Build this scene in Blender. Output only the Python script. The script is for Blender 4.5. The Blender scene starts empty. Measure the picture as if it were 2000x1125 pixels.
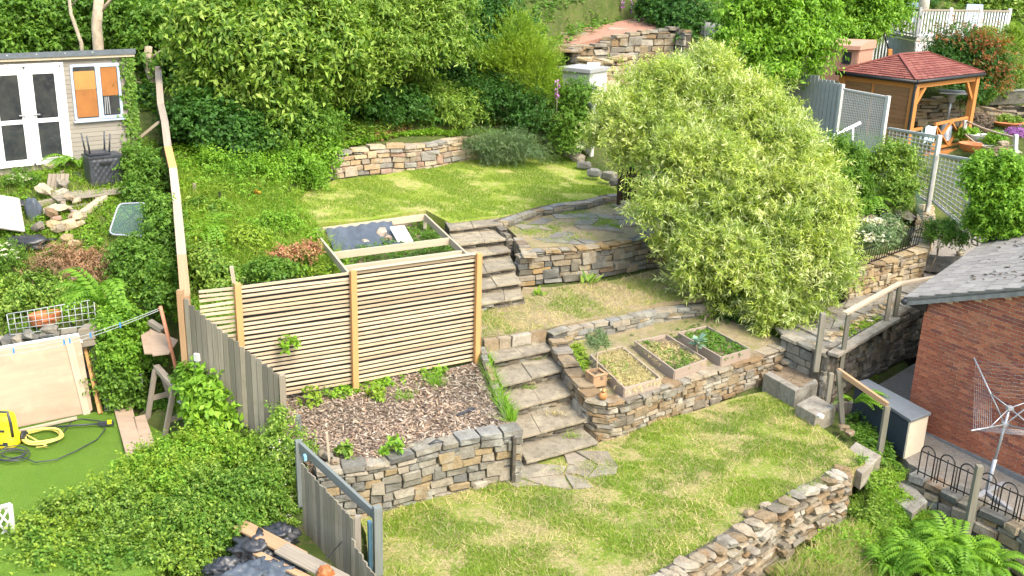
import bpy, bmesh, math, random
import numpy as np
from mathutils import Vector, Matrix
from mathutils.geometry import delaunay_2d_cdt

random.seed(7); RNG = np.random.default_rng(7)
SC = bpy.context.scene
COL = SC.collection

# ------------------------------------------------------------------ camera
FPX, PITCH, ROLL, ZC = 2000.0, math.radians(18.5), math.radians(1.8), 8.0
_c, _s = math.cos(ROLL), math.sin(ROLL)
FWD = Vector((0, math.cos(PITCH), -math.sin(PITCH)))
_u0 = Vector((0, math.sin(PITCH), math.cos(PITCH))); _r0 = Vector((1, 0, 0))
RIGHT = _r0 * _c + _u0 * _s
UP = _u0 * _c - _r0 * _s
CAM = Vector((0, 0, ZC))
cam = bpy.data.objects.new('camera', bpy.data.cameras.new('camera')); COL.objects.link(cam)
_m = Matrix((RIGHT, UP, -FWD)).transposed().to_4x4(); _m.translation = CAM
cam.matrix_world = _m
cam.data.sensor_width = 36.0; cam.data.lens = 36.0; cam.data.clip_start = 0.1; cam.data.clip_end = 2000
SC.camera = cam

# ------------------------------------------------------------------ sky, sun, exposure
SUN_EL, SUN_AZ = math.radians(52), math.radians(138)     # azimuth clockwise from +Y (the way the camera looks)
w = bpy.data.worlds.new('World'); SC.world = w; w.use_nodes = True
nt = w.node_tree; bg = nt.nodes['Background']
sky = nt.nodes.new('ShaderNodeTexSky'); sky.sky_type = 'NISHITA'; sky.sun_disc = False
sky.sun_elevation = SUN_EL; sky.sun_rotation = SUN_AZ; sky.air_density = 1.6; sky.dust_density = 4.0; sky.ozone_density = 0.6
nt.links.new(sky.outputs[0], bg.inputs[0]); bg.inputs[1].default_value = 0.15
sl = bpy.data.lights.new('sun', 'SUN'); sl.energy = 1.2; sl.angle = math.radians(18); sl.color = (1, 0.94, 0.83)
sun = bpy.data.objects.new('sun', sl); COL.objects.link(sun)
_sd = Vector((math.sin(SUN_AZ) * math.cos(SUN_EL), math.cos(SUN_AZ) * math.cos(SUN_EL), math.sin(SUN_EL)))
sun.rotation_euler = _sd.to_track_quat('Z', 'Y').to_euler(); sun.location = (0, 0, 60)
SC.view_settings.view_transform = 'Standard'; SC.view_settings.look = 'None'
SC.view_settings.gamma = 1.0; SC.view_settings.use_curve_mapping = False
SC.view_settings.exposure = 1.7
SC.render.engine = 'CYCLES'
SC.cycles.max_bounces = 6; SC.cycles.diffuse_bounces = 3; SC.cycles.glossy_bounces = 2
SC.cycles.transmission_bounces = 4; SC.cycles.transparent_max_bounces = 8

# ------------------------------------------------------------------ placing: a sight line met with a level, a distance or a wall
def ray(px, py):
    return RIGHT * ((px - 1000) / FPX) - UP * ((py - 562.5) / FPX) + FWD
def V(px, py, z):
    d = ray(px, py); return CAM + d * ((z - ZC) / d.z)
def VY(px, py, y):
    d = ray(px, py); return CAM + d * (y / d.y)
def VP(px, py, p0, n):
    d = ray(px, py); n = Vector(n); return CAM + d * ((Vector(p0) - CAM).dot(n) / d.dot(n))
def proj(p):
    q = Vector(p) - CAM; w_ = q.dot(FWD); return 1000 + FPX * q.dot(RIGHT) / w_, 562.5 - FPX * q.dot(UP) / w_
def zat(x, y, py):                      # height above (x, y) that a row of the picture shows
    lo, hi = -5.0, 20.0
    for _ in range(40):
        m = (lo + hi) / 2
        if proj((x, y, m))[1] > py: lo = m
        else: hi = m
    return lo
def U(a, b): return random.uniform(a, b)

# ------------------------------------------------------------------ object helpers
ORG = {}
def thing(name, label, cat, loc, group=None):
    o = bpy.data.objects.new(name, None); COL.objects.link(o); o.location = loc
    o.empty_display_size = 0.2
    o['label'] = label; o['category'] = cat
    if group: o['group'] = group
    ORG[o] = Vector(loc); return o
def tag(o, label, cat=None, group=None, kind=None):
    o['label'] = label
    if cat: o['category'] = cat
    if group: o['group'] = group
    if kind: o['kind'] = kind
    return o
def link(o, parent):
    COL.objects.link(o)
    if parent is not None:
        o.parent = parent
        if parent.parent is not None: o.matrix_parent_inverse = parent.matrix_basis.inverted()
    return o
def mobj(name, verts, faces, mat, parent=None, smooth=False, kind=None):
    verts = [Vector(v) for v in verts]
    if parent is None:
        xs = [v.x for v in verts]; ys = [v.y for v in verts]; zs = [v.z for v in verts]
        org = Vector(((min(xs) + max(xs)) / 2, (min(ys) + max(ys)) / 2, min(zs)))
    else: org = ORG[parent]
    me = bpy.data.meshes.new(name); me.from_pydata([v - org for v in verts], [], faces)
    me.materials.append(mat)
    if smooth: me.polygons.foreach_set('use_smooth', [True] * len(me.polygons))
    me.update()
    o = bpy.data.objects.new(name, me); link(o, parent)
    if parent is None: o.location = org; ORG[o] = org
    else: ORG[o] = org
    if kind: o['kind'] = kind
    return o
def npobj(name, arr, mat, parent=None, kind=None, smooth=False, loc=None):
    """arr (n, k, 3): n separate polygons of k corners in world space -> ONE mesh"""
    arr = np.asarray(arr, dtype=np.float64); n, k = arr.shape[:2]
    if parent is not None: org = ORG[parent]
    else: org = Vector(loc) if loc is not None else Vector((float(arr[..., 0].mean()), float(arr[..., 1].mean()), float(arr[..., 2].min())))
    co = (arr - np.array(org)).reshape(-1).astype(np.float32)
    me = bpy.data.meshes.new(name)
    me.vertices.add(n * k); me.vertices.foreach_set('co', co)
    me.loops.add(n * k); me.loops.foreach_set('vertex_index', np.arange(n * k, dtype=np.int32))
    me.polygons.add(n); me.polygons.foreach_set('loop_start', np.arange(0, n * k, k, dtype=np.int32))
    me.materials.append(mat); me.update(calc_edges=True)
    o = bpy.data.objects.new(name, me); link(o, parent)
    if parent is None: o.location = org
    ORG[o] = org
    if kind: o['kind'] = kind
    return o
# shared unit shapes
def _unit(name, jit, seed, bev=0.08):
    r = random.Random(seed); bm = bmesh.new(); bmesh.ops.create_cube(bm, size=1.0)
    if bev:
        bmesh.ops.bevel(bm, geom=list(bm.edges), offset=bev, segments=1, profile=0.5, affect='EDGES')
    for v in bm.verts: v.co += Vector((r.uniform(-jit, jit), r.uniform(-jit, jit), r.uniform(-jit, jit)))
    me = bpy.data.meshes.new(name); bm.to_mesh(me); bm.free(); return me
_cache = {}
def shaped(kind, i, mat):
    key = (kind, i, mat.name)
    if key not in _cache:
        if kind == 'box': me = _unit('box', 0, 0, 0)
        elif kind == 'bev': me = _unit('board', 0.0, 0, 0.03)
        elif kind == 'brick': me = _unit('brick', 0.012, i, 0.05)
        elif kind == 'stone': me = _unit('stone', 0.06, i, 0.065)
        elif kind == 'rock': me = _unit('rock', 0.10, 50 + i, 0.24)
        elif kind == 'cyl':
            bm = bmesh.new(); bmesh.ops.create_cone(bm, cap_ends=True, segments=12, radius1=.5, radius2=.5, depth=1)
            bmesh.ops.rotate(bm, verts=bm.verts, cent=(0, 0, 0), matrix=Matrix.Rotation(math.pi / 2, 3, 'Y'))
            me = bpy.data.meshes.new('round'); bm.to_mesh(me); bm.free()
            for p in me.polygons: p.use_smooth = len(p.vertices) == 4
        me.materials.append(mat); _cache[key] = me
    return _cache[key]
def inst(name, me, M, parent=None):
    o = bpy.data.objects.new(name, me); link(o, parent)
    if parent is not None:
        M = M.copy(); M.translation -= ORG[parent]; ORG[o] = ORG[parent]
    else: ORG[o] = M.translation.copy()
    o.matrix_basis = M; return o
def frame(d, upv=Vector((0, 0, 1))):
    d = Vector(d).normalized()
    s = Vector(upv).cross(d)
    if s.length < 1e-4: s = Vector((0, 1, 0)).cross(d)
    if s.length < 1e-4: s = Vector((1, 0, 0))
    s.normalize(); u = d.cross(s); return d, s, u
def beam(name, p0, p1, w_, t_, mat, parent=None, upv=(0, 0, 1), kind='bev', vi=0):
    """a straight piece from p0 to p1: w_ across (sideways), t_ along the up vector"""
    p0 = Vector(p0); p1 = Vector(p1); d, s, u = frame(p1 - p0, Vector(upv)); L = (p1 - p0).length
    M = Matrix((d * L, s * w_, u * t_)).transposed().to_4x4(); M.translation = (p0 + p1) / 2
    return inst(name, shaped(kind, vi, mat), M, parent)
def box(name, c, dx, dy, dz, mat, parent=None, rz=0.0, kind='bev', vi=0):
    """box standing on c (its base centre)"""
    M = Matrix.Rotation(rz, 4, 'Z') @ Matrix.Diagonal((dx, dy, dz, 1)); M.translation = Vector(c) + Vector((0, 0, dz / 2))
    return inst(name, shaped(kind, vi, mat), M, parent)
def tube(name, pts, r, mat, parent=None, seg=8, closed=False, taper=None):
    pts = [Vector(p) for p in pts]; n = len(pts); vs = []; fs = []
    prev = None
    for i, p in enumerate(pts):
        a = pts[(i - 1) % n] if (closed or i > 0) else p
        b = pts[(i + 1) % n] if (closed or i < n - 1) else p
        d = (b - a).normalized()
        if prev is None: _, s, u = frame(d)
        else:
            s = (prev - d * prev.dot(d)); s.normalize(); u = d.cross(s)
        prev = s
        rr = r if taper is None else r + (taper - r) * i / (n - 1)
        for k in range(seg):
            a_ = 2 * math.pi * k / seg
            vs.append(p + s * (rr * math.cos(a_)) + u * (rr * math.sin(a_)))
    m = n if closed else n - 1
    for i in range(m):
        j = (i + 1) % n
        for k in range(seg):
            k2 = (k + 1) % seg; fs.append((i * seg + k, i * seg + k2, j * seg + k2, j * seg + k))
    if not closed:
        fs.append(tuple(range(seg - 1, -1, -1))); fs.append(tuple((n - 1) * seg + k for k in range(seg)))
    return mobj(name, vs, fs, mat, parent, smooth=True)
def lathe(name, c, prof, mat, parent=None, seg=16):
    c = Vector(c); vs = []; fs = []; n = len(prof)
    for r, z in prof:
        for k in range(seg):
            a = 2 * math.pi * k / seg; vs.append(c + Vector((r * math.cos(a), r * math.sin(a), z)))
    for i in range(n - 1):
        for k in range(seg):
            k2 = (k + 1) % seg; fs.append((i * seg + k, i * seg + k2, (i + 1) * seg + k2, (i + 1) * seg + k))
    fs.append(tuple(range(seg - 1, -1, -1))); fs.append(tuple((n - 1) * seg + k for k in range(seg)))
    return mobj(name, vs, fs, mat, parent, smooth=True)
def slab(name, poly, th, mat, parent=None, kind=None, bev=0.0):
    """a flat piece: corners of its top face (any number) and a thickness downwards"""
    poly = [Vector(p) for p in poly]; n = len(poly)
    a = sum((poly[i].x * poly[(i + 1) % n].y - poly[(i + 1) % n].x * poly[i].y) for i in range(n))
    if a < 0: poly.reverse()
    c = sum(poly, Vector()) / n
    if bev:
        ins = [p + (c - p).normalized() * bev for p in poly]
        low = [p - Vector((0, 0, bev * .6)) for p in poly]
        vs = ins + low + [p - Vector((0, 0, th)) for p in poly]; fs = [tuple(range(n))]
        for L_ in (0, 1):
            for i in range(n):
                j = (i + 1) % n; fs.append((L_ * n + j, L_ * n + i, (L_ + 1) * n + i, (L_ + 1) * n + j))
        fs.append(tuple(range(3 * n - 1, 2 * n - 1, -1)))
    else:
        vs = poly + [p - Vector((0, 0, th)) for p in poly]; fs = [tuple(range(n)), tuple(range(2 * n - 1, n - 1, -1))]
        for i in range(n):
            j = (i + 1) % n; fs.append((j, i, n + i, n + j))
    return mobj(name, vs, fs, mat, parent, kind=kind)

# ------------------------------------------------------------------ materials
def _new(name):
    m = bpy.data.materials.new(name); m.use_nodes = True; t = m.node_tree
    return m, t, t.nodes['Principled BSDF']
def _ramp(t, fac, cols, interp='LINEAR'):
    r = t.nodes.new('ShaderNodeValToRGB'); e = r.color_ramp; e.interpolation = interp
    while len(e.elements) < len(cols): e.elements.new(0.5)
    for i, c in enumerate(cols):
        if len(c) == 2: e.elements[i].position = c[0]; col = c[1]
        else: e.elements[i].position = i / max(1, len(cols) - (0 if interp == 'CONSTANT' else 1)); col = c
        e.elements[i].color = (*col, 1)
    t.links.new(fac, r.inputs[0]); return r.outputs[0]
def _noise(t, scale, vec=None, detail=4, rough=0.6):
    n = t.nodes.new('ShaderNodeTexNoise'); n.inputs['Scale'].default_value = scale
    n.inputs['Detail'].default_value = detail; n.inputs['Roughness'].default_value = rough
    if vec is not None: t.links.new(vec, n.inputs['Vector'])
    return n.outputs['Fac']
def _mix(t, fac, a, b, mode='MIX'):
    m = t.nodes.new('ShaderNodeMix'); m.data_type = 'RGBA'; m.blend_type = mode
    for v, s_ in ((fac, 0), (a, 6), (b, 7)):
        if isinstance(v, (int, float)): m.inputs[s_].default_value = v
        elif isinstance(v, tuple): m.inputs[s_].default_value = (*v, 1)
        else: t.links.new(v, m.inputs[s_])
    return m.outputs[2]
def _bump(t, p, h, strength, dist=0.02):
    b = t.nodes.new('ShaderNodeBump'); b.inputs['Strength'].default_value = strength; b.inputs['Distance'].default_value = dist
    t.links.new(h, b.inputs['Height']); t.links.new(b.outputs[0], p.inputs['Normal'])
def _pos(t): return t.nodes.new('ShaderNodeNewGeometry').outputs['Position']
def _spec(p, v):
    p.inputs['Specular IOR Level'].default_value = v
def m_plain(name, col, rough=0.6, metal=0.0, var=0.12, scale=9.0, bump=0.1, spec=0.35):
    m, t, p = _new(name); n = _noise(t, scale, _pos(t))
    hi = tuple(min(1, c * (1 + var)) for c in col); lo = tuple(c * (1 - var) for c in col)
    t.links.new(_ramp(t, n, [(0.3, lo), (0.7, hi)]), p.inputs['Base Color'])
    p.inputs['Roughness'].default_value = rough; p.inputs['Metallic'].default_value = metal; _spec(p, spec)
    if bump: _bump(t, p, _noise(t, scale * 6, _pos(t)), bump, 0.01)
    return m
def m_stone(name, tints, dirt=(0.10, 0.085, 0.06), amt=0.45, lichen=(0.42, 0.42, 0.36), bump=0.8):
    m, t, p = _new(name); oi = t.nodes.new('ShaderNodeObjectInfo')
    base = _ramp(t, oi.outputs['Random'], tints, 'CONSTANT')
    n1 = _noise(t, 7, _pos(t), 6, .7); n2 = _noise(t, 30, _pos(t), 4); n3 = _noise(t, 3.1, _pos(t), 3)
    f1 = _ramp(t, n1, [(0.46, (0, 0, 0)), (0.68, (amt,) * 3)])
    c = _mix(t, f1, base, dirt)
    f2 = _ramp(t, n3, [(0.52, (0, 0, 0)), (0.68, (.5,) * 3)])
    c = _mix(t, f2, c, lichen)
    c = _mix(t, 0.55, c, _ramp(t, n2, [(0.25, (.45, .45, .45)), (0.75, (1.0, 1.0, 1.0))]), 'MULTIPLY')
    t.links.new(c, p.inputs['Base Color']); p.inputs['Roughness'].default_value = 0.9; _spec(p, 0.2)
    _bump(t, p, _noise(t, 22, _pos(t), 6, .75), bump, 0.03)
    return m
def m_wood(name, cols, rough=0.75, grain=0.5, stain=None):
    m, t, p = _new(name); tc = t.nodes.new('ShaderNodeTexCoord'); oi = t.nodes.new('ShaderNodeObjectInfo')
    mp = t.nodes.new('ShaderNodeMapping'); mp.inputs['Scale'].default_value = (1.6, 9, 9)
    t.links.new(tc.outputs['Object'], mp.inputs['Vector'])
    cb = t.nodes.new('ShaderNodeCombineXYZ'); mul = t.nodes.new('ShaderNodeMath'); mul.operation = 'MULTIPLY'; mul.inputs[1].default_value = 37
    t.links.new(oi.outputs['Random'], mul.inputs[0])
    for i in range(3): t.links.new(mul.outputs[0], cb.inputs[i])
    t.links.new(cb.outputs[0], mp.inputs['Location'])
    base = _ramp(t, oi.outputs['Random'], cols)
    n = _noise(t, 1.0, mp.outputs[0], 6, .7)
    c = _mix(t, grain, base, _ramp(t, n, [(0.3, (.4, .4, .4)), (0.6, (1, 1, 1))]), 'MULTIPLY')
    if stain: c = _mix(t, _ramp(t, _noise(t, 4, _pos(t), 5), [(.5, (0, 0, 0)), (.75, (.6,) * 3)]), c, stain)
    t.links.new(c, p.inputs['Base Color']); p.inputs['Roughness'].default_value = rough; _spec(p, .25)
    _bump(t, p, n, 0.35, 0.01); return m
def m_leaf(name, cols, trans=0.35, rough=0.55):
    m, t, p = _new(name); g = t.nodes.new('ShaderNodeNewGeometry')
    c = _ramp(t, g.outputs['Random Per Island'], cols)
    n = _noise(t, 0.9, g.outputs['Position'], 2)
    c = _mix(t, 1.0, c, _ramp(t, n, [(0.3, (.78, .84, .8)), (0.7, (1.12, 1.06, .95))]), 'MULTIPLY')
    t.links.new(c, p.inputs['Base Color']); p.inputs['Roughness'].default_value = rough; _spec(p, 0.3)
    tr = t.nodes.new('ShaderNodeBsdfTranslucent'); ms = t.nodes.new('ShaderNodeMixShader'); ms.inputs[0].default_value = trans
    c2 = _mix(t, 1.0, c, (1.25, 1.35, .55), 'MULTIPLY'); t.links.new(c2, tr.inputs[0])
    t.links.new(p.outputs[0], ms.inputs[1]); t.links.new(tr.outputs[0], ms.inputs[2])
    t.links.new(ms.outputs[0], t.nodes['Material Output'].inputs[0]); return m
def m_ground(name, layers, bump=0.5, bscale=40):
    """layers: colour, then (noise scale, lo, hi, colour) mixed over it"""
    m, t, p = _new(name); c = layers[0]
    for (sc, lo, hi, col) in layers[1:]:
        c = _mix(t, _ramp(t, _noise(t, sc, _pos(t), 6, .65), [(lo, (0, 0, 0)), (hi, (1, 1, 1))]), c, col)
    t.links.new(c, p.inputs['Base Color']) if not isinstance(c, tuple) else None
    p.inputs['Roughness'].default_value = 0.95; _spec(p, .1)
    _bump(t, p, _noise(t, bscale, _pos(t), 6, .8), bump, 0.04); return m
def m_glass(name, col=(.75, .9, .85), alpha=0.35, rough=.05):
    m, t, p = _new(name); p.inputs['Base Color'].default_value = (*col, 1); p.inputs['Roughness'].default_value = rough
    p.inputs['Alpha'].default_value = alpha; return m

STONE = m_stone('wall_stone', [(.27, .22, .15), (.18, .165, .13), (.33, .23, .11), (.24, .21, .165), (.29, .25, .19), (.14, .14, .13), (.35, .29, .20), (.21, .15, .10), (.25, .245, .22), (.31, .24, .14)])
STONE_GREY = m_stone('grey_wall_stone', [(.27, .25, .20), (.19, .185, .16), (.32, .28, .215), (.23, .215, .175), (.15, .15, .14), (.31, .24, .14), (.25, .25, .23), (.35, .31, .24)])
STONE_TAN = m_stone('tan_stone', [(.45, .34, .19), (.50, .40, .25), (.36, .27, .15), (.43, .36, .26), (.52, .44, .30), (.30, .22, .13)], amt=.3)
STONE_WARM = m_stone('warm_stone', [(.44, .34, .23), (.38, .25, .18), (.47, .39, .28), (.31, .24, .18), (.50, .40, .26), (.36, .30, .24), (.29, .27, .24), (.46, .33, .20)], amt=.35)
STONE_DARK = m_stone('dark_rubble_stone', [(.16, .14, .11), (.22, .19, .14), (.12, .11, .09), (.28, .23, .16), (.19, .17, .15)], amt=.6)
STONE_PALE = m_stone('pale_stone', [(.30, .255, .18), (.35, .29, .205), (.27, .20, .12), (.25, .225, .185), (.41, .37, .30), (.26, .18, .10), (.20, .175, .135), (.31, .24, .15)], amt=.5)
SLATE = m_stone('slate', [(.22, .205, .17), (.26, .235, .185), (.19, .18, .16), (.29, .25, .19), (.24, .21, .16)], amt=.45, lichen=(.38, .36, .27), bump=.4)
TREAD = m_stone('tread_stone', [(.30, .26, .19), (.27, .24, .18), (.33, .29, .21), (.25, .22, .17)], amt=.6, lichen=(.45, .40, .28), bump=.6)
CONC = m_stone('concrete', [(.27, .25, .21), (.24, .225, .195), (.30, .27, .22)], amt=.6, bump=.4)
CORE = m_plain('wall_core', (.075, .065, .05), .95, var=.4, scale=14, bump=.6)
SOIL = m_ground('soil', [(.16, .12, .08), (6, .4, .6, (.23, .18, .12)), (16, .5, .65, (.10, .075, .05))])
GRASSY = m_ground('rough_ground', [(.055, .085, .02), (1.5, .4, .6, (.09, .12, .03)), (9, .5, .7, (.13, .11, .06))], .9)
LAWN = m_ground('patchy_lawn_ground', [(.44, .36, .18), (.9, .42, .55, (.27, .33, .06)), (4, .52, .6, (.19, .27, .04)), (14, .52, .62, (.47, .38, .20)), (35, .5, .62, (.19, .25, .045)), (45, .58, .68, (.16, .12, .06))], 1.0, 60)
LAWN2 = m_ground('upper_lawn_ground', [(.27, .33, .055), (1.2, .45, .6, (.41, .38, .15)), (6, .5, .62, (.20, .30, .03)), (16, .55, .65, (.38, .35, .14)), (40, .55, .65, (.13, .18, .025))], .9, 60)
DRY = m_ground('dry_terrace_ground', [(.34, .28, .17), (2.0, .45, .6, (.22, .23, .08)), (10, .45, .65, (.26, .20, .13)), (30, .55, .7, (.44, .36, .22)), (45, .6, .7, (.13, .10, .07))], .9, 60)
MULCH = m_ground('mulch_ground', [(.17, .13, .10), (5, .4, .6, (.27, .20, .15)), (40, .45, .6, (.33, .27, .22)), (60, .5, .6, (.08, .06, .05))], 1.0, 60)
TURF = m_ground('artificial_turf', [(.15, .27, .035), (1.2, .42, .6, (.185, .31, .045)), (5, .55, .7, (.16, .24, .06)), (90, .42, .58, (.11, .21, .025)), (40, .66, .72, (.30, .26, .15))], .9, 120)
GRAVEL = m_ground('grey_gravel', [(.30, .27, .23), (40, .45, .6, (.42, .39, .34)), (70, .5, .6, (.17, .15, .13)), (2, .5, .7, (.24, .21, .17))], 1.0, 60)
REDGRAV = m_ground('red_gravel', [(.42, .22, .15), (50, .45, .6, (.52, .30, .22)), (70, .5, .65, (.28, .14, .10))], 1.0, 60)
W_SLAT = m_wood('larch_slat', [(.52, .42, .28), (.62, .52, .38), (.38, .30, .20), (.58, .48, .34), (.46, .39, .29), (.56, .43, .27)], grain=.6, stain=(.30, .24, .17))
W_POST = m_wood('orange_post', [(.48, .26, .10), (.52, .30, .13)], grain=.35)
W_GREY = m_wood('weathered_board', [(.29, .25, .19), (.24, .21, .17), (.33, .28, .22), (.27, .24, .20)], grain=.55)
W_GREY2 = m_wood('grey_green_board', [(.20, .185, .145), (.29, .265, .21), (.15, .14, .115), (.25, .23, .19), (.33, .29, .22)], grain=.7, stain=(.14, .15, .09))
W_PALE = m_wood('pale_timber', [(.42, .36, .26), (.46, .40, .30), (.37, .31, .23)], grain=.4)
W_PLY = m_wood('plywood', [(.35, .255, .18), (.38, .285, .205)], grain=.35, stain=(.45, .34, .25))
W_BROWN = m_wood('brown_timber', [(.36, .23, .13), (.42, .28, .16)], grain=.45)
W_GAZ = m_wood('gazebo_timber', [(.42, .18, .05), (.46, .20, .06)], grain=.3)
W_GAZB = m_wood('gazebo_cladding', [(.22, .115, .055), (.25, .135, .065), (.19, .10, .05)], grain=.4)
W_SHED = m_wood('shed_board', [(.27, .25, .215), (.31, .285, .245), (.24, .22, .19)], grain=.4)
W_PLANTER = m_wood('planter_board', [(.29, .23, .185), (.33, .27, .215)], grain=.3)
WHITE = m_plain('white_upvc', (.66, .67, .69), .35, var=.03, bump=0)
PAINTW = m_plain('white_paint', (.50, .50, .48), .6, var=.08)
GREYP = m_plain('grey_paint', (.29, .295, .295), .6, var=.08)
GREYL = m_plain('light_grey_paint', (.46, .455, .43), .6, var=.07)
BLUEG = m_plain('blue_grey_frame', (.36, .44, .56), .45, var=.04, bump=0)
DKGREY = m_plain('dark_grey_felt', (.10, .12, .14), .7, var=.15)
BLACKP = m_plain('black_plastic', (.035, .04, .05), .4, var=.2, spec=.5)
BLACKM = m_plain('black_iron', (.015, .015, .017), .45, var=.2, bump=0)
BAG = m_plain('black_sheet', (.022, .024, .028), .42, var=.2, scale=4, bump=.3, spec=.6)
SHEET = m_plain('blue_grey_sheet', (.065, .08, .10), .45, var=.2, scale=5, bump=.3)
STEEL = m_plain('galvanised_steel', (.36, .38, .41), .4, metal=.4, var=.08, bump=0)
def m_pane(name):
    m, t, p = _new(name); n1 = _noise(t, 2.2, _pos(t), 3); n2 = _noise(t, 9, _pos(t), 5)
    c = _mix(t, _ramp(t, n2, [(.5, (0, 0, 0)), (.72, (1, 1, 1))]), _ramp(t, n1, [(.35, (.02, .024, .03)), (.65, (.045, .05, .05)), (.75, (.06, .06, .055))]), (.05, .052, .05))
    t.links.new(c, p.inputs['Base Color']); p.inputs['Roughness'].default_value = .04; _spec(p, .7); return m
DKGLASS = m_pane('dark_glass')
# ------------------------------------------------------------------ terrain and level sheets
def vnoise(x, y, sc, seed=0):
    r = np.random.default_rng(seed); out = np.zeros_like(x); tot = 0
    for k in range(7):
        a = r.uniform(0, 6.28); f = sc * r.uniform(.6, 1.9); amp = 1 / (0.6 + f / sc)
        out += amp * np.sin((x * math.cos(a) + y * math.sin(a)) * f * 6.28 + r.uniform(0, 6.28)); tot += amp
    return out / tot * 1.6
def inpoly(x, y, P):
    x = np.asarray(x); y = np.asarray(y); r = np.zeros(x.shape, bool); n = len(P)
    for i in range(n):
        x0, y0 = P[i][:2]; x1, y1 = P[(i + 1) % n][:2]
        if y0 == y1: continue
        c = ((y0 > y) != (y1 > y)) & (x < (x1 - x0) * (y - y0) / (y1 - y0) + x0); r ^= c
    return r
def pdist(x, y, P):
    d = np.full(np.shape(x), 1e9); n = len(P)
    for i in range(n):
        ax, ay = P[i][:2]; bx, by = P[(i + 1) % n][:2]; vx, vy = bx - ax, by - ay; L = vx * vx + vy * vy + 1e-12
        t = np.clip(((x - ax) * vx + (y - ay) * vy) / L, 0, 1); d = np.minimum(d, np.hypot(x - ax - t * vx, y - ay - t * vy))
    return d
SHEETS = []
def sheet(name, pts, mat, label=None, step=.16, amp=.02, drop=.16, grow=.2, skirt=.35):
    """pts: world corners; the sheet is the plane that fits them best, gently uneven, with a skirt"""
    P = [Vector(p) for p in pts]
    A = np.array([[1, p.x, p.y] for p in P]); k = np.linalg.lstsq(A, np.array([p.z for p in P]), rcond=None)[0]
    def zf(x, y): return k[0] + k[1] * x + k[2] * y + amp * vnoise(np.asarray(x, float), np.asarray(y, float), .55, 3)
    xy = [(p.x, p.y) for p in P]; dense = []
    for i in range(len(xy)):
        a, b = xy[i], xy[(i + 1) % len(xy)]; m = max(1, int(math.dist(a, b) / (step * 1.5)))
        for j in range(m): dense.append((a[0] + (b[0] - a[0]) * j / m, a[1] + (b[1] - a[1]) * j / m))
    n = len(dense); xs = [p[0] for p in dense]; ys = [p[1] for p in dense]
    gx, gy = np.meshgrid(np.arange(min(xs), max(xs), step), np.arange(min(ys), max(ys), step)); gx = gx.ravel(); gy = gy.ravel()
    ok = inpoly(gx, gy, xy) & (pdist(gx, gy, xy) > step * .5)
    allp = [Vector(p) for p in dense] + [Vector((float(a), float(b))) for a, b in zip(gx[ok], gy[ok])]
    r = delaunay_2d_cdt(allp, [], [list(range(n))], 1, 1e-5)
    vx = np.array([v.x for v in r[0]]); vy = np.array([v.y for v in r[0]]); vz = zf(vx, vy)
    vs = [(float(a), float(b), float(c)) for a, b, c in zip(vx, vy, vz)]; fs = [tuple(f) for f in r[2]]
    fs = [f if (vx[f[1]] - vx[f[0]]) * (vy[f[2]] - vy[f[0]]) - (vx[f[2]] - vx[f[0]]) * (vy[f[1]] - vy[f[0]]) > 0 else f[::-1] for f in fs]
    m = len(vs)
    for p in dense: vs.append((p[0], p[1], float(zf(p[0], p[1]))))
    for p in dense: vs.append((p[0], p[1], float(zf(p[0], p[1])) - skirt))
    for i in range(n):
        j = (i + 1) % n; fs.append((m + i, m + j, m + n + j, m + n + i))
    o = mobj(name, vs, fs, mat, None, kind='structure')
    if label: o['label'] = label
    for p in o.data.polygons[:len(r[2])]: p.use_smooth = True
    SHEETS.append((xy, zf, drop, grow)); return o
def terr(x, y):
    x = np.asarray(x, float); y = np.asarray(y, float)
    d = np.sqrt((x[..., None] - CP[:, 0]) ** 2 + (y[..., None] - CP[:, 1]) ** 2)
    z = d @ RW[:-3] + RW[-3] + RW[-2] * x + RW[-1] * y
    z = z + .05 * vnoise(x, y, .3, 5)
    for xy, zf, dr, gr in SHEETS:
        ins = inpoly(x, y, xy) | (pdist(x, y, xy) < gr)
        z = np.where(ins, np.minimum(z, zf(x, y) - dr), z)
    return z
def HZ(x, y):
    x = np.asarray(x, float); y = np.asarray(y, float); z = terr(x, y)
    for xy, zf, dr, gr in SHEETS:
        if gr > .15: z = np.where(inpoly(x, y, xy), np.maximum(z, zf(x, y)), z)
    return z
def gz(x, y): return float(HZ(np.array([x]), np.array([y]))[0])
def grid_mesh(name, X, Y, mat):
    z = terr(X, Y); ny, nx = X.shape
    co = np.stack([X, Y, z], -1).reshape(-1, 3).astype(np.float32)
    i = np.arange(ny * nx).reshape(ny, nx); q = np.stack([i[:-1, :-1], i[:-1, 1:], i[1:, 1:], i[1:, :-1]], -1).reshape(-1, 4)
    me = bpy.data.meshes.new(name); me.vertices.add(len(co)); me.vertices.foreach_set('co', co.ravel())
    me.loops.add(q.size); me.loops.foreach_set('vertex_index', q.ravel().astype(np.int32))
    me.polygons.add(len(q)); me.polygons.foreach_set('loop_start', np.arange(0, q.size, 4, dtype=np.int32))
    me.polygons.foreach_set('use_smooth', np.ones(len(q), bool)); me.materials.append(mat); me.update(calc_edges=True)
    o = bpy.data.objects.new(name, me); COL.objects.link(o); o['kind'] = 'structure'; return o

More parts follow.
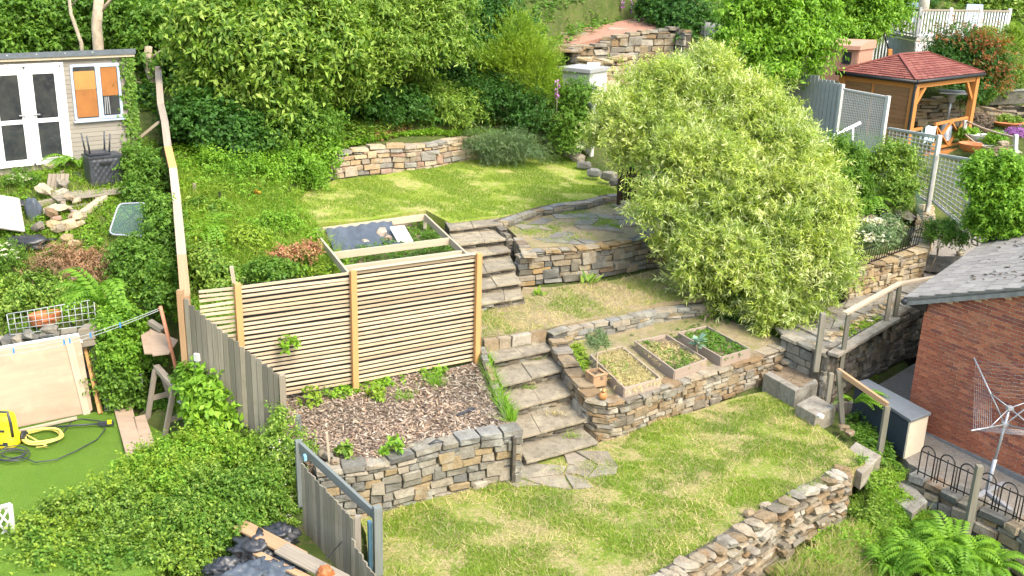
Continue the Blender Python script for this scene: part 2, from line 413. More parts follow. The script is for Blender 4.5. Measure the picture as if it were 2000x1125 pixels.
# ------------------------------------------------------------------ stone walls
def wall(name, label, pts, side, hc=(.10, .18), lc=(.18, .42), depth=.24, mat=None, cope=None, group=None, jit=.015, tilt=.03, thick=.3, cmat=None, gap=.017, seed=1, kind='stone', nvar=12, big=.16, ckind=None):
    """dry-stone wall: pts (x, y, foot z, top z) along its face; side +1: the face looks to the right of the line's run"""
    r = random.Random(seed); mat = mat or STONE
    P = [Vector(p[:2]) for p in pts]; zb = [p[2] for p in pts]; zt = [p[3] for p in pts]
    S = [0.0]
    for i in range(len(P) - 1): S.append(S[-1] + (P[i + 1] - P[i]).length)
    def at(s):
        s = min(max(s, 0), S[-1] - 1e-6); i = 0
        while i < len(P) - 2 and S[i + 1] < s: i += 1
        f = (s - S[i]) / (S[i + 1] - S[i]); d = (P[i + 1] - P[i]).normalized()
        return P[i].lerp(P[i + 1], f), d, zb[i] + (zb[i + 1] - zb[i]) * f, zt[i] + (zt[i + 1] - zt[i]) * f
    p0 = at(S[-1] / 2)
    T = thing(name, label, 'wall', (p0[0].x, p0[0].y, p0[2]), group)
    # recessed core
    vs = []; fs = []; m = max(len(P), int(S[-1] / .5) + 2)
    for k in range(m):
        p, d, b, t = at(S[-1] * k / (m - 1)); inn = Vector((-d.y, d.x)) * side
        a0 = p + inn * .09; a1 = p + inn * thick; t -= .04
        vs += [(a0.x, a0.y, b - .25), (a0.x, a0.y, t), (a1.x, a1.y, t), (a1.x, a1.y, b - .25)]
    for k in range(m - 1):
        for j in range(4): fs.append((4 * k + j, 4 * k + (j + 1) % 4, 4 * k + 4 + (j + 1) % 4, 4 * k + 4 + j))
    fs += [(0, 1, 2, 3), (4 * m - 1, 4 * m - 2, 4 * m - 3, 4 * m - 4)]
    mobj('core', vs, fs, CORE, T); T['kind'] = 'thing'
    for k in range(len(P) - 1):                              # the ground in front of the face lies at the wall's foot
        d = (P[k + 1] - P[k]).normalized(); o_ = Vector((d.y, -d.x)) * side; e = .05
        q = [P[k] - o_ * (thick - .03) - d * e, P[k + 1] - o_ * (thick - .03) + d * e, P[k + 1] + o_ * .32 + d * e, P[k] + o_ * .32 - d * e]
        SHEETS.append(([(v.x, v.y) for v in q], (lambda x, y, z=min(zb[k], zb[k + 1]): z + 0 * np.asarray(x, float)), .03, .03))
    ch = cope[0] if cope else 0.0
    def put(nm, s, l, z, h, dep, off, tl):
        p, d, b, t = at(s); inn = Vector((-d.y, d.x)) * side
        D = Vector((d.x, d.y, 0)); I = Vector((inn.x, inn.y, 0)); Uz = Vector((0, 0, 1))
        D = (D + Uz * r.uniform(-tl, tl)).normalized(); Uz = (Uz - D * Uz.dot(D) + I * r.uniform(-tl, tl)).normalized(); I = Uz.cross(D) * (1 if Uz.cross(D).dot(I) > 0 else -1)
        M = Matrix((D * l, I * dep, Uz * h)).transposed().to_4x4()
        if M.determinant() < 0: M = Matrix((D * -l, I * dep, Uz * h)).transposed().to_4x4()
        q = p + inn * (dep / 2 + off); M.translation = Vector((q.x, q.y, z + h / 2))
        inst(nm, shaped(kind if nm == 'stone' else (ckind or kind), r.randrange(nvar), mat if nm == 'stone' else (cmat or mat)), M, T)
    z = min(zb); top = max(zt) - ch; n = 0
    while z < top - .02:
        h = r.uniform(*hc); s = -r.uniform(0, lc[0])
        while s < S[-1]:
            l = r.uniform(*lc); e = min(s + l, S[-1]); s0 = max(s, 0)
            if S[-1] - e < lc[0] * .4: e = S[-1]
            l = e - s0; mid = (s0 + e) / 2; _, _, b, t = at(mid); t -= ch
            hh = min(h * (r.uniform(1.6, 2.1) if r.random() < big else 1), t - z); bigs = hh > h * 1.2
            if l > .05 and z + h > b - .02 and hh > .035:
                put('stone', mid, l - gap, z + r.uniform(-.006, .006), hh - gap, depth * r.uniform(.85, 1.1), r.uniform(-jit, jit) - (.02 if bigs else 0), tilt); n += 1
            s = e if e > s else s + .05
        z += h
    if cope:
        s = 0.0
        while s < S[-1] - .02:
            l = min(r.uniform(*cope[1]), S[-1] - s); _, _, b, t = at(s + l / 2)
            if S[-1] - s - l < .08: l = S[-1] - s
            put('coping_stone', s + l / 2, l - gap, t - ch + r.uniform(-.01, .015), ch * r.uniform(.85, 1.2), cope[2] * r.uniform(.9, 1.1), -cope[3] * r.uniform(.6, 1.2), tilt * .8)
            s += l
    return T
def wl(px_top, zt, zb):
    """wall line from its top edge in the picture at level zt (number or list), foot level zb"""
    out = []
    for i, (px, py) in enumerate(px_top):
        t = zt[i] if isinstance(zt, (list, tuple)) else zt; b = zb[i] if isinstance(zb, (list, tuple)) else zb
        p = V(px, py, t); out.append((p.x, p.y, b, t))
    return out

# ------------------------------------------------------------------ foliage
def unit(a): return a / (np.linalg.norm(a, axis=-1, keepdims=True) + 1e-9)
def leaf_polys(P, D, N, L, W_, fold=.18):
    D = unit(D); S_ = unit(np.cross(D, N)); N2 = np.cross(S_, D); L = L[:, None]; W_ = W_[:, None]
    mid = P + D * L * .42 + N2 * W_ * fold
    return np.stack([P, mid + S_ * W_ * .5, P + D * L - N2 * L * .08, mid - S_ * W_ * .5], 1)
def twigs(Pt, Dt, Lt, k, ll, lw, spread=.75, droop=.15, flat=.7):
    n = len(Pt); t = (np.arange(k) + RNG.uniform(0, 1, (n, k))) / k * .85 + .15
    Dt = unit(Dt); P = Pt[:, None] + Dt[:, None] * (Lt[:, None] * t)[..., None]
    P[..., 2] -= droop * t ** 2 * Lt[:, None]
    rad = RNG.normal(size=(n, k, 3)); rad -= Dt[:, None] * np.sum(rad * Dt[:, None], -1, keepdims=True); rad = unit(rad)
    D = Dt[:, None] * (1 - spread) + rad * spread; D[..., 2] -= droop
    N = RNG.normal(size=(n, k, 3)) * (1 - flat); N[..., 2] += flat; N += Dt[:, None] * .25
    s = RNG.uniform(.65, 1.25, n * k)
    return leaf_polys(P.reshape(-1, 3), D.reshape(-1, 3), N.reshape(-1, 3), ll * s, lw * s)
def bl(px, py, y, rx, ry, dep=None):
    """one lobe of a crown: where it shows, how far off, how large it shows"""
    c = VY(px, py, y); k = (c - CAM).dot(FWD) / FPX
    return (np.array(c), np.array([rx * k, (dep if dep else (rx + ry) / 2) * k, ry * k]))
def crown_polys(blobs, n, ll, lw, k=8, tl=.3, spread=.75, droop=.15, rc=.22, inner=.16, up=.3, flat=.7, cl=14):
    w_ = np.array([np.prod(b[1]) ** (2 / 3) for b in blobs]); w_ = w_ / w_.sum(); nt_ = max(1, int(n / k)); out = []
    for b, f in zip(blobs, w_):
        m = max(4, int(cl * (1 + 2 * f))); c, r = b; r = r * .84
        u = unit(RNG.normal(size=(m * 3, 3))); tc = unit(np.array([0, 0, ZC]) - c)
        keep = (u[:, 2] > -.55) & ((u @ tc > -.25) | (RNG.random(m * 3) < .3)); u = u[keep][:m]
        q = max(2, int(nt_ * f)); idx = RNG.integers(0, len(u), q)
        cs = RNG.uniform(.6, 1.1, len(u)); cc = c + r * u[idx] * (cs[idx] * RNG.uniform(.86, 1.0, q))[:, None]; g = RNG.normal(size=(q, 3)) * rc * r
        Pt = cc + g; Dt = u[idx] * .75 + RNG.normal(size=(q, 3)) * .45; Dt[:, 2] += up
        inn = RNG.random(q) < inner; Pt[inn] = c + r * u[idx][inn] * RNG.uniform(.35, .8, (inn.sum(), 1)) + RNG.normal(size=(inn.sum(), 3)) * .25 * r
        out.append(twigs(Pt, Dt, tl * RNG.uniform(.6, 1.3, q), k, ll, lw, spread, droop, flat))
    return np.concatenate(out)
def crown(parent, blobs, n, mat, ll, lw, name='foliage', **kw):
    return npobj(name, crown_polys(blobs, n, ll, lw, **kw), mat, parent)
BARK = m_plain('bark', (.20, .16, .11), .9, var=.35, scale=8, bump=.9)
BARK_PALE = m_plain('pale_bark', (.36, .30, .22), .9, var=.3, scale=8, bump=.8)
def limbs(parent, base, blobs, r, mat=BARK, nm='trunk', sub='branch', lean=.5):
    base = Vector(base); cs = [Vector(b[0]) for b in blobs]; mid = sum(cs, Vector()) / len(cs)
    fork = base.lerp(mid, lean); fork.x += U(-.1, .1)
    tr = tube(nm, [base - Vector((0, 0, .2)), base.lerp(fork, .5) + Vector((U(-.08, .08), U(-.08, .08), 0)), fork], r, mat, parent, 8, taper=r * .65)
    for c in cs: tube(sub, [fork - Vector((0, 0, .1)), fork.lerp(c, .5) + Vector((U(-.15, .15), U(-.1, .1), .1)), c], r * .5, mat, parent, 6, taper=r * .12)
    return tr
def plant(name, label, cat, base, blobs, n, mat, ll, lw, group=None, r=.03, tree=False, bark=None, **kw):
    T = thing(name, label, cat, base, group)
    crown(T, blobs, n, mat, ll, lw, 'crown' if tree else 'foliage', **kw)
    limbs(T, base, blobs, r, bark or BARK, 'trunk' if tree else 'stem', 'branch')
    return T
def areapts(poly, n):
    xs = [p[0] for p in poly]; ys = [p[1] for p in poly]; out = np.zeros((0, 2))
    while len(out) < n:
        q = np.stack([RNG.uniform(min(xs), max(xs), n * 2), RNG.uniform(min(ys), max(ys), n * 2)], 1)
        out = np.concatenate([out, q[inpoly(q[:, 0], q[:, 1], poly)]])
    return out[:n]
def pp(*pts): return [V(*p) for p in pts]
def blades(x, y, z, h, w_, lean=.45):
    n = len(x); B = np.stack([x, y, z], 1); a = RNG.uniform(0, 6.28, n); S_ = np.stack([np.cos(a), np.sin(a), np.zeros(n)], 1) * w_
    T = B + np.stack([RNG.normal(0, lean, n) * h, RNG.normal(0, lean, n) * h, h * RNG.uniform(.6, 1.1, n)], 1)
    return np.stack([B - S_, B + S_, T], 1)
def grass(name, label, poly, n, h, mat, w_=.005, lean=.45, thr=None, sc=.5, seed=11, parent=None):
    q = areapts(poly, n)
    if thr is not None:
        v = vnoise(q[:, 0], q[:, 1], sc, seed) + .6 * vnoise(q[:, 0], q[:, 1], sc * 3.3, seed + 1); q = q[v + RNG.normal(0, .25, len(q)) > thr]
    z = HZ(q[:, 0], q[:, 1]); hh = h * RNG.uniform(.5, 1.4, len(q))
    o = npobj(name, blades(q[:, 0], q[:, 1], z - .005, hh, w_, lean), mat, parent, 'stuff'); tag(o, label, 'grass'); return o
def herbs(name, label, poly, n, h, mat, ll, lw, k=6, spread=.8, droop=.2, thr=None, sc=.6, seed=21, cat='weeds', lift=0.0):
    q = areapts(poly, n)
    if thr is not None: q = q[vnoise(q[:, 0], q[:, 1], sc, seed) + RNG.normal(0, .25, len(q)) > thr]
    z = HZ(q[:, 0], q[:, 1]) + lift; hv = .55 + .45 * vnoise(q[:, 0], q[:, 1], .8, seed + 2)
    D = RNG.normal(size=(len(q), 3)) * .3; D[:, 2] = 1
    hh = h * np.clip(hv, .25, 1.3) * RNG.uniform(.6, 1.2, len(q))
    o = npobj(name, twigs(np.stack([q[:, 0], q[:, 1], z], 1), D, hh, k, ll, lw, spread, droop), mat, None, 'stuff'); tag(o, label, cat); return o
def fern_polys(loc, nf, L, pairs=16, wid=.2, rise=.9, a0=0, a1=6.28):
    out = []
    for i in range(nf):
        az = U(a0, a1); l = L * U(.7, 1.1); h = rise * U(.7, 1.2)
        t = np.linspace(.12, 1, pairs); d = np.array([math.cos(az), math.sin(az), 0.])
        pos = np.array(loc) + d * (l * (t ** 1.15))[:, None]; pos[:, 2] += l * h * np.sin(t * 2.5) * .62
        tan = np.gradient(pos, axis=0); tan = unit(tan); side = np.array([-d[1], d[0], 0.])
        pr = np.sin(np.clip(t, 0, 1) ** .7 * 3.0) * wid * l + .015
        for s_ in (-1, 1):
            D = side * s_ * .9 + tan * .45; D[:, 2] -= .15
            N = np.cross(tan, side) * np.ones_like(tan); N[:, 2] = np.abs(N[:, 2])
            out.append(leaf_polys(pos, D, N, pr, np.full(pairs, l * .9 / pairs * 1.15)))
    return np.concatenate(out)
def fern(label, loc, nf, L, mat, group=None, **kw):
    T = thing('fern', label, 'fern', loc, group)
    npobj('fronds', fern_polys(loc, nf, L, **kw), mat, T); return T

G_MID = m_leaf('mid_green_leaf', [(.07, .16, .018), (.11, .23, .026), (.17, .30, .04), (.08, .19, .025)])
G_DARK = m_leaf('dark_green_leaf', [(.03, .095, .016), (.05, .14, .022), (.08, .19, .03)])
G_LIGHT = m_leaf('light_green_leaf', [(.16, .28, .028), (.23, .36, .05), (.33, .44, .10), (.11, .22, .022), (.07, .15, .018)])
G_LIME = m_leaf('lime_leaf', [(.20, .32, .03), (.29, .40, .045), (.14, .26, .025)])
G_WILLOW = m_leaf('silvery_willow_leaf', [(.29, .40, .05), (.40, .50, .09), (.52, .59, .20), (.17, .29, .035), (.63, .67, .36)], trans=.35)
G_GREYG = m_leaf('grey_green_leaf', [(.12, .20, .09), (.18, .26, .14), (.10, .17, .06)])
G_BRIGHT = m_leaf('bright_green_leaf', [(.12, .27, .018), (.19, .37, .03), (.26, .44, .05), (.09, .22, .018)])
G_FERN = m_leaf('fern_green', [(.15, .31, .025), (.21, .39, .04), (.11, .25, .02)], trans=.45)
G_GRASS = m_leaf('grass_blade', [(.18, .30, .028), (.26, .37, .045), (.14, .26, .022), (.38, .42, .11)], trans=.4)
G_STRAW = m_leaf('straw_blade', [(.46, .38, .19), (.55, .46, .26), (.36, .33, .13)], trans=.25)
G_RED = m_leaf('red_leaf', [(.30, .07, .03), (.42, .13, .06), (.20, .15, .04), (.10, .17, .03)])
G_BROWN = m_leaf('dead_brown_foliage', [(.26, .15, .09), (.36, .22, .13), (.20, .11, .06)], trans=.15)
G_WHITE = m_leaf('white_petal', [(.80, .78, .74), (.85, .84, .80), (.70, .68, .62)], trans=.2)
G_PURPLE = m_leaf('purple_petal', [(.34, .10, .42), (.45, .20, .52), (.26, .12, .50)], trans=.2)
G_ORANGE = m_leaf('orange_petal', [(.75, .28, .03), (.80, .45, .06)], trans=.2)
# ================================================================== the ground
sheet('lower_lawn', pp((690, 985, 0), (860, 962, 0), (1025, 914, 0), (1170, 870, 0), (1240, 838, .04), (1318, 816, .08), (1421, 780, .14), (1500, 758, .2), (1560, 775, .2), (1600, 830, .16), (1650, 870, .14), (1690, 905, .12), (1640, 930, .12), (1570, 966, .1), (1480, 1018, .06), (1400, 1070, .03), (1310, 1130, 0), (1200, 1300, 0), (700, 1300, 0), (722, 1120, 0), (715, 1040, 0)), LAWN, 'patchy lower lawn of green tufts and dry straw')
sheet('mulch_bed', pp((548, 770, .8), (690, 752, .83), (931, 706, .88), (945, 690, .9), (975, 750, .88), (1006, 820, .86), (1008, 832, .85), (957, 840, .84), (817, 874, .84), (703, 900, .83), (600, 905, .8), (552, 862, .8)), MULCH, 'planting bed covered in brown bark mulch', amp=.04)
sheet('bed_terrace', pp((1078, 668, .80), (1135, 655, .8), (1240, 641, .8), (1380, 606, .82), (1480, 640, .78), (1545, 670, .74), (1483, 691, .7), (1416, 713, .7), (1343, 736, .7), (1261, 763, .7), (1192, 779, .7), (1160, 770, .72), (1120, 725, .76), (1095, 690, .78)), DRY, 'dry soil terrace holding the raised planters')
sheet('middle_terrace', pp((940, 656, 1.14), (1068, 637, 1.14), (1135, 630, 1.08), (1189, 620, 1.06), (1246, 609, 1.06), (1282, 599, 1.06), (1385, 586, 1.08), (1440, 560, 1.25), (1300, 520, 1.3), (1200, 545, 1.28), (1080, 562, 1.26), (1022, 562, 1.26), (1010, 588, 1.24), (935, 604, 1.22), (925, 640, 1.16)), DRY, 'dry middle terrace between the two flights of steps')
sheet('slate_terrace', pp((985, 440, 1.98), (1056, 420, 2.0), (1147, 404, 2.02), (1205, 388, 2.04), (1290, 400, 2.0), (1300, 455, 1.95), (1212, 467, 1.93), (1152, 476, 1.93), (1049, 484, 1.93), (1030, 486, 1.93), (1008, 462, 1.95)), DRY, 'terrace floor of soil and grass between slate slabs')
sheet('upper_lawn', pp((560, 405, 2.3), (620, 436, 2.2), (730, 430, 2.18), (832, 412, 2.18), (880, 434, 2.14), (982, 424, 2.14), (1056, 401, 2.16), (1147, 388, 2.18), (1207, 374, 2.2), (1195, 350, 2.26), (1150, 335, 2.3), (1100, 300, 2.42), (1060, 308, 2.42), (905, 312, 2.45), (780, 335, 2.44), (655, 350, 2.44), (590, 375, 2.38)), LAWN2, 'mown upper lawn below the rear stone wall', drop=.14)
sheet('artificial_lawn', pp((-160, 900, .45), (-60, 846, .48), (175, 806, .5), (235, 800, .5), (330, 850, .48), (400, 930, .42), (300, 1120, .3), (-200, 1200, .3)), TURF, 'bright green artificial grass below the plywood sheet', amp=.01)
sheet('house_patio', pp((1775, 905, -.2), (1700, 800, -.1), (1730, 760, -.1), (1790, 740, -.1), (2100, 820, -.2), (2300, 1000, -.3), (2060, 1050, -.3), (1985, 1015, -.27), (1900, 970, -.25)), GRAVEL, 'paved and gravelled yard beside the brick house', amp=.01, drop=.3)
sheet('alley_floor', [V(1612, 770, -.1), V(1700, 800, -.1), Vector((7.2, 17.3, -.1)), Vector((10.5, 21.6, -.1)), Vector((9.0, 21.2, -.1)), V(1797, 600, 1.12).xy.to_3d() + Vector((.1, -.05, -.1)), V(1616, 700, 1.0).xy.to_3d() + Vector((.1, -.05, -.1))], GRAVEL, 'narrow gravel alley between walkway wall and brick house', amp=.01, drop=.3)
sheet('walkway', pp((1530, 648, .98), (1612, 684, .98), (1700, 637, 1.04), (1800, 585, 1.12), (1850, 556, 1.18), (1800, 540, 1.18), (1657, 588, 1.04), (1600, 610, .98)), GRAVEL, 'raised stone walkway behind the brick house', amp=.01)
sheet('gravel_yard', pp((1805, 545, 1.22), (1800, 490, 1.35), (1815, 440, 1.45), (1900, 440, 1.45), (1990, 470, 1.4), (2050, 520, 1.3), (1900, 560, 1.2)), GRAVEL, 'grey gravel yard beyond the brick house roof', amp=.01)
sheet('red_gravel_terrace', [VY(px, py, y) for px, py, y in ((1075, 85, 33), (1120, 55, 36), (1250, 38, 38.5), (1318, 46, 36.9), (1322, 51, 36.1), (1255, 59, 35.4), (1195, 68, 34.8), (1130, 88, 33.4), (1085, 102, 32.4))], REDGRAV, 'terrace of red gravel above the far stone wall')
sheet('deep_bed_floor', pp((622, 452, 2.0), (835, 422, 2.0), (910, 500, 1.95), (668, 532, 1.95)), SOIL, 'soil floor inside the timber bed frame', drop=.2, grow=.16)
CPL = [(0, 11, -.2), (3, 13, -.15), (-1, 10, -.2), (0, 5, -1.2), (6, 7, -2), (4.5, 11.5, -.95), (6.3, 13.6, -.75), (7.2, 12.6, -.9), (9, 10, -1.2), (6.6, 14.8, -.42), (6.1, 15.6, -.1),
       (8.5, 16, -.4), (10, 14, -.5), (14, 12, -.8), (6.6, 17, -.1), (5.2, 17.6, .3), (5.6, 18.9, .8), (8.2, 20.2, 1.0), (3, 16.6, .5), (1, 18.3, 1.0), (3.3, 19.4, 1.1), (1.3, 21.6, 1.8), (3.2, 21.6, 1.7), (5, 21.8, 1.9),
       (-1, 23, 2.0), (-3.2, 24.4, 2.2), (1, 26.5, 2.2), (3, 24.6, 2.1), (-3, 26.6, 3.2), (-1, 28.4, 3.2), (1.2, 29, 2.9), (-5.5, 25, 3.0), (-5, 29, 4.7), (1.5, 31.5, 4.0), (-2, 32, 5.2),
       (-9, 21.5, 3.3), (-12, 19.5, 3.3), (-8.3, 20, 3.05), (-10, 24, 3.6), (-14, 25, 4.0), (-8.2, 18.3, 2.5), (-6.4, 17.6, 2.3), (-8.2, 16.5, 1.75), (-7.2, 16.0, 1.45), (-6.2, 15.9, 1.5), (-7, 15.3, .4), (-8.5, 14.6, .4), (-6.3, 14.5, .5), (-5.6, 14.6, .6), (-4.6, 14.1, .7), (-3.6, 13.2, .3), (-5.5, 12.5, .15), (-3.5, 11, -.1), (-6.5, 10, 0), (-10, 8, 0), (-12, 14, .6), (-14, 18, 2.4),
       (-5.2, 15.5, 1.75), (-5.9, 17.5, 2.1), (-2, 17.6, 1.75), (-4, 16.9, 1.85), (-4.2, 19.5, 2.1), (-5.2, 21, 2.35), (-6.8, 20.6, 2.7), (-7.6, 23.3, 3.2), (-.7, 17.4, 1.0), (-2.6, 15.2, .6), (0, 14, .5),
       (6.9, 20.9, 1.6), (8.6, 23, 1.85), (6.6, 23, 2.0), (10, 22.8, 1.3), (13, 22, 1.3), (11.5, 24.5, 1.6), (8.6, 25.5, 2.3), (6.3, 25.2, 2.3), (7.4, 29, 2.7), (9.8, 29, 2.3), (12.5, 28, 2.1), (16, 28, 2.0), (13.5, 32, 2.1), (17, 33, 2.2), (22, 30, 2.2), (15, 36, 3.2), (18, 37, 3.4), (14, 39, 4.3), (22, 41, 4.6), (26, 38, 4), (30, 30, 2.4),
       (4.2, 31.3, 3.9), (2, 33.2, 5.0), (4, 36, 5.5), (6.5, 35, 5.0), (7, 32, 3.8), (8.5, 36, 5.2), (3, 40, 7.2), (-3, 37, 8), (-9, 29, 5.2), (-9, 34, 8), (-15, 30, 6.5), (-22, 22, 4.4), (-20, 34, 9.5), (10, 44, 8), (20, 50, 9.5), (35, 45, 7), (-30, 30, 8), (-30, 45, 17), (0, 52, 15), (-12, 46, 15), (30, 62, 15), (0, 75, 26), (-35, 70, 30), (45, 75, 22), (45, 25, 1), (-25, 8, 0), (25, 12, -1), (30, 3, -3), (-25, 0, -2), (0, 0, -3)]
CP = np.array(CPL, float)
_n = len(CP); _d = np.sqrt(((CP[:, None, :2] - CP[None, :, :2]) ** 2).sum(-1))
_A = np.zeros((_n + 3, _n + 3)); _A[:_n, :_n] = _d; _A[:_n, _n] = 1; _A[:_n, _n + 1:] = CP[:, :2]; _A[_n:, :_n] = _A[:_n, _n:].T
RW = np.linalg.solve(_A, np.concatenate([CP[:, 2], np.zeros(3)]))
# ================================================================== the walls of the main garden
wall('dry_stone_wall', 'squared grey stone wall holding up the bark mulch bed', wl([(620, 922), (703, 910), (740, 903), (767, 897), (817, 883), (860, 869), (957, 848), (1022, 836)], [.84, .84, .84, .84, .86, .88, .9, .92], [-.05, -.02, -.02, 0, 0, 0, 0, 0]), 1, (.09, .15), (.16, .38), .24, STONE_GREY, (.09, (.25, .5), .3, .02), seed=3, big=.25)
wall('dry_stone_wall', 'curved pale stone wall in front of the three raised planters', wl([(1072, 655), (1090, 690), (1112, 732), (1140, 768), (1163, 784), (1190, 789), (1225, 782), (1261, 770), (1292, 758), (1343, 742), (1416, 719), (1483, 697), (1534, 680)], [1.14, .98, .85, .78, .75, .74, .74, .74, .74, .74, .74, .74, .75], [.75, .6, .4, .2, .02, 0, 0, .02, .05, .08, .13, .18, .22]), 1, (.07, .12), (.13, .36), .24, STONE_PALE, (.05, (.2, .45), .3, .03), seed=5, big=.2)
wall('dry_stone_wall', 'low wall of thin flat stones behind the raised planters', wl([(1081, 651), (1135, 637), (1189, 627), (1246, 616), (1282, 606), (1377, 593), (1400, 586)], [1.13, 1.09, 1.08, 1.08, 1.08, 1.1, 1.1], [.78, .78, .78, .79, .79, .8, .8]), 1, (.05, .10), (.2, .5), .24, STONE_GREY, None, seed=7, gap=.008)
wall('dry_stone_wall', 'curved coursed stone wall under the slate terrace beside upper steps', wl([(1003, 462), (1014, 480), (1022, 495), (1049, 492), (1092, 488), (1152, 484), (1212, 474), (1270, 462), (1310, 460)], [1.99, 1.97, 1.96, 1.96, 1.96, 1.96, 1.97, 1.97, 1.97], [1.75, 1.5, 1.26, 1.24, 1.24, 1.24, 1.25, 1.26, 1.26]), 1, (.08, .14), (.18, .46), .24, STONE, (.05, (.15, .35), .26, .02), seed=9)
wall('dry_stone_wall', 'very low edging wall of thin slates between upper lawn and slate terrace', wl([(985, 432), (1020, 419), (1056, 408), (1100, 400), (1147, 394), (1176, 385), (1212, 380)], [2.17, 2.17, 2.18, 2.19, 2.2, 2.22, 2.24], [1.96, 1.97, 1.98, 1.99, 2.0, 2.01, 2.02]), 1, (.035, .06), (.2, .55), .2, STONE_GREY, None, seed=11, gap=.006)
wall('dry_stone_wall', 'rear wall of warm squared stones at the back of upper lawn', wl([(640, 300), (690, 292), (760, 281), (800, 284), (850, 279), (910, 268), (960, 268)], [3.02, 3.04, 3.12, 3.08, 3.08, 3.08, 3.05], [2.36, 2.38, 2.4, 2.4, 2.4, 2.42, 2.42]), 1, (.12, .19), (.22, .45), .26, STONE_WARM, (.1, (.25, .5), .3, .01), seed=13, jit=.03)
wall('dry_stone_wall', 'front wall of rough jumbled buff stones at the edge of lower lawn', wl([(1290, 1148), (1340, 1118), (1420, 1072), (1500, 1018), (1580, 968), (1662, 926)], [.14, .14, .14, .16, .18, .2], [-1.0, -.95, -.9, -.8, -.65, -.5]), 1, (.04, .10), (.10, .42), .28, STONE_PALE, (.10, (.12, .36), .30, .0), seed=15, jit=.07, tilt=.2, kind='stone', ckind='rock')
_a = V(1662, 926, .2)
wall('dry_stone_wall', 'short return of rough buff stones ending the front lawn wall', [(_a.x, _a.y, -.5, .2), (_a.x + .12, _a.y + .35, -.45, .16), (_a.x + .1, _a.y + .8, -.2, .1)], 1, (.06, .13), (.12, .3), .25, STONE_PALE, None, seed=16, jit=.05, tilt=.1)

# ================================================================== steps
def steps(name, label, rows, foot, mat, seed, top=None):
    """rows: (left px, left py, right px, right py, z) of each tread's front edge, lowest first"""
    r = random.Random(seed); T = thing(name, label, 'steps', V(rows[0][0], rows[0][1], foot))
    E = [(V(a, b, z), V(c, d, z), z) for a, b, c, d, z in rows]; low = foot
    for i, (l, rr, z) in enumerate(E):
        nl, nr = (E[i + 1][0], E[i + 1][1]) if i + 1 < len(E) else top
        nl = Vector((nl.x, nl.y, z)); nr = Vector((nr.x, nr.y, z)); bk = ((nl - l) + (nr - rr)) / 2; bk.z = 0; bn = bk.normalized()
        m = r.choice((1, 2, 2)); cuts = [0] + sorted(r.uniform(.3, .7) if m == 2 else (k + r.uniform(-.1, .1)) / m for k in range(1, m)) + [1]
        for k in range(m):                                   # tread slabs
            g = .003; a = l.lerp(rr, cuts[k] + g); b = l.lerp(rr, cuts[k + 1] - g); c = nl.lerp(nr, cuts[k + 1] - g) + bn * .12; d = nl.lerp(nr, cuts[k] + g) + bn * .12
            dz = Vector((0, 0, r.uniform(-.008, .008)))
            a2 = a.lerp(b, .5) - bn * r.uniform(-.01, .03)
            slab('tread_slab', [a + dz - bn * r.uniform(0, .02), a2 + dz, b + dz - bn * r.uniform(0, .02), c + dz, d + dz], .042, mat, T, bev=.012)
        # riser stones under the tread
        hz = z - .042 - low; nrow = 3 if hz > .13 else 2; q0 = low - .03
        for j in range(nrow):
            h = (z - .044 - q0) / (nrow - j) ; s = 0.0; W_ = (rr - l).length; dd = (rr - l).normalized()
            while s < W_ - .02:
                ln = min(r.uniform(.18, .5), W_ - s)
                p = l + dd * (s + ln / 2) + bn * (.085 + .12 + r.uniform(-.02, .012)); p.z = q0
                M = Matrix((dd * (ln - .01), bn * .24, Vector((0, 0, h - .008)))).transposed().to_4x4(); M.translation = p + Vector((0, 0, h / 2))
                inst('riser_stone', shaped('stone', r.randrange(12), STONE_DARK), M, T); s += ln
            q0 += h
        # rubble fill so that no gap shows
        vs = [l + bn * .17, rr + bn * .17, nr + bn * .2, nl + bn * .2]
        slab('fill', [Vector((v.x, v.y, z - .046)) for v in vs], z - .046 - low + .3, CORE, T)
        low = z
    return T
steps('stone_steps', 'lower flight of wide worn stone steps beside the mulch bed', [(1028, 901, 1169, 862, .17), (1016, 853, 1143, 819, .37), (1003, 799, 1117, 768, .57), (980, 752, 1103, 721, .77), (965, 705, 1083, 680, .96)], 0, TREAD, 4, (V(946, 668, 1.12), V(1062, 650, 1.12)))
_l, _r = V(944, 666, 1.16), V(1064, 645, 1.16); _d = (_r - _l)
for k, (a, b) in enumerate(((.0, .22), (.23, .42), (.43, .74), (.75, 1.0))):   # edging at the head of the lower flight
    o = beam('edging_stone', _l + _d * a - Vector((0, 0, .1)), _l + _d * b - Vector((0, 0, .1)), .14, .22, STONE_PALE, None, kind='stone', vi=k)
    tag(o, ['pale edging stone at the head of lower steps, nearest the slatted fence', 'blue-grey edging stone, second from slatted fence, heading the lower steps', 'long buff edging stone, third from slatted fence, heading the lower steps', 'edging stone heading lower steps, farthest from the slatted fence'][k], 'stone', 'edging stones heading the lower steps')
steps('stone_steps', 'upper flight of narrow dark stone steps behind the slatted fence', [(925, 596, 1021, 579, 1.38), (925, 564, 1018, 551, 1.53), (915, 536, 1007, 521, 1.68), (905, 503, 998, 488, 1.83), (892, 478, 988, 466, 1.98), (878, 447, 981, 437, 2.12)], 1.22, TREAD, 6, (V(870, 434, 2.13), V(977, 424, 2.13)))
wall('dry_stone_wall', 'thin stone kerb along the mulch side of lower steps', wl([(946, 672), (962, 716), (980, 768), (1003, 822), (1020, 850)], [1.14, 1.02, .95, .9, .86], [.8, .6, .4, .1, 0]), -1, (.1, .16), (.2, .4), .12, STONE_GREY, None, seed=21, thick=.14)
